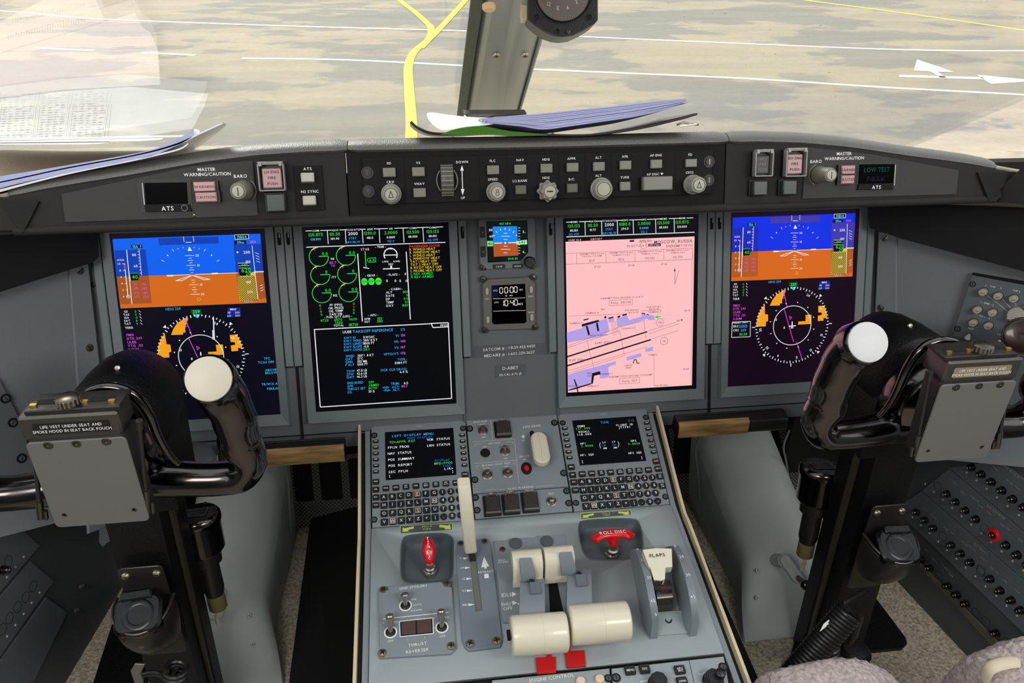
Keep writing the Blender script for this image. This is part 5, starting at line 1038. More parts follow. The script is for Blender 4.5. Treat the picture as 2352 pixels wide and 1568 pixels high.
for x, y in ((180, 1135), (200, 1296), (1350, 1050), (1378, 1205)): place('fastener', DZUS, o, T(*L(x, y), 0) @ SCL(.0052))
# ---- throttle deck: recessed cups with red disconnect handles
TLc = (4.04, 820, 1180); TRc = (3.92, 1100, 1180)
CUPS = []
def cup(P, crop, label):
    L0 = Lay(TH, *crop); cx = sum(p[0] for p in P) / len(P); cy = sum(p[1] for p in P) / len(P); c = L0(cx, cy); M = on(TH, *c, 0); L = Lay(M, *crop); o = thing('handle_recess', label, 'recess', M)
    W_ = cr3([(*L(*p), 0) for p in P], 3, True); b = MB(); Q = [(v.x, v.y) for v in W_]; R1_ = off(Q, .0) if area2(Q) > 0 else Q[::-1]
    CUPS.append((MB(), M, R1_)); sc = [(1.03, .0004), (1.0, .0004), (.985, -.001), (.95, -.006), (.86, -.0125), (.68, -.0155), (.4, -.016)]; n = len(R1_); V = [(x * s, y * s, z) for s, z in sc for x, y in R1_]; F = [[k_ * n + i, (k_ + 1) * n + i, (k_ + 1) * n + (i + 1) % n, k_ * n + (i + 1) % n][::-1] for k_ in range(len(sc) - 1) for i in range(n)] + [list(range((len(sc) - 1) * n, len(sc) * n))]
    b.add(V, F, mat('recess_grey', '525b62', .5)); b.build('dish', o); return o, L
cup([(425, 250), (500, 200), (780, 185), (880, 225), (890, 330), (885, 560), (820, 620), (620, 635), (470, 630), (415, 570), (410, 400)], TLc, 'rounded recess around the upright red pitch handle')
cup([(905, 110), (960, 60), (1350, 45), (1440, 90), (1470, 230), (1460, 330), (1350, 400), (1060, 410), (970, 380), (930, 300), (905, 190)], TRc, 'rounded recess around the wide red ROLL DISC handle')
for _, Mc_, R1_ in CUPS:
    b = MB(pi @ Mc_); b.slab([(x * .995, y * .995) for x, y in R1_], -.02, .02, 'ped_light'); ct = b.build('cutter'); ct.matrix_world = ped.matrix_world; md = deck.modifiers.new('c', 'BOOLEAN'); md.operation = 'DIFFERENCE'; md.object = ct
bpy.context.view_layer.update(); dg = bpy.context.evaluated_depsgraph_get(); nm = D.meshes.new_from_object(deck.evaluated_get(dg)); deck.modifiers.clear(); deck.data = nm
for q in [q for q in D.objects if q.name.startswith('cutter')]: D.objects.remove(q)
def hexnut(b, r, z0, z1): b.slab(circ(0, 0, r, 6), z0, z1, 'steel', .001)
p = Lay(TH, *TLc)(680, 545, -.014); M = on(TH, *p, -.014); o = thing('pitch_disconnect_handle', 'upright red oval PITCH DISC handle on a hexagonal nut', 'handle', M)
b = MB(); hexnut(b, .0095, 0, .008); b.lathe([(.007, .008), (.007, .013), (.005, .014), (.005, .02), (0, .02)], 'steel', 20); b.build('nut', o)
b = MB(); top = (TH.inverted() @ HZ(975, 1240, .5238 + .022)); nP = 14; bx = Vector((0, 0, .018)); ex = Lay(M, *TLc, )(655, 222, .034); ex = Vector((ex[0], ex[1], .034)); Pt = [bx.lerp(ex, f) + Vector((0, 0, .004 * math.sin(f * 3.14))) for f in xs(0, 1, nP)]
b.tube(Pt, [(.0045 + .0022 * math.sin(math.pi * i / nP), .0042 + .0050 * math.sin(math.pi * i / nP) ** .8) if 0 < i < nP else (.002, .0025) for i in range(nP + 1)], 'paint_red', 18, up=(0, 0, 1))
b.v = [v for v in b.v]; b.build('grip', o, label='red oval grip')
b = MB(); dP = (ex - bx); ang = math.degrees(math.atan2(dP.x, dP.y))
b.push(T(*bx) @ RZ(-ang) @ RX(math.degrees(math.atan2(dP.z, Vector((dP.x, dP.y)).length)))); Ld = dP.length
for s, f in (('PITCH', .72), ('DISC', .35)):
    for i, ch in enumerate(s): b.text(ch, 0, Ld * (f + .22 - .085 * i) if s == 'PITCH' else Ld * (f + .10 - .085 * i), .0034, 'white', .0112)
b.pop(); b.build('lettering', o)
p = Lay(TH, *TRc)(1195, 365, -.014); M = on(TH, *p, -.014); L = Lay(M, *TRc); o = thing('roll_disconnect_handle', 'wide red curved ROLL DISC handle on a hexagonal nut, right of the pedestal centre', 'handle', M)
b = MB(); hexnut(b, .0105, 0, .007); b.lathe([(.0085, .007), (.0085, .014), (.006, .015), (.006, .024), (0, .024)], 'steel', 20); b.build('nut', o)
b = MB(); C = [Vector((*L(x, y, .034), .034)) for x, y in [(1030, 240), (1080, 205), (1140, 185), (1205, 180), (1280, 178), (1340, 185), (1382, 215)]]; C = cr3(C, 4); n = len(C); b.tube(C, [(.0050, .0072) if 0 < i < n - 1 else (.0028, .0035) for i in range(n)], 'paint_red', 16)
b.tube([(0, 0, .016), (0, 0, .024), Vector((*L(1205, 215, .032), .032))], [.0055, .0062, .008], 'paint_red', 16, up=(1, 0, 0)); b.build('grip', o, label='red curved grip')
b = MB(); xs_, ys_ = L(1205, 165, .039); b.text('ROLL DISC', xs_, ys_, 26 * L.px(1200, 180), 'white', .0396, gap=.2); b.build('lettering', o)
def pulltag(P, crop, c, label, rot):
    L0 = Lay(TH, *crop); c0 = L0(*c); M = on(TH, *c0, 0); L = Lay(M, *crop); k = L.px(*c); o = thing('pull_and_turn_placard', label, 'placard', M); b = MB(); b.slab([L(*p) for p in P], 0, .0006, 'ped_dark')
    b.build('plate', o); b = MB(); Q = [L(*p) for p in P]; [b.seg(Q[i - 1], Q[i], 4 * k, 'lime', .0008) for i in range(len(Q))]
    x0, x1 = P[0][0], P[1][0]; w_ = x1 - x0; sl = (P[1][1] - P[0][1]) / w_; h = abs(P[2][1] - P[1][1]); Y = lambda f, v: P[0][1] + sl * w_ * f + h * v
    b.poly([L(x0 + w_ * f, Y(f, v)) for f, v in [(.04, .92), (.17, .88), (.14, .68), (.26, .52), (.26, .18), (.08, .42), (.05, .25)][::-1]], 'lime', .0009)
    b.poly([L(x0 + w_ * f, Y(f, v)) for f, v in [(.97, .88), (.84, .84), (.87, .66), (.75, .5), (.75, .14), (.92, .34), (.95, .1)]], 'lime', .0009)
    b.text('PULL &', *L(x0 + w_ * .51, Y(.51, .28)), h * .24 * k, 'lime', .0009, gap=.25); b.text('TURN', *L(x0 + w_ * .51, Y(.51, .68)), h * .24 * k, 'lime', .0009, gap=.25); b.build('lettering', o)
pulltag([(402, 112), (885, 88), (885, 152), (402, 186)], TLc, (640, 135), 'lime PULL & TURN placard above the left red handle', 2)
q5 = lambda x, y: ((x / 5.807 + 1280 - 1100) * 3.92, (y / 5.807 + 930 - 1180) * 3.92)
pulltag([q5(312, 1448), q5(980, 1402), q5(985, 1472), q5(316, 1528)], TRc, q5(650, 1465), 'lime PULL & TURN placard above the right red handle', 2)
# ---- spoiler and thrust reverser panel
L0 = Lay(TH, *TLc); c = L0(545, 1000); M = on(TH, *c, 0); o = thing('thrust_reverser_panel', 'grey panel with GND SPOILERS toggle, two tall reverser toggles and twin brown lights', 'control panel', M); L = Lay(M, *TLc); k = L.px(545, 1000)
b = MB(); b.slab([L(*p) for p in [(200, 745), (290, 720), (290, 690), (785, 645), (815, 690), (880, 695), (915, 1180), (910, 1270), (870, 1310), (300, 1345), (210, 1350)]], .0001, .0048, 'ped_grey', .001); b.build('plate', o)
for x, y, r in ((246, 722, 38), (838, 665, 38), (874, 1244, 42), (240, 1308, 40)): place('screw', CROSS, o, T(*L(x, y), .0035) @ RZ(random.uniform(0, 90)) @ SCL(r * k))
b = MB(); Q = [(395, 1018), (705, 985), (712, 1130), (402, 1160)]; [b.seg(L(*Q[i - 1]), L(*Q[i]), 7 * k, 'white', .0052) for i in range(4)]; b.slab([L(*p) for p in [(404, 1022), (698, 992), (702, 1122), (408, 1152)]], .0048, .0054, 'black')
for P in ([(414, 1030), (545, 1016), (548, 1134), (418, 1146)], [(556, 1014), (690, 1000), (695, 1118), (560, 1132)]): b.slab([L(*p) for p in P], .005, .0066, 'brown_lens', .0004)
b.build('light_pair', o, label='twin brown light lenses')
b = MB()
for s, x, y, h in (('GND SPOILERS', 522, 678, 24), ('ARM', 524, 792, 15), ('AUTO', 560, 842, 17), ('DISARM', 550, 892, 17), ('EMER STOW', 546, 982, 18), ('OFF', 312, 1178, 19), ('OFF', 794, 1134, 19), ('THRUST', 562, 1208, 27), ('REVERSER', 560, 1268, 27), ('L', 470, 1164, 12), ('R', 630, 1148, 12), ('ED', 364, 1002, 20), ('ED', 838, 958, 20), ('L', 244, 1010, 18), ('R', 716, 968, 14)): b.text(s, *L(x, y, .005), h * k, 'white', .0052, rot=2, gap=.2)
b.seg(L(242, 974, .005), L(850, 912, .005), 7 * k, 'white', .0052); b.build('lettering', o)
for x, y, tl, ta in ((450, 850, 32, .017), (312, 1098, 32, .024), (788, 1052, 32, .024)):
    p = L(x, y, .005); b = MB(); r = 54 * k; b.lathe([(r, 0), (r, .001), (r * .84, .0012), (r * .8, .0004), (0, .0004)], 'white', 24); b.lathe([(r * .78, .0006), (r * .6, .0018), (r * .4, .0022), (0, .0022)], 'black', 20)
    a = R_(tl); d = Vector((0, math.sin(a), math.cos(a))); b.tube([d * ta * f for f in (0, .35, .6, .75, .88, .97, 1.0)], [.0026, .0032, .004, .0052, .0056, .0045, .002], 'steel', 16, up=(1, 0, 0)); place('toggle', b.mesh('toggle'), o, T(*p, .0048))
# ---- spoiler lever panel
c = L0(1150, 800); M = on(TH, *c, 0); o = thing('spoiler_lever_panel', 'bluish grey slotted panel with a long cream flight spoiler lever standing in it', 'lever', M); L = Lay(M, *TLc); k = L.px(1150, 800)
b = MB(); b.slab([L(*p) for p in [(915, 372), (930, 260), (1215, 245), (1240, 300), (1350, 1180), (1330, 1245), (1040, 1282), (1000, 1250), (975, 1180)]], .0001, .0035, mat('slot_plate', '757f8a', .5, bump=.05, bscale=600), .0008)
b.build('plate', o)
b = MB(); b.slab([L(*p) for p in [(1040, 372), (1100, 366), (1164, 908), (1100, 918)]], .0035, .0038, 'ped_dark'); b.slab([L(*p) for p in [(1050, 460), (1100, 455), (1155, 900), (1105, 910)]], .0038, .0040, mat('slot_olive', '6e6e60', .5)); b.build('slot', o)
b = MB()
for s, x, y in (('0', 962, 426), ('1/4', 975, 514), ('1/2', 990, 616), ('3/4', 996, 726), ('MAX', 1012, 856)): b.text(s, *L(x, y), 18 * k, 'white', .0037, rot=2); q = L(x + 52, y - 1); b.poly([(q[0] - .004, q[1] - .0018), (q[0] + .004, q[1]), (q[0] - .004, q[1] + .0018)], 'white', .0037)
b.poly([L(*p) for p in [(1178, 410), (1152, 512), (1180, 505), (1182, 522), (1204, 520), (1202, 502), (1226, 502)]], 'white', .0037); b.text('RETRACT', *L(1196, 550), 20 * k, 'white', .0037, gap=.2); b.slab([L(*p) for p in [(1180, 572), (1220, 568), (1224, 608), (1184, 612)]], .0035, .0037, 'white'); b.build('lettering', o)
for x, y, r in ((962, 290, 32), (1185, 268, 32), (1050, 1218, 40), (1295, 1192, 40)): place('screw', CROSS, o, T(*L(x, y), .0025) @ RZ(random.uniform(0, 90)) @ SCL(r * k))
# the lever: blade from the slot to its tall cream handle
Mi = M.inverted(); base = Mi @ (TH @ Vector((*Lay(TH, *TLc)(1075, 440), 0)))
lo = hitp(1081, 1262, M @ Vector((0, base.y, 0)), (0, 1, 0)); hi = hitp(1065, 1106, M @ Vector((0, base.y, 0)), (0, 1, 0)); lo = Mi @ lo; hi = Mi @ hi
b = MB(); d = (hi - lo); b.hexa([(base.x - .004, base.y - .003, 0), (base.x + .004, base.y - .003, 0), (base.x + .004, base.y + .003, 0), (base.x - .004, base.y + .003, 0)], [(lo.x - .0045, lo.y - .003, lo.z + .004), (lo.x + .0045, lo.y - .003, lo.z + .004), (lo.x + .0045, lo.y + .003, lo.z + .004), (lo.x - .0045, lo.y + .003, lo.z + .004)], 'dark_steel'); b.build('lever_blade', o)
b = MB(); w0, w1 = .0083, .0088
def ringat(p, w_, dp, n=4): return [(p.x + x, p.y + y, p.z) for x, y in rr(0, 0, w_ * 2, dp, .003, 3)]
mid = lo.lerp(hi, .62); ly = [(lo, w0 * .92, .012), (lo + d * .02, w0, .014), (mid, w1 * .98, .018), (lo + d * .97, w1 * .95, .018), (hi, w1 * .85, .014)]; Rr = [ringat(*q) for q in ly]; n = len(Rr[0]); V = [v for r in Rr for v in r]; F = [[a * n + i, a * n + (i + 1) % n, (a + 1) * n + (i + 1) % n, (a + 1) * n + i] for a in range(len(Rr) - 1) for i in range(n)] + [list(range(n))[::-1], list(range((len(Rr) - 1) * n, len(Rr) * n))]
b.add(V, F, 'cream_soft'); b.build('lever_handle', o, label='long cream lever handle')
# ---- thrust levers
L0 = Lay(TH, *TRc)
M = on(TH, *L0(560, 600), 0); o = thing('throttle_quadrant', 'grey throttle quadrant with two cream thrust lever grips and smaller cream reverser levers', 'throttle', M); L = Lay(M, *TRc); k = L.px(560, 600)
b = MB(); b.slab([L(*p) for p in [(132, 258), (270, 250), (272, 236), (528, 222), (530, 210), (780, 200), (790, 420), (830, 900), (640, 960), (220, 990), (195, 860)]], .0001, .004, 'ped_grey', .0008); b.build('plate', o)
b = MB(); b.slab([L(*p) for p in [(625, 640), (700, 625), (760, 900), (640, 930)]], .004, .0045, 'void'); b.build('slot', o)
for x, y in ((211, 336),): place('screw', CROSS, o, T(*L(x, y), .0035) @ SCL(28 * k))
for x, y in ((330, 285), (610, 265)): b = MB(); b.lathe([(52 * k, .004), (52 * k, .006), (40 * k, .0065), (0, .0065)], 'ped_dark', 20, T(*L(x, y), 0)); b.build('pivot_cap', o)
b = MB()
for s, x, y, h in (('MAX', 205, 432, 16), ('POWER', 218, 450, 16), ('IDLE', 250, 744, 30), ('SHUT', 258, 826, 28), ('OFF', 260, 866, 28)): b.text(s, *L(x, y), h * k, 'white', .0044, rot=1)
for x, y in ((318, 740), (322, 818)): b.poly([L(x - 20, y + 22), L(x + 20, y), L(x - 20, y - 22)], 'white', .0044)
b.poly(circ(*L(356, 826), 8 * k, 10), 'white', .0044); b.build('lettering', o)
Mi = M.inverted()
def lp(px, py, h):
    """TR-crop pixel at height h above the deck"""
    x, y = L(px, py, h); return Vector((x, y, h))
for i, (gx0, gy0, gx1, gy1, rr_, hx) in enumerate((((258 + 30), 1100, 790, 1060, 0, 0), (815, 1005, 1345, 960, 0, 0))):
    # big horizontal grip
    hgt = .045; a = lp(gx0, gy0, hgt); c = lp(gx1, gy1, hgt); r = .0235; d = (c - a).normalized(); c = a + (c - a)
    b = MB(); Lg = (c - a).length; Mq = Matrix.Translation(a) @ d.to_track_quat('Z', 'Y').to_matrix().to_4x4()
    b.lathe([(0, 0), (r * .90, 0), (r * .97, .0012), (r, .003), (r, Lg - .003), (r * .97, Lg - .0012), (r * .90, Lg), (0, Lg)], 'cream', 48, Mq)
    gr = b.build('thrust_grip', o, label='big cream cylinder grip, ' + ('left' if i == 0 else 'right'))
    b = MB(); b.lathe([(r * 1.004, Lg * .55), (r * 1.004, Lg * .555)], 'trim_cream', 48, Mq); b.build('grip_seam', gr)
    if i == 0:
        b = MB(); b.slab([tuple(x) for x in rr(0, 0, .006, .012, .001)], 0, .004, 'void'); g2 = b.build('thumb_button', gr); g2.matrix_local = Matrix.Translation(a + Vector((-.001, -.002, .006))) @ RY(-90)
    # sector arm sweeping up from the deck
    bx = [(430, 590), (845, 520)][i]; wd = 185 * k
    arm = [lp(bx[0] + 50 + (0 if i == 0 else 10), bx[1] + q[0], q[1]) for q in ((-10, .020), (40, .030), (110, .036), (190, .040), (270, .041), (330, .040))]
    arm = cr3(arm, 4); V = []; n = len(arm)
    for p in arm: V += [(p.x - wd / 2, p.y, .0), (p.x + wd / 2, p.y, .0), (p.x + wd / 2, p.y, p.z), (p.x - wd / 2, p.y, p.z)]
    F = [[j * 4 + q, j * 4 + (q + 1) % 4, (j + 1) * 4 + (q + 1) % 4, (j + 1) * 4 + q] for j in range(n - 1) for q in range(4)] + [[3, 2, 1, 0], [(n - 1) * 4 + q for q in range(4)]]
    b = MB(); b.add(V, F, 'ped_grey'); arm_o = b.build('lever_arm', o)
    p = lp(bx[0] + 45 + 10 * i, bx[1] + 15, .034); b = MB(); b.lathe([(22 * k, -.004), (22 * k, 0), (14 * k, .0005), (12 * k, -.001), (0, -.001)], 'dark_steel', 16, Matrix.Translation(p)); b.build('pin', arm_o)
    ps = [lp(bx[0] + x, bx[1] + y, z) for x, y, z in ((25, 30, .034), (115, 25, .034), (130, 122, .0405), (40, 130, .0405))]; b = MB(); b.hexa([q + Vector((0, 0, -.003)) for q in ps], [q + Vector((0, 0, .0012)) for q in ps], mat('latch_grey', '6f7a82', .4)); b.build('latch', arm_o)
    # reverser lever: cream head with a grey finger over it
    P = [[(300, 320), (560, 300), (572, 450), (530, 500), (470, 500), (460, 410), (365, 410), (345, 540), (318, 545)], [(590, 285), (850, 265), (862, 330), (840, 480), (760, 480), (700, 490), (640, 490), (600, 400)]][i]
    hh = .052; cxy = [(435, 385), (722, 352)][i]; w_ = 262 * k * .86; tilt = 38
    ctr = lp(cxy[0], cxy[1] + (-15), hh); b = MB(); Ry = .0135
    Mq = Matrix.Translation(ctr + Vector((-w_ / 2, 0, -.010))) @ RY(90)
    prf = [(a_, Ry) for a_ in range(0, 181, 15)]
    poly = [(.015, -.010), (.0155, .001), (.0125, .0075), (.006, .0115), (-.002, .012), (-.009, .009), (-.0135, .002), (-.0165, -.012), (-.0185, -.030), (-.0150, -.031), (-.012, -.014), (0, -.011)]
    V0 = [(-w_ / 2, y, z) for y, z in poly]; V1 = [(w_ / 2, y, z) for y, z in poly]; b.push(Matrix.Translation(ctr + Vector((0, 0, -.012)))); b.hexa(V0, V1, 'cream'); b.pop(); rv = b.build('reverser_lever', o, label='small cream reverser lever head')
    fx, fy = [(415, 405), (775, 352)][i]; q = [lp(fx - 52, fy, hh + .005), lp(fx + 58, fy - 5, hh + .005), lp(fx + 98, fy + 150, .038), lp(fx - 30, fy + 165, .038)]
    b = MB(); b.hexa([p + Vector((0, 0, -.010)) for p in q], [p + Vector((0, 0, .002)) for p in q], 'ped_grey'); b.build('finger_link', o)
# ---- flap lever housing
M = on(TH, *L0(1640, 800), 0); o = thing('flap_quadrant', 'grey flap quadrant with two curved side plates and a T-shaped white FLAPS lever', 'lever', M); L = Lay(M, *TRc); k = L.px(1640, 800)
def arcplate(xa, xb, pts, nm, numbers):
    """side plate standing on the deck; outline points (px, py, height)"""
    C = [lp2(*p) for p in pts]; C = cr3(C, 4); V = []; w_ = xb - xa
    for p in C: V += [(p.x - w_ / 2, p.y, 0), (p.x + w_ / 2, p.y, 0), (p.x + w_ / 2, p.y, max(.0005, p.z)), (p.x - w_ / 2, p.y, max(.0005, p.z))]
    n = len(C); F = [[j * 4 + q, j * 4 + (q + 1) % 4, (j + 1) * 4 + (q + 1) % 4, (j + 1) * 4 + q] for j in range(n - 1) for q in range(4)] + [[3, 2, 1, 0], [(n - 1) * 4 + q for q in range(4)]]
    b = MB(); b.add(V, F, 'ped_grey'); pl = b.build(nm, o); b = MB()
    for s, x, y, h in numbers: p = lp2(x, y, h); b.text(s, p.x, p.y, 26 * k, 'white', p.z + .0012)
    b.build('numbers', pl); return C
def lp2(px, py, h): x, y = L(px, py, h); return Vector((x, y, h))
wpl = .009
arcplate(0, wpl, [(1385, 330, .004), (1425, 315, .030), (1470, 400, .046), (1520, 560, .056), (1560, 760, .056), (1585, 900, .042), (1590, 1000, .024), (1575, 1108, .004)], 'side_plate', [('0', 1428, 325, .032), ('20', 1475, 415, .048), ('30', 1530, 575, .057), ('45', 1563, 785, .056), ('5', 1590, 905, .042)])
arcplate(0, wpl, [(1700, 300, .004), (1765, 290, .030), (1820, 380, .046), (1880, 540, .056), (1925, 740, .056), (1945, 880, .042), (1950, 980, .024), (1930, 1085, .004)], 'side_plate', [('0', 1765, 295, .032), ('20', 1822, 388, .047), ('30', 1882, 552, .057), ('45', 1924, 750, .056)])
b = MB(); P = [lp2(1600, 1095, .001), lp2(1895, 1072, .001), lp2(1870, 870, .008), lp2(1610, 880, .008)]; b.poly([tuple(p) for p in P], 'ped_light'); b.hexa([(p.x, p.y, 0) for p in P], [tuple(p + Vector((0, 0, .0005))) for p in P], 'ped_light'); b.build('deck_insert', o)
p = lp2(1706, 955, .005); b = MB(); b.lathe([(28 * k, 0), (28 * k, .001), (18 * k, .0012), (16 * k, 0), (0, 0)], 'black', 16, Matrix.Translation(p)); b.build('screw', o)
b = MB(); C = [lp2(x, y, h) for x, y, h in ((1650, 600, .020), (1660, 660, .030), (1675, 740, .032), (1680, 825, .022))]; C = cr3(C, 4); V = []; wq = 125 * k
for p in C: V += [(p.x - wq / 2, p.y, 0), (p.x + wq / 2, p.y, 0), (p.x + wq / 2, p.y, p.z), (p.x - wq / 2, p.y, p.z)]
n = len(C); b.add(V, [[j * 4 + q, j * 4 + (q + 1) % 4, (j + 1) * 4 + (q + 1) % 4, (j + 1) * 4 + q] for j in range(n - 1) for q in range(4)] + [[3, 2, 1, 0], [(n - 1) * 4 + q for q in range(4)]], 'dark_steel'); b.build('drum', o)
b = MB(); H_ = .075; P = [(1475, 322), (1600, 308), (1735, 312), (1742, 475), (1680, 482), (1675, 585), (1640, 598), (1575, 592), (1548, 492), (1530, 470)]
Q = [lp2(x, y, H_ - .010 - (y - 315) * .00004) for x, y in P]; b.hexa([tuple(q + Vector((.001, .002, -.014))) for q in Q][::-1], [tuple(q) for q in Q][::-1], 'cream'); 
fl = b.build('flap_lever', o, label='white T-shaped lever lettered FLAPS')
b = MB(); p = lp2(1605, 372, H_ - .0115); b.text('FLAPS', p.x, p.y, 30 * k, 'void', p.z + .0006, gap=.2); b.build('lettering', fl)
b = MB(); q0 = lp2(1610, 600, .050); b.hexa([(q0.x - .004, q0.y - .004, .01), (q0.x + .004, q0.y - .004, .01), (q0.x + .004, q0.y + .004, .01), (q0.x - .004, q0.y + .004, .01)], [(q0.x - .006, q0.y - .002, .052), (q0.x + .006, q0.y - .002, .052), (q0.x + .006, q0.y + .01, .056), (q0.x - .006, q0.y + .01, .056)], 'dark_steel'); b.build('lever_stem', fl)
# ---- red tags, engine control panel, display control panel
for P, lab in (([(510, 1302), (612, 1296), (614, 1264), (652, 1264), (652, 1296), (690, 1292), (694, 1432), (522, 1444)], 'red metal tag under the left cream thrust grip'), ([(772, 1250), (805, 1245), (806, 1200), (822, 1200), (824, 1243), (948, 1235), (962, 1378), (790, 1392)], 'red metal tag under the right cream thrust grip')):
    cx = sum(p[0] for p in P) / len(P); cy = sum(p[1] for p in P) / len(P); M = on(TH, *L0(cx, cy), .0008); Lq = Lay(M, *TRc); b = MB(); b.slab([Lq(*p) for p in P], 0, .0028, 'red_tag', .0005); q = b.build('red_tag', None, lab, 'tag'); q.matrix_world = M
def lowpanel(P, label, name):
    cx = sum(p[0] for p in P) / len(P); cy = sum(p[1] for p in P) / len(P); M = on(TH, *L0(cx, cy), -.0); Lq = Lay(M, *TRc); o = thing(name, label, 'control panel', M); b = MB(); b.slab([Lq(*p) for p in P], -.008, 0, 'ped_light', .0006); b.build('plate', o); return o, Lq
o, L = lowpanel([(118, 1496), (1175, 1388), (1200, 1750), (110, 1860)], 'engine control panel at the bottom edge with two round cream buttons', 'engine_control_panel'); k = L.px(700, 1450)
b = MB(); b.text('ENGINE CONTROL', *L(655, 1474), 32 * k, 'white', .0003, rot=2); b.build('lettering', o)
for x, y in ((915, 1512), (1086, 1494)): b = MB(); b.lathe([(42 * k, 0), (42 * k, .003), (34 * k, .0045), (0, .005)], mat('peach', 'e4c9ae', .4), 20, T(*L(x, y), 0)); b.build('button', o)
place('fastener', DZUS, o, T(*L(1166, 1480), 0) @ SCL(.0052))
o, L = lowpanel([(1195, 1390), (2205, 1280), (2260, 1600), (1225, 1750)], 'display control panel at the bottom right of the pedestal with MENU and ESC keys', 'display_control_panel'); k = L.px(1700, 1400)
b = MB(); b.seg(L(1892, 1318), L(1945, 1560), 4 * k, 'void', .0003)
q6 = lambda x, y: ((x / 6.918 + 1380 - 1100) * 3.92, (y / 6.918 + 1480 - 1180) * 3.92)
b.text('MENU      DATA', *L(*q6(790, 560)), 17 * k, 'white', .0003, rot=4); b.text('TILT      RANGE', *L(*q6(1710, 452)), 17 * k, 'white', .0003, rot=4)
for c_ in ((820, 548), (1690, 446)): b.ring(L(*q6(*c_)), 7 * k, 2.5 * k, 'white', .0003, n=14)
b.build('lettering', o)
for x, y, s in ((462, 425, 'MENU'), (690, 402, 'ESC'), (1250, 415, 'ARC/SRC'), (1285, 600, 'APPR')):
    b = MB(); p = L(*q6(x, y)); b.slab(rr(*p, 88 * k, 72 * k, .001, 2), 0, .0045, 'key_black', .0008)
    for i, t in enumerate(s.split('/')): b.text(t, p[0], p[1] - .0006 - i * .0028 + (.0014 if '/' in s else 0), 18 * k, 'white', .0047)
    b.build('key', o)
for x, y in ((900, 640), (1780, 600)): p = L(*q6(x, y)); place('knob', knob_mesh('knob', .012 if x < 1000 else .013, .014, 'key_black', 'satin_black', .03, 0), o, T(*p, 0))
b = MB(); p = L(*q6(1850, 590)); b.lathe([(.006, .014), (.006, .022), (.004, .0235), (0, .024)], 'satin_black', 16, T(*p, 0)); b.build('inner_knob', o)
for x, y in ((1235, 1475), (2198, 1378)): place('fastener', DZUS, o, T(*L(x, y), 0) @ SCL(.0058))
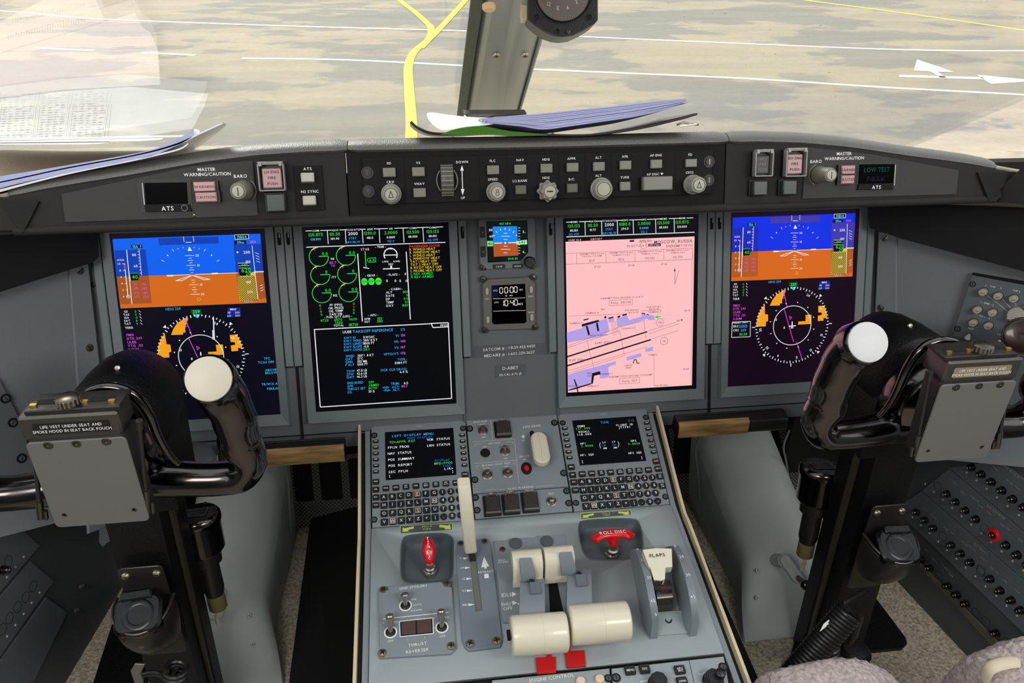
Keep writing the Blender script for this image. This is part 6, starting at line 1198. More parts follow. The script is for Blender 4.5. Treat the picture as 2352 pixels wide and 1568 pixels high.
# ================================================================ control columns with their yokes
mat('olive_rail', '4a463a', .35, .3, bump=.1, bscale=300)
def yoke(left):
    sx = -1 if left else 1; XC = .4715
    O = Vector((sx * .485, -.25, FLOOR)); M = Matrix.Translation(O)
    o = thing('control_column', ('left' if left else 'right') + ' black control column with its ram-horn yoke and chart holder', 'control yoke', M)
    # builder space: the left yoke's world coordinates; the right one is its mirror image
    K = Matrix.Translation(-O) @ (Matrix.Identity(4) if left else SCL(-1, 1, 1))
    def mb(extra=None): return MB(K if extra is None else K @ extra)
    # post: black box section with a rail along the inner rear edge
    b = mb()
    def sec(z, x0, x1, y0, y1): return [(x0, y0, z), (x1, y0, z), (x1, y1, z), (x0, y1, z)]
    b.hexa(sec(FLOOR, -.530, -.4670, -.300, -.228), sec(.80, -.515, -.4525, -.285, -.215), 'crackle_black'); b.build('post', o)
    b = mb(); b.hexa(sec(FLOOR, -.4665, -.4622, -.262, -.240), sec(.76, -.4525, -.4482, -.262, -.240), 'olive_rail'); b.build('rail', o, label='olive rubbing rail')
    b = mb(); b.hexa(sec(FLOOR, -.4670, -.4600, -.254, -.226), sec(.76, -.4525, -.4460, -.250, -.222), 'crackle_black'); b.build('rear_flange', o)
    # housing behind the wheel
    b = mb(Matrix.Translation((-XC - .002, -.245, .783)) @ RX(84)); b.lathe([(0, -.052), (.040, -.052), (.048, -.046), (.052, -.03), (.0545, 0), (.0545, .035), (.050, .048), (.040, .054), (0, .056)], 'crackle_black', 40, None, 1.06); b.build('hub_housing', o)
    b = mb(); b.hexa(sec(.66, -.518, -.432, -.29, -.20), sec(.79, -.526, -.428, -.297, -.192), 'crackle_black'); b.build('hub_neck', o)
    for px, py in ((270, 845), (247, 884), (361, 967), (371, 1015)):
        q = hitp(px, py, (-XC, -.262 if py < 900 else -.27, .8), (0, 1, -.0)) if py < 900 else hitp(px, py, (-.432, 0, 0), (1, 0, 0))
        b = mb(Matrix.Translation(q)); b.lathe([(.0028, -.002), (.0028, .0012), (0, .0018)], 'steel', 12, RX(60) if py < 900 else RY(90)); b.build('rivet', o)
    # wheel: one continuous body from grip to grip, swept along the ram horn
    pts = [((350, 1096), -.322, .0210, .021), ((390, 1098), -.328, .0192, .019), ((450, 1100), -.332, .0178, .018), ((510, 1098), -.334, .0174, .018), ((552, 1090), -.335, .0176, .019), ((575, 1064), -.336, .0160, .020), ((570, 1040), -.336, .0172, .0205), ((551, 1014), -.336, .0212, .0215), ((547, 990), -.336, .0200, .0215), ((540, 966), -.337, .0212, .0215), ((531, 942), -.338, .0208, .0215), ((516, 914), -.339, .0226, .022), ((498, 889), -.343, .0230, .0225), ((485, 872), -.350, .0222, .0225)]
    C = [HY(p[0], p[1], y) for p, y, ra, rb in pts]; rd = [(ra * 1.08, rb * 1.1) for p, y, ra, rb in pts]
    C = [Vector((-XC - .035, -.315, C[0].z + .002))] + C; rd = [(.031, .027)] + rd
    Cs = cr3(C, 5); Rs = [tuple(v[:2]) for v in cr3([(a, c, 0) for a, c in rd], 5)]
    for s in (1, -1):
        b = mb(None if s == 1 else Matrix.Translation((-2 * XC, 0, 0)) @ SCL(-1, 1, 1))
        b.tube(Cs, [(rb, ra) for ra, rb in Rs], 'gloss_black', 28, up=(0, -1, 0));
        gr = b.build('grip_horn', o)
        # finger swells on the inside of the grip
        b = mb(None if s == 1 else Matrix.Translation((-2 * XC, 0, 0)) @ SCL(-1, 1, 1)); e = Cs[-1]; t = (Cs[-1] - Cs[-3]).normalized()
        nrm = Vector((.16, -.80, .58)).normalized(); fr_ = frame(e + nrm * .006, (1, .1, 0), nrm.cross(Vector((1, .1, 0)))); fr_ = fr_ if fr_.to_3x3().col[2].dot(nrm) > 0 else frame(e + nrm * .006, (-1, -.1, 0), nrm.cross(Vector((1, .1, 0))))
        b.lathe([(.0245, -.020), (.0250, .004), (.0242, .0085), (.0222, .0105)], 'gloss_black', 36, fr_); b.build('grip_head', o)
        b = mb(None if s == 1 else Matrix.Translation((-2 * XC, 0, 0)) @ SCL(-1, 1, 1)); b.lathe([(.0224, .0095), (.0218, .0118), (.016, .0132), (0, .0140)], 'cap_cream' if left else 'cap_white', 36, fr_); b.build('grip_cap', o, label='cream round grip cap' if left else 'white round grip cap')
    # centre of the wheel and its raised rim
    b = mb(Matrix.Translation((-XC, -.318, .772)) @ RX(90)); b.lathe([(0, -.03), (.040, -.03), (.047, -.014), (.047, .010), (.040, .022), (0, .026)], 'gloss_black', 40, None, 1.12); b.build('wheel_hub', o)
    arc = [HY(px, py, -.345) for px, py in [(196, 912), (205, 898), (232, 890), (262, 890), (295, 900), (322, 922), (345, 958), (362, 1000), (385, 1040), (412, 1066)]]; arc = cr3(arc, 5); n = len(arc)
    b = mb(); b.tube(arc, [.0028 + .0030 * math.sin(math.pi * i / (n - 1)) for i in range(n)], 'gloss_black', 14); b.build('wheel_rim', o)
    # chart holder: light box, plate, side rods, knurled knob
    yB = -.392; bl, br_, tl_, tr_ = [HY(*p, yB) for p in ((50, 1018), (276, 997), (43, 963), (274, 944))]
    x0, x1 = (bl.x + tl_.x) / 2, (br_.x + tr_.x) / 2; z0, z1 = (bl.z + br_.z) / 2, (tl_.z + tr_.z) / 2
    dep = .036
    for nm, fx0, fx1, mtb in (('chart_light_box', x0, x1, 'box_metal'),):
        b = mb(Matrix.Translation(((fx0 + fx1) / 2, yB, (z0 + z1) / 2)) @ RX(90)); b.slab(rr(0, 0, fx1 - fx0, z1 - z0, .003, 4), -dep, 0, mtb, .0022); bx = b.build(nm, o)
    b = mb(Matrix.Translation(((x0 + x1) / 2 + .002, yB + .012, z1 + .0005)) @ Matrix.Identity(4)); b.slab([(-.040, -.008), (.045, -.008), (.047, .022), (-.036, .022)], 0, .004, 'black_metal', .001)
    for xx, w_ in ((-.02, .026), (.026, .022)): b.slab(rr(xx, .006, w_, .008, .001), .004, .0045, 'void')
    for xx in (-.034, .036): b.slab(rr(xx, 0.0, .006, .004, .001), .004, .0062, 'brass')
    b.slab(rr(.008, .002, .012, .004, .001), .004, .006, 'brass'); b.build('top_plate', o)
    b = mb(Matrix.Translation(((x0 + x1) / 2 + (.0 if left else -.0), yB + .012, z1 + .004))); V = []; F = []; n = 32
    pr_ = [(.0085, 0), (.0085, .002), (.010, .0022), (.0104, .0085), (.009, .0095)]
    b.lathe(pr_ + [(0, .0096)], 'dark_steel', 32); 
    for i in range(16): a = 2 * math.pi * i / 16; b.box(.0100 * math.cos(a), .0100 * math.sin(a), .0026, .0016, .0016, .0058, 'steel')
    b.build('knurled_knob', o)
    # label: built unmirrored so that it reads right
    cL = Vector((sx * abs((x0 + x1) / 2 + .0015), yB - .0002, (z0 + z1) / 2)) - O; Ml = Matrix.Translation(cL) @ RX(90)
    b = MB(Ml); w_ = (x1 - x0) * .76; h_ = (z1 - z0) * .46; b.slab(rr(0, 0, w_, h_, .002, 3), 0, .0007, 'satin_black' if left else mat('worn_label', '8f8268', .4)); b.text('LIFE VEST UNDER SEAT AND', 0, h_ * .2, h_ * .27, 'white', .0009, gap=.17, sx=.86); b.text('SMOKE HOOD IN SEAT BACK POUCH', 0, -h_ * .22, h_ * .27, 'white', .0009, gap=.14, sx=.86)
    b.build('label', o, label='worn white-lettered safety label')
    yP = -.398; P = [HY(*p, yP) for p in ((76, 1012), (303, 994), (328, 1197), (110, 1213))]
    Mp = Matrix.Translation((0, yP, 0)) @ RX(90); Q = [(p.x, p.z) for p in P]; xx0, xx1 = (Q[0][0] + Q[3][0]) / 2, (Q[1][0] + Q[2][0]) / 2; zz0, zz1 = (Q[2][1] + Q[3][1]) / 2, z0 + .002
    b = mb(Mp); b.slab(rr((xx0 + xx1) / 2, (zz0 + zz1) / 2, xx1 - xx0, zz1 - zz0, .005, 5), -.0022, 0, 'plate_grey', .0004); b.build('chart_plate', o, label='plain grey chart plate')
    for fx, fz in ((.13, .15), (.87, .15)): b = mb(Mp @ T(xx0 + (xx1 - xx0) * fx, zz0 + (zz1 - zz0) * fz, 0)); b.lathe([(.0024, 0), (.0024, .0004), (.0016, .0006), (.0012, 0), (0, 0)], 'dark_steel', 14); b.build('plate_screw', o)
    for fx in (.22, .5, .8): b = mb(Mp @ T(xx0 + (xx1 - xx0) * fx, zz1 - .0035, 0)); b.lathe([(.0045 if fx != .5 else .003, 0), (.004, .001), (.001, .0012), (0, 0)], 'dark_steel', 16); b.build('clip_tab', o)
    b = mb(); b.hexa([(xx0 + .006, yP + .003, zz0 + .01), (xx1 + .002, yP + .003, zz0 + .01), (xx1 + .002, yP + .020, zz0 + .01), (xx0 + .006, yP + .020, zz0 + .01)], [(xx0 + .004, yP + .003, zz1), (xx1, yP + .003, zz1), (xx1, yP + .03, zz1), (xx0 + .004, yP + .03, zz1)], 'black_metal'); b.build('back_bracket', o)
    for P_, nm in (((320, 962), (338, 1162)), ((76, 1030), (97, 1170))):
        pass
    for (a, c) in (((319, 965), (337, 1150)), ((77, 1022), (92, 1170))):
        A, B = HY(*a, yP + .006), HY(*c, yP + .006); d = B - A; b = mb(); b.tube([A, A + d * .1, A + d * .1001, B], [.0034, .0034, .0022, .0022], 'black_metal', 12); b.tube([B - d * .14, B + d * .14], [.0036, .0036], 'dark_steel', 12); b.tube([B + d * .02 + Vector((.005, 0, 0)), B + d * .16 + Vector((.005, 0, 0))], .0022, 'dark_steel', 10); b.build('side_rod', o)
    # base plate on the floor
    zf = FLOOR
    if left: Pb = [(285, 1345), (330, 1330), (430, 1400), (560, 1640), (190, 1640), (222, 1540)]
    else: Pb = [(1962, 1350), (2012, 1372), (2080, 1462), (2084, 1476), (2072, 1488), (1975, 1497), (1820, 1520), (1800, 1560), (1850, 1380)]
    b = MB(Matrix.Translation(-O)); Q = [HZ(*p, zf + .006) for p in Pb]; b.slab([(q.x, q.y) for q in Q], zf, zf + .006, 'crackle_black', .001); b.build('base_plate', o)
    return o
yoke(True); yoke(False)
# ---- hand microphones in their cup brackets on the columns
def mike(left):
    sx = -1 if left else 1; xc = .483; O = Vector((sx * xc, -.30, .55)); o = thing('hand_microphone_holder', ('left' if left else 'right') + ' bent black metal cup bracket on the front of the column', 'bracket', Matrix.Translation(O)); K = Matrix.Translation(-O) @ (Matrix.Identity(4) if left else SCL(-1, 1, 1))
    Pb = frame((0, -.303, 0), (1, 0, 0), (0, 0, 1)); Li = lambda px, py, y=-.306: HY(px, py, y)
    c4 = [Li(*p) for p in ((294, 1288), (404, 1282), (428, 1500), (318, 1500))]
    b = MB(K @ Matrix.Translation((0, -.304, 0)) @ RX(90)); x0 = (c4[0].x + c4[3].x) / 2; x1 = (c4[1].x + c4[2].x) / 2; z1_ = (c4[0].z + c4[1].z) / 2
    x0, x1 = -.515, -.462; z1_ = .588; z0_ = .43
    b.slab(rr((x0 + x1) / 2, (z0_ + z1_) / 2, x1 - x0, z1_ - z0_, .006, 4), 0, .0022, 'black_metal', .0005); b.build('back_plate', o)
    for x in (x0 + .0085, x1 - .0085): b = MB(K @ Matrix.Translation((x, -.3062, z1_ - .012)) @ RX(90)); b.lathe([(.0052, 0), (.0052, .001), (.0038, .0028), (0, .0034)], 'steel', 18); b.box(0, 0, .003, .004, .0008, .0008, 'void'); b.build('screw', o)
    # cup: a curved band open on top
    b = MB(K); cx = (x0 + x1) / 2; n = 16; ring = []
    for i in range(n + 1):
        t = math.pi * i / n; ring.append((cx - .0335 * math.cos(t), -.312 - .052 * math.sin(t) ** .7))
    V = []; F = []
    for i, (x, y) in enumerate(ring):
        V += [(x, y, .540 + .004 * math.cos(i / n * 6)), (cx + (x - cx) * .97, -.308 + (y + .308) * .96, .510), (cx + (x - cx) * .82, -.306 + (y + .306) * .62, .478)]
    for i in range(n): F += [[i * 3, i * 3 + 3, i * 3 + 4, i * 3 + 1], [i * 3 + 1, i * 3 + 4, i * 3 + 5, i * 3 + 2]]
    b.add(V, F, 'black_metal'); q = b.build('cup', o); q.modifiers.new('t', 'SOLIDIFY').thickness = .003; q.modifiers.new('s', 'SUBSURF').render_levels = 2
    b = MB(K); b.tube([(x, y, .5415 + .004 * math.cos(i / n * 6)) for i, (x, y) in enumerate(ring)], .0022, 'dark_steel', 10); b.build('cup_rim', o)
    m_ = thing('hand_microphone', 'black hand microphone sitting in the ' + ('left' if left else 'right') + ' column bracket', 'microphone', Matrix.Translation(O + Vector((0, -.03, .01)))); K2 = Matrix.Translation(-O - Vector((0, -.03, .01))) @ (Matrix.Identity(4) if left else SCL(-1, 1, 1))
    tl = Matrix.Translation((cx, -.336, .535)) @ RX(28) @ RZ(4)
    b = MB(K2 @ tl); b.slab(rr(0, 0, .056, .048, .014, 6), -.045, .018, 'mic_black', .004); b.build('body', m_).modifiers.new('s', 'BEVEL').width = .001
    b = MB(K2 @ tl); b.lathe([(.019, .0178), (.017, .0188), (.012, .0182), (.008, .0165), (0, .0158)], 'mic_black', 28, T(.001, -.001, 0)); b.lathe([(.0012, .0164), (0, .0172)], 'steel', 10, T(.001, .002, 0)); b.build('grille', m_)
    b = MB(K2 @ tl); b.slab(rr(-.002, .022, .036, .012, .003, 3), -.03, .022, 'mic_black', .002); b.build('top_ridge', m_)
mike(True); mike(False)
# ---- coiled cords
def coil(A, Bp, R0, r, turns, sag=0):
    A = Vector(A); Bp = Vector(Bp); P = []; n = turns * 12; d = (Bp - A)
    for i in range(n + 1):
        f = i / n; c = A + d * f + Vector((0, 0, -sag * math.sin(math.pi * f))); t = d.normalized(); u = t.orthogonal().normalized(); v = t.cross(u); a = 2 * math.pi * f * turns; P.append(c + u * R0 * math.cos(a) + v * R0 * math.sin(a))
    return P
def cord(name, label, A, Bp, R0, r, turns, sag, lead=None, kd=None):
    o = thing(name, label, 'cord', Matrix.Translation(Vector(A))); b = MB(Matrix.Translation(-Vector(A))); b.tube(coil(A, Bp, R0, r, turns, sag), r, 'satin_black', 8); b.build('coil', o)
    if lead: b = MB(Matrix.Translation(-Vector(A))); b.tube(cr3([Vector(A)] + [Vector(q) for q in lead], 6), r, 'satin_black', 8); b.build('lead', o)
    return o
YC = -.36
cord('coiled_cord', 'thick black coiled cord sloping down beside the right control column', HY(1952, 1402, YC), HY(1800, 1575, YC - .03), .0165, .0033, 25, 0, [HY(1940, 1385, YC), HY(1958, 1372, YC + .01), HY(1985, 1355, YC + .03)])
cord('coiled_cord', 'shorter upright black coiled cord under the right column bracket', HY(1905, 1478, -.33), HY(1908, 1560, -.34), .0125, .0032, 9, 0)
cord('coiled_cord', 'black coiled cord at the foot of the left control column', HY(405, 1532, -.36), HY(400, 1620, -.37), .0125, .0034, 9, 0, [HY(385, 1550, -.36), HY(350, 1545, -.36), HY(325, 1550, -.36)])
p = HY(1965, 1440, -.33); o = thing('headset_plug', 'black headset plug with a small brass tip beside the right coiled cords', 'plug', Matrix.Translation(p)); b = MB(); b.tube([(0, 0, .028), (0, 0, .018), (0, 0, -.02)], [.005, .0068, .0068], 'satin_black', 16, up=(1, 0, 0)); b.build('body', o); b = MB(); b.tube([(0, 0, -.02), (-.001, 0, -.034)], [.006, .005], 'black_metal', 14, up=(1, 0, 0)); b.tube([(-.001, 0, -.034), (-.001, 0, -.038)], [.003, .002], 'brass', 10, up=(1, 0, 0)); b.build('sleeve', o)
p = HY(1962, 1500, -.32); o = thing('jack_housing', 'black rounded jack housing on the floor at the foot of the right column', 'socket', Matrix.Translation(p)); b = MB(); b.lathe([(.024, -.05), (.024, .005), (.018, .012), (.008, .014), (0, .014)], 'satin_black', 24); b.build('housing', o)
p = HY(1898, 1438, YC - .01); o = thing('paper_tag', 'scrap of white paper tucked under the right coiled cord', 'tag', Matrix.Translation(p)); b = MB(); b.slab([(-.010, -.006), (.006, .004), (.004, .009), (-.004, .004)], 0, .0008, 'white'); q = b.build('scrap', o); q.matrix_local = RX(60)
p = HY(318, 1543, -.37); o = thing('metal_bracket', 'small bright metal bracket at the foot of the left column', 'bracket', Matrix.Translation(p)); b = MB(); b.slab([(-.004, -.012), (.006, -.012), (.004, 0), (.009, .010), (-.002, .012), (-.008, .004)], 0, .004, 'steel', .0008); q = b.build('plate', o); q.matrix_local = RX(60)
# ================================================================ pedal covers, pedals, foot bars
def cover(left):
    sx = -1 if left else 1; O = Vector((sx * .471, -.15, FLOOR)); o = thing('pedal_linkage_cover', ('left' if left else 'right') + ' large rounded grey cover over the pedal linkage, ' + ('with a small grey tab' if left else 'with a black-knobbed crank'), 'cover', Matrix.Translation(O))
    b = MB(Matrix.Translation(-O)); S = [(-.222, .222, .222, .375, .585), (-.205, .236, .242, .375, .585), (-.165, .262, .292, .385, .575), (-.125, .288, .335, .398, .560), (-.105, .299, .349, .403, .553), (-.06, .314, .362, .401, .552), (.02, .345, .385, .396, .550), (.12, .388, .415, .391, .545), (.155, .405, .43, .388, .545)]
    n = 12; V = []; F = []
    for y, ze, zc, xa, xb in S:
        cx, hw = (xa + xb) / 2, (xb - xa) / 2; V.append((sx * xa, y, FLOOR))
        for i in range(n + 1):
            t = -1 + 2 * i / n; V.append((sx * (cx + hw * (t if abs(t) < .99 else t * 1.0)), y, ze + (zc - ze) * (1 - abs(t) ** 2.6)))
        V.append((sx * xb, y, FLOOR))
    w_ = n + 3
    for a in range(len(S) - 1):
        for i in range(w_ - 1): f = [a * w_ + i, a * w_ + i + 1, (a + 1) * w_ + i + 1, (a + 1) * w_ + i]; F.append(f if not left else f[::-1])
    b.add(V, F, 'cover_grey'); q = b.build('shell', o); q.modifiers.new('s', 'SUBSURF').render_levels = 1
    N_ = Vector((0, -.727, .687)); P_ = Vector((0, -.165, .285))
    K = Matrix.Translation(-O)
    for px, py in (((573, 1414), (580, 1480)) if left else ((1740, 1309), (1856, 1299), (1739, 1372), (1855, 1360))):
        q = hitp(px, py, P_, N_); b = MB(K @ Matrix.Translation(q) @ RX(46.6)); b.lathe([(.0036, -.003), (.0036, .0006), (.0028, .0010), (.0014, .0006), (0, .0004)], 'cover_grey', 16); b.lathe([(.0012, .0005), (0, .001)], 'ink', 8); b.build('screw', o)
    if left:
        q = hitp(497, 1385, P_ + N_ * .01, N_); b = MB(K @ Matrix.Translation(q) @ RX(46.6) @ RZ(-6)); b.slab(rr(0, 0, .026, .05, .011, 5), -.02, .004, 'cover_grey', .002); b.build('tab', o)
    else:
        a = hitp(1803, 1288, P_ + N_ * .036, N_); c = hitp(1832, 1326, P_ + N_ * .040, N_); e = hitp(1850, 1343, P_ + N_ * .062, N_); d = c - a; an = math.degrees(math.atan2(d.x, -d.dot(Vector((0, .687, .727)))))
        b = MB(K @ Matrix.Translation((a + c) / 2) @ RX(46.6) @ RZ(an)); b.slab(rr(0, 0, .018, d.length + .020, .009, 6), -.005, .004, 'cover_grey', .001); b.lathe([(.011, -.045), (.011, -.004), (0, -.004)], 'cover_grey', 20, T(0, d.length / 2)); b.build('crank_arm', o)
        b = MB(K); b.tube([c, c.lerp(e, .5), e], [.0045, .004, .0035], 'brown_lens', 14, up=(1, 0, 0)); Mk = K @ Matrix.Translation(e); b.M = Mk; b.lathe([(.0085 * math.cos(R_(t)), .0085 * math.sin(R_(t))) for t in range(-90, 91, 15)], 'gloss_black', 22); b.build('crank_knob', o, label='black ball knob')
cover(True); cover(False)
ck = D.materials.new('perforated'); ck.use_nodes = True; t_ = ck.node_tree; bb = t_.nodes['Principled BSDF']; cc_ = t_.nodes.new('ShaderNodeTexChecker'); tcx = t_.nodes.new('ShaderNodeTexCoord'); mpx = t_.nodes.new('ShaderNodeMapping'); mpx.inputs['Scale'].default_value = (1, 1, .01)
cc_.inputs[1].default_value = lin('6c6b66') + (1,); cc_.inputs[2].default_value = lin('2c2b2a') + (1,); cc_.inputs[3].default_value = 260; t_.links.new(tcx.outputs['Object'], mpx.inputs[0]); t_.links.new(mpx.outputs[0], cc_.inputs[0]); t_.links.new(cc_.outputs[0], bb.inputs['Base Color']); bb.inputs['Roughness'].default_value = .4; MATS['perforated'] = ck
def pedal(P, slots, label, edge=None, y=.06):
    F0 = frame((0, y, 0), (1, 0, 0), (0, .25, 1)); L0 = Lay(F0); c = L0(sum(p[0] for p in P) / len(P), sum(p[1] for p in P) / len(P)); M = on(F0, *c); o = thing('rudder_pedal', label, 'pedal', M); L = Lay(M)
    b = MB(); b.slab([L(*p) for p in P], -.004, 0, 'perforated', .0006); b.build('tread', o)
    for S in slots:
        Q = [L(*p) for p in S]; cx = sum(q[0] for q in Q) / 4; cy = sum(q[1] for q in Q) / 4; b = MB(); b.slab(rr(cx, cy, abs(Q[1][0] - Q[0][0]), abs(Q[2][1] - Q[1][1]), .006, 4), 0, .0006, 'void'); b.build('slot', o)
    if edge: b = MB(M.inverted()); b.tube(cr3([HY(*p, y - .012) for p in edge], 4), .0018, 'bezel_grey', 8); b.build('edge_strip', o)
pedal([(662, 1052), (850, 1040), (850, 1203), (676, 1213)], [[(674, 1060), (717, 1058), (719, 1150), (676, 1152)], [(733, 1056), (783, 1054), (785, 1146), (738, 1148)], [(800, 1053), (846, 1050), (850, 1142), (803, 1144)]], 'perforated metal rudder pedal with three slots, between the left cover and the pedestal', [(655, 1064), (663, 1110), (666, 1170), (669, 1222)])
pedal([(1535, 985), (1612, 980), (1612, 1143), (1558, 1146)], [[(1545, 1000), (1588, 997), (1590, 1086), (1548, 1088)]], 'perforated metal rudder pedal with a slot, between pedestal and right cover', [(1608, 998), (1597, 1035), (1602, 1080), (1607, 1146)])
pedal([(1790, 990), (1872, 985), (1880, 1120), (1822, 1124)], [[(1800, 996), (1834, 994), (1838, 1068), (1804, 1070)]], 'perforated metal rudder pedal partly behind the right column', [(1813, 988), (1800, 1025), (1806, 1060), (1811, 1094)])
F0 = HY(238, 1228, -.02); o = thing('pedal_tip', 'grey pedal tip showing below the left chart plate', 'pedal', Matrix.Translation(F0)); b = MB(Matrix.Translation(-F0)); Q = [HY(*p, -.02) for p in [(227, 1190), (250, 1190), (258, 1240), (246, 1246), (236, 1256), (228, 1246)]]; b.hexa([q + Vector((0, .012, 0)) for q in Q], Q, 'bezel_grey'); b.build('plate', o)
def bar(left):
    sx = -1 if left else 1; x0, x1 = .2555, .435; O = Vector((sx * (x0 + x1) / 2, -.085, .575)); o = thing('foot_bar', ('left' if left else 'right') + ' padded bar under the panel with a worn gold front near the pedestal', 'bar', Matrix.Translation(O)); K = Matrix.Translation(-O)
    prof = [(-.098, .566), (-.101, .570), (-.101, .584), (-.098, .588), (-.086, .592), (-.074, .591), (-.070, .570), (-.074, .564)]
    b = MB(K); b.hexa([(sx * x0, y, z) for y, z in prof], [(sx * x1, y, z) for y, z in prof], 'satin_black')
    for i in range(4): y = -.096 + i * .006; z = .5895 + i * .0008; b.tube([(sx * x0, y, z), (sx * x1, y, z)], .0012, 'black_metal', 6)
    b.build('bar_body', o)
    b = MB(K); g0, g1 = (x0 + .0005, .375 if left else .370); b.hexa([(sx * g0, -.1016, .5665), (sx * g0, -.1016, .5885), (sx * g0, -.095, .593), (sx * g0, -.095, .5645)], [(sx * g1, -.1016, .5665), (sx * g1, -.1016, .5885), (sx * g1, -.095, .593), (sx * g1, -.095, .5645)], 'gold_bar'); b.build('worn_front', o, label='worn gold-brown front face')
bar(True); bar(False)
# kick panels beside the pedestal
for sx, lab in ((-1, 'black kick panel on the floor left of the pedestal'), (1, 'black kick panel on the floor right of the pedestal')):
    O = Vector((sx * .29, -.2, FLOOR)); o = thing('kick_panel', lab, 'panel', Matrix.Translation(O)); b = MB(Matrix.Translation(-O)); b.hexa([(sx * .237, -.62, FLOOR), (sx * .368, -.62, FLOOR), (sx * .368, .155, FLOOR), (sx * .237, .155, FLOOR)], [(sx * .237, -.62, FLOOR + .06), (sx * .362, -.62, FLOOR + .012), (sx * .362, .155, FLOOR + .035), (sx * .237, .155, FLOOR + .06)], 'black'); b.build('panel', o)
    if sx < 0: q = hitp(697, 1511, (-.28, -.2, FLOOR + .04), (-.36, 0, .93)); b = MB(Matrix.Translation(q - O)); b.lathe([(.0035, -.002), (.0035, .001), (0, .0016)], 'dark_steel', 12, RY(-40)); b.build('screw', o)
# ---- trim actuators beside the columns
for left in (True, False):
    sx = -1 if left else 1; O = Vector((sx * .451, -.191, .56)); o = thing('motor_canister', 'black motor canister with a data plate on top, beside the ' + ('left' if left else 'right') + ' column', 'motor', Matrix.Translation(O) @ RX(-12) @ RY(4 * sx))
    r = .0310; b = MB(); b.lathe([(r * .8, -.055), (r * .92, -.050), (r * .95, -.012), (r, -.010), (r * 1.03, -.004), (r * 1.0, .002), (r * .9, .005), (0, .0055)], 'gloss_black', 36)
    for a in range(6): b.push(RZ(a * 60 + 15)); b.lathe([(.003, -.004), (.003, .006), (0, .0066)], 'satin_black', 8, T(r * .82, 0)); b.pop()
    b.build('canister', o); b = MB(); b.slab(rr(0, 0, .030, .020, .001, 2), .0055, .0062, 'black_metal')
    for P in (((-.015, -.01), (.015, -.01)), ((.015, -.01), (.015, .01)), ((.015, .01), (-.015, .01)), ((-.015, .01), (-.015, -.01))): b.seg(*P, .0009, 'btn_grey', .0065)
    for i in range(3): b.seg((-.010, -.005 + i * .005), (.009 - i * .003, -.005 + i * .005), .0008, 'btn_grey', .0065)
    b.build('data_plate', o); b = MB(); b.lathe([(.0, -.125), (.012, -.125), (.0145, -.115), (.0145, -.075), (.020, -.072), (.021, -.056), (0, -.05)], 'satin_black', 26); b.lathe([(.011, -.150), (.0125, -.148), (.0125, -.126), (0, -.125)], 'olive', 22); b.build('connector', o)
    b = MB(); b.tube(cr3([(0, 0, -.148), (.004 * sx, .004, -.160), (.010 * sx, .012, -.172), (.014 * sx, .022, -.19)], 5), .003, 'trim_cream', 8); b.build('wire', o, label='cream wire')
# ---- grey air outlet behind the left yoke arm
p = HY(436, 1050, -.12); o = thing('air_outlet', 'round grey air outlet half hidden behind the left yoke arm', 'vent', Matrix.Translation(p)); b = MB(); b.lathe([(.034, -.03), (.034, .0), (.030, .010), (.018, .016), (0, .018)], 'panel_grey', 32, T(0, 0, -.006)); b.build('dome', o)
# ================================================================ circuit breaker side panels
def cb_frame(sx):
    a = R_(9); d = Vector((math.sin(a), -math.cos(a), 0)); up = Vector((math.sin(R_(4)) * math.cos(a), math.sin(R_(4)) * math.sin(a), math.cos(R_(4)))); P = Vector((.712, -.158, .26)); n = d.cross(up)
    if n.x > 0: n = -n
    f = (lambda v: v) if sx > 0 else (lambda v: Vector((-v.x, v.y, v.z))); x = f(d); y = f(up); M = frame(f(P), x, y)
    if M.to_3x3().col[2].dot(f(n)) < 0: M = frame(f(P), -x, y)
    return M
CBM = cb_frame(1); c1 = (5.809, 2080, 1060); c2 = (2.969, 1800, 1040)
o = thing('circuit_breaker_panel', 'dark grey right side panel with rows of black circuit breakers and one red collar', 'breaker panel', CBM)
L0 = Lay(CBM); LA = Lay(CBM, *c1); LB = Lay(CBM, *c2); k = LA.px(800, 800)
sgn = 1 if L0(2300, 1400)[0] > L0(2200, 1400)[0] else -1
b = MB(); xe = L0(2105, 1330)[0]; b.slab([(xe - sgn * .10, -.04), (xe + sgn * .62, -.04), (xe + sgn * .62, .33), (xe - sgn * .10, .33)], -.02, -.004, 'cb_dark'); b.build('backing', o)
lines = [((575, 80), (1580, 925)), ((215, 385), (1540, 1545)), ((0, 770), (900, 1640)), ((1250, -20), (1700, 340))]
def line_y(P, x): return P[0][1] + (P[1][1] - P[0][1]) * (x - P[0][0]) / (P[1][0] - P[0][0])
# strips: light lower band (breakers) and dark upper band (lettering), seam between them
def strip_quad(u0, v0, u1, v1, mt, z): b = MB(); P = [LA(*u0), LA(*v0), LA(*v1), LA(*u1)]; b.slab(P, -.004, z, mt, .0004); b.build('strip', o)
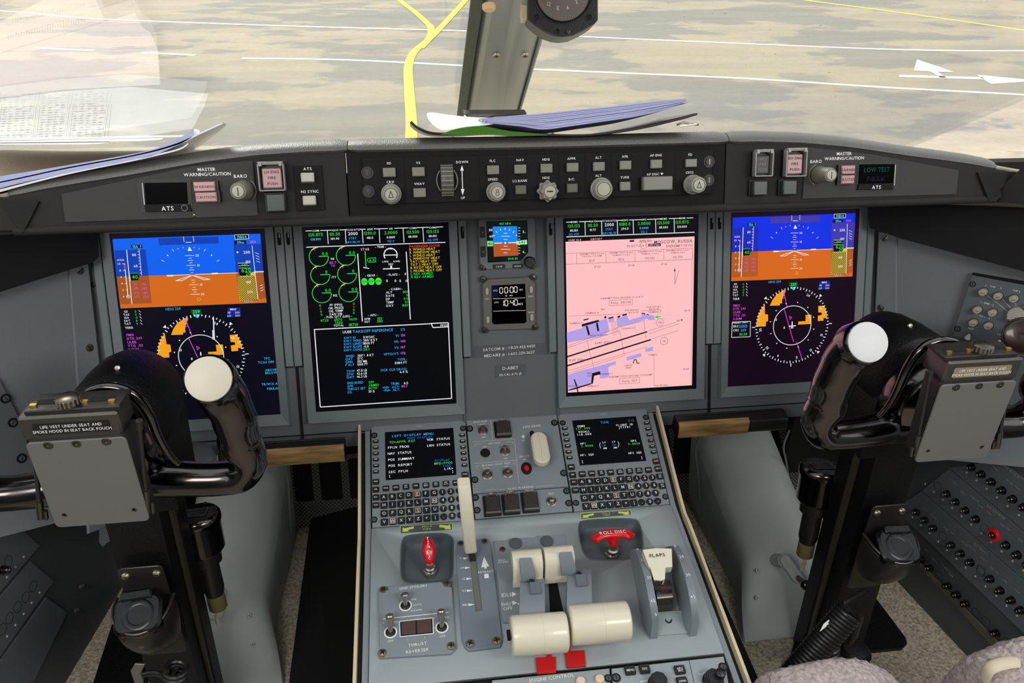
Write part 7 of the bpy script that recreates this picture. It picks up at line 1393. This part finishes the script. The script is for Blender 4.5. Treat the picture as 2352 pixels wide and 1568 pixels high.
# (start x,y top edge)-(end) for each strip: top line, bottom line
for ta, tb, ba, bb_ in (((1250, -20), (1750, 385), (575, 80), (1750, 1065)), ((575, 92), (1750, 1078), (215, 385), (1750, 1728)), ((215, 398), (1750, 1740), (-160, 620), (1900, 2600))):
    b = MB(); b.slab([LA(*ta), LA(*tb), LA(*bb_), LA(*ba)], -.004, 0, 'cb_grey', .0004); b.build('strip', o)
bm = MB(); bm.lathe([(.0068, 0), (.0068, .0016), (.0052, .002), (.0052, .008), (.0042, .0098), (0, .0102)], 'gloss_black', 18); bm.lathe([(.0015, .0100), (0, .0106)], 'btn_light', 8); BRK = bm.mesh('circuit_breaker')
bm = MB(); bm.lathe([(.0018, 0), (.0016, .0012), (0, .0016)], 'btn_light', 8); DOT = bm.mesh('marker_dot')
rowsA = [(890, 75), (1022, 168), (1158, 268), (1297, 383), (1443, 498), (1590, 610)]; rowsB = [(560, 430), (678, 538), (808, 650), (945, 765), (1350, 1110), (1500, 1240), (1650, 1370)]
rowsC = [(155, 672), (268, 778), (382, 885), (620, 1110), (748, 1222), (875, 1340), (1140, 1560)]
D_ = lambda x, y: ((x / 2.969 + 1800 - 2080) * 5.809, (y / 2.969 + 1040 - 1060) * 5.809)
rowsC += [D_(1482, 938), D_(1558, 1003), D_(1622, 1072)]; rowsD = [D_(*p) for p in [(887, 672), (942, 727), (1000, 783), (1125, 905), (1187, 965), (1247, 1027), (1450, 1228)]]
for P in rowsA + rowsB + rowsC + rowsD: x, y = LA(*P); place('circuit_breaker', BRK, o, T(x, y, 0))
x, y = LA(1190, 975); place('circuit_breaker', BRK, o, T(x, y, 0)); b = MB(); b.lathe([(.0105, .0005), (.0105, .005), (.0095, .006), (.0060, .006), (.0058, .003)], 'paint_red', 18); b.build('lock_collar', o, label='red lock collar').matrix_local = T(x, y, 0)
for P in [(818, 145), (948, 250), (1083, 360), (1222, 475), (1362, 592), (1511, 712), (262, 295), (378, 402), (500, 508), (622, 615), (747, 727), (873, 838), (1012, 953), (1142, 1073), (1282, 1196), (1427, 1325), (1570, 1450), (93, 741), (203, 848), (319, 953), (437, 1064), (552, 1180), (677, 1292), (802, 1408), (931, 1530)] + [D_(*p) for p in [(1376, 910), (1450, 972), (1520, 1040), (1592, 1108)]]: place('marker_dot', DOT, o, T(*LA(*P), 0))
rg = MB(); rg.ring((0, 0), .0078, .0007, 'black', .0003, n=20); RNG = rg.mesh('blank_ring')
for P in [(430, 330), (1060, 900), (500, 995), (1010, 1440)] + [D_(*p) for p in [(1060, 840), (1310, 1090), (1380, 1152), (1520, 1295), (1343, 808)]]: place('blank_ring', RNG, o, T(*LA(*P), 0))
b = MB(); random.seed(5)
for (u, v) in (((590, 240), (1900, 1330)), ((230, 590), (1700, 1900)), ((20, 960), (700, 1600)), ((1150, 40), (1800, 600))):
    U = Vector(LA(*u)); V = Vector(LA(*v)); d = (V - U); an = math.degrees(math.atan2(d.y, d.x)); an = an if abs(an) < 90 else an - 180; n = int(d.length / .019)
    for i in range(n):
        c = U + d * (i + random.uniform(.2, .8)) / n; s = random.choice(['FUEL CTL', 'BUS 2', 'DC ESS', 'XFER', 'AC 1', 'HYD 3', 'CH B', 'TCAS', 'ADC 2', 'PUMP']); b.text(s, c.x, c.y + random.uniform(-.003, .003), .0026, 'btn_light', .0004, rot=an, gap=.2)
        if random.random() < .45: b.seg((c.x - .009, c.y + .005), (c.x + .009, c.y + .005), .0006, 'btn_grey', .0004)
for s, u, v in (('DC BUS 2', (1330, 60), (1500, 200)), ('DC ESS BUS', (1120, 600), (1300, 740)), ('DC BUS 1', (930, 1100), (1080, 1220))):
    U = Vector(LA(*u)); V = Vector(LA(*v)); d = V - U; an = math.degrees(math.atan2(d.y, d.x)); an = an if abs(an) < 90 else an - 180; b.text(s, *((U + V) / 2), .0040, 'btn_light', .0004, rot=an, gap=.3)
b.build('lettering', o)
b = MB(); P = [LB(*p) for p in [(855, 690), (880, 690), (1560, 1380), (1500, 1390)]]; b.slab(P, 0, .003, mat('kick_strip', '6a655c', .4, .4), .0006); b.build('kick_strip', o)
# left panel
CBL = cb_frame(-1); cl = (3.75, 0, 1150); o = thing('blank_breaker_panel', 'dark left side panel with blanked round holes and a single black breaker', 'breaker panel', CBL)
LL = Lay(CBL, *cl); xe = LL(430, 900)[0]; sg = -1 if LL(100, 900)[0] < xe else 1
b = MB(); b.slab([(xe - sg * .25, -.04), (xe + sg * .55, -.04), (xe + sg * .55, .27), (xe - sg * .25, .27)], -.02, -.004, 'cb_dark'); b.build('backing', o)
for P in ([(130, 190), (345, 385), (-60, 860), (-400, 700), (-300, 420)], [(265, 520), (465, 690), (-60, 1430), (-400, 1300), (-60, 900)], [(400, 830), (580, 960), (290, 1560), (-60, 1600), (-60, 1460)]): b = MB(); b.slab([LL(*p) for p in P], -.004, 0, 'cb_grey', .0005); b.build('strip', o)
place('circuit_breaker', BRK, o, T(*LL(22, 595), 0))
for P in ((70, 155), (203, 481), (132, 568), (58, 657), (340, 790), (271, 877), (203, 972), (132, 1068), (60, 1166), (2, 242)): place('marker_dot', DOT, o, T(*LL(*P), 0))
for P in ((72, 520), (285, 735), (220, 830), (150, 915), (80, 1010), (20, 1105)): place('blank_ring', RNG, o, T(*LL(*P), 0))
for P in ((700, 738), (660, 943)): b = MB(); b.lathe([(.004, -.002), (.004, .002), (0, .003)], 'steel', 14, T(*LL(*P), 0)); b.build('screw', o)
# ================================================================ audio selector panel on the right side lining
WR = WF(1, .012); cr3_ = (6.535, 2150, 620); L0 = Lay(WR, *cr3_); c = L0(900, 600); M = on(WR, *c, 0); L = Lay(M, *cr3_); k = L.px(900, 600)
o = thing('audio_panel', 'tilted grey audio panel at the right edge with round knobs and a large selector', 'control panel', M)
b = MB(); b.slab([L(*p) for p in [(535, 75), (1650, 285), (1650, 1400), (240, 995)]], -.012, 0, 'cb_grey', .0006); b.build('plate', o); b = MB(); b.slab([L(*p) for p in [(540, 48), (1650, 240), (1650, 275), (535, 70)]], -.012, -.002, 'void'); b.build('shadow_gap', o)
for x, y in ((715, 325), (938, 385), (1172, 425), (630, 590), (855, 635), (568, 785), (793, 830), (1400, 560)):
    p = L(x, y); b = MB(); r = 58 * k; b.lathe([(r * 1.15, 0), (r * 1.15, .0005), (0, .0005)], 'black', 22); b.lathe([(r, 0), (r, .008), (r * .85, .010), (0, .0105)], 'knob_face', 24); b.seg((-r * .2, -r * .3), (r * .6, -r * .1), r * .12, 'ink', .0108); b.build('knob', o).matrix_local = T(*p, 0)
p = L(1215, 665); b = MB(); r = 118 * k; b.lathe([(r, 0), (r, .009), (r * .9, .011), (0, .0112)], 'knob_face', 32); b.box(0, -.004, .011, r * 1.7, r * .22, .007, 'btn_light', .001); b.build('selector', o).matrix_local = T(*p, 0)
b = MB()
for a, c_ in (((745, 362), (1105, 640)), ((975, 415), (1140, 590)), ((1190, 480), (1205, 585)), ((1330, 530), (1268, 592))): b.seg(L(*a), L(*c_), 10 * k, 'btn_light', .0004)
for s, x, y, r_ in (('VHF', 855, 250, -12), ('1', 745, 232, -12), ('2', 975, 268, -12), ('VHF 3', 1205, 312, -12), ('1 - DME - 2', 770, 502, -14), ('1 - NAV - 2', 705, 695, -14), ('ADF', 522, 875, -14), ('VOICE', 980, 970, -12), ('BOTH', 930, 1115, -12)): b.text(s, *L(x, y), 26 * k, 'white', .0004, rot=r_, gap=.2)
b.build('lettering', o)
for x, y in ((495, 975), (948, 1068), (1160, 1115)):
    b = MB(); b.lathe([(38 * k, 0), (38 * k, .001), (30 * k, .0012), (0, .0012)], 'black', 18); b.tube([(0, 0, 0), (0, -.003, .009)], [.0028, .0038], 'white', 12, up=(1, 0, 0)); b.build('toggle', o).matrix_local = T(*L(x, y), 0)
for x, y in ((550, 212), (325, 882)): place('fastener', DZUS, o, T(*L(x, y), 0) @ SCL(46 * k))
c = L0(600, 1250); M = on(WR, *c, 0); L = Lay(M, *cr3_); o = thing('oxygen_panel', 'grey panel under the audio panel with a dark oval recess and black ball lever', 'control panel', M)
b = MB(); b.slab([L(*p) for p in [(236, 1002), (1650, 1410), (1650, 2100), (100, 1900), (160, 1240)]], -.012, -.001, 'panel_grey', .0006); b.build('plate', o)
place('fastener', DZUS, o, T(*L(250, 1120), 0) @ SCL(46 * k))
b = MB(); b.slab(circ(*L(730, 1290), 260 * k, 30, 120 * k), -.001, .0004, 'void'); b.build('recess', o); b = MB(); b.slab(rr(*L(722, 1212), .0035, .007, .001), 0, .004, 'paint_red'); b.build('red_marker', o)
b = MB(); q = L(965, 1255); b.tube([(*L(800, 1250), .004), (q[0], q[1], .014)], .0035, 'satin_black', 12); b.M = T(*q, .018); b.lathe([(.0085 * math.cos(R_(t)), .0085 * math.sin(R_(t))) for t in range(-90, 91, 15)], 'gloss_black', 20); b.build('ball_lever', o)
p = hitp(2193, 812, WR.translation, WR.to_3x3().col[2]); M = on(WR, *(WR.inverted() @ p)[:2], .004); o = thing('wire_clip', 'small bright bent wire clip above the right chart light box', 'clip', M); b = MB(); b.tube([(-.008, -.006, 0), (-.006, .006, .004), (0, .009, .006), (.008, -.004, .002)], .0014, 'steel', 10); b.build('wire', o)
p = hitp(2345, 770, WR.translation + WR.to_3x3().col[2] * .05, WR.to_3x3().col[2]); M = Matrix.Translation(p) @ RX(60) @ RY(-35); o = thing('map_light', 'dark red-brown map light cut off by the right edge of the photo', 'lamp', M); b = MB(); b.lathe([(0, -.02), (.012, -.02), (.022, .02), (.024, .03), (.020, .032), (0, .030)], mat('brown_black', '2a1414', .3, coat=.4), 28); b.build('shade', o); b = MB(); b.lathe([(.0245, .024), (.0255, .026), (.0245, .028)], 'dark_steel', 28); b.build('ring', o); b = MB(); b.tube([(0, 0, -.018), (.01, .02, -.06), (.03, .03, -.09)], .005, 'satin_black', 10); b.build('stalk', o)
# grey box under the left lining
WL = WF(-1, .006); L = Lay(WL); c = L(30, 1000); M = on(WL, *c, 0); L = Lay(M); o = thing('side_console_panel', 'blue grey console panel at the left edge with round screws', 'panel', M); b = MB(); b.slab([L(*p) for p in [(-200, 700), (0, 872), (46, 962), (92, 1110), (-200, 1150)]], -.012, 0, 'panel_grey', .0006); b.build('plate', o); screws(o, [L(13, 915), L(30, 970), L(50, 1052)], .0065, DZUS, 0, 'fastener')
# ================================================================ right seat front, sheepskin covered
def mound(sil, ydep, depth, h):
    """puffed cushion whose silhouette follows points on plane y = ydep"""
    E = cr3([HY(*p, ydep) for p in sil], 6); V = []; F = []; m_ = 16
    for e in E:
        for j in range(m_ + 1):
            t = j / m_; a = t * math.pi * .5; V.append((e.x, ydep + h * math.cos(a) * 0 + (h * (1 - math.sin(a)) - h) * 0 + (.03 * math.cos(a * 2 - 1.2) if 0 else 0) + (-depth * max(0, (t - .35) / .65) if t > .35 else .035 * math.sin((.35 - t) / .35 * 1.57) * 1.0), e.z - (.10 * ((.35 - t) / .35) ** 2 if t < .35 else .01 * ((t - .35) / .65))))
    n = len(E)
    for i in range(n - 1):
        for j in range(m_): a = i * (m_ + 1) + j; F.append([a, a + 1, a + m_ + 2, a + m_ + 1])
    return V, F
o = thing('pilot_seat', 'mauve grey sheepskin seat front at the bottom right corner', 'seat', T(.55, -.55, .3)); si = o.matrix_world.inverted()
random.seed(3)
for sil, yd in (([(1745, 1600), (1775, 1562), (1830, 1543), (1900, 1530), (1955, 1524), (2000, 1530), (2040, 1547), (2068, 1572), (2085, 1600)], -.50), ([(2210, 1590), (2240, 1535), (2270, 1512), (2310, 1496), (2352, 1480), (2450, 1462)], -.50)):
    b = MB(si); V, F = mound(sil, yd, .16, .05); V = [(x + random.uniform(-.001, .001), y + random.uniform(-.001, .001), z + random.uniform(-.0012, .0012)) for x, y, z in V]; b.add(V, F, 'wool'); q = b.build('thigh_pad', o); q.modifiers.new('s', 'SUBSURF').render_levels = 2; md = q.modifiers.new('t', 'SOLIDIFY'); md.thickness = .02
    tx_ = D.textures.new('fluff', 'CLOUDS'); tx_.noise_scale = .008; dm = q.modifiers.new('d', 'DISPLACE'); dm.texture = tx_; dm.strength = .006; dm.texture_coords = 'LOCAL'
b = MB(si); b.tube(cr3([HY(*p, -.515) for p in [(2262, 1560), (2272, 1536), (2300, 1524), (2335, 1520), (2380, 1530), (2440, 1545)]], 5), [(.004, .008)] * 26, 'tan_strap', 10); b.build('strap', o, label='cream leather strap')
# ================================================================ groups shared by things of one kind
GR = {'flight_display': 'large flight displays in the instrument panel', 'control_display_unit': 'keypad units on the pedestal', 'fire_push_switch': 'guarded fire push switches on the glareshield',
      'square_indicator': 'dark green square lights on the glareshield', 'warning_panel': 'warning panels at the ends of the glareshield', 'control_column': 'control columns with yokes',
      'hand_microphone': 'hand microphones on the columns', 'hand_microphone_holder': 'microphone brackets on the columns', 'coiled_cord': 'black coiled cords', 'pedal_linkage_cover': 'grey pedal linkage covers',
      'rudder_pedal': 'perforated rudder pedals', 'foot_bar': 'padded bars under the panel', 'kick_panel': 'black kick panels beside the pedestal', 'motor_canister': 'black motor canisters beside the columns',
      'red_tag': 'red tags under the thrust grips', 'placard': 'dark placards on the centre column', 'pull_and_turn_placard': 'lime placards above the red handles', 'handle_recess': 'recesses of the red handles',
      'side_lining': 'grey side linings', 'hood_lining': 'black hood linings', 'painted_line': 'white and yellow lines painted on the apron', 'painted_arrow': 'white arrows painted on the apron'}
for q in SC.objects:
    if q.parent is None and q.get('category'):
        g_ = GR.get(q.name.split('.')[0])
        if g_: q['group'] = g_
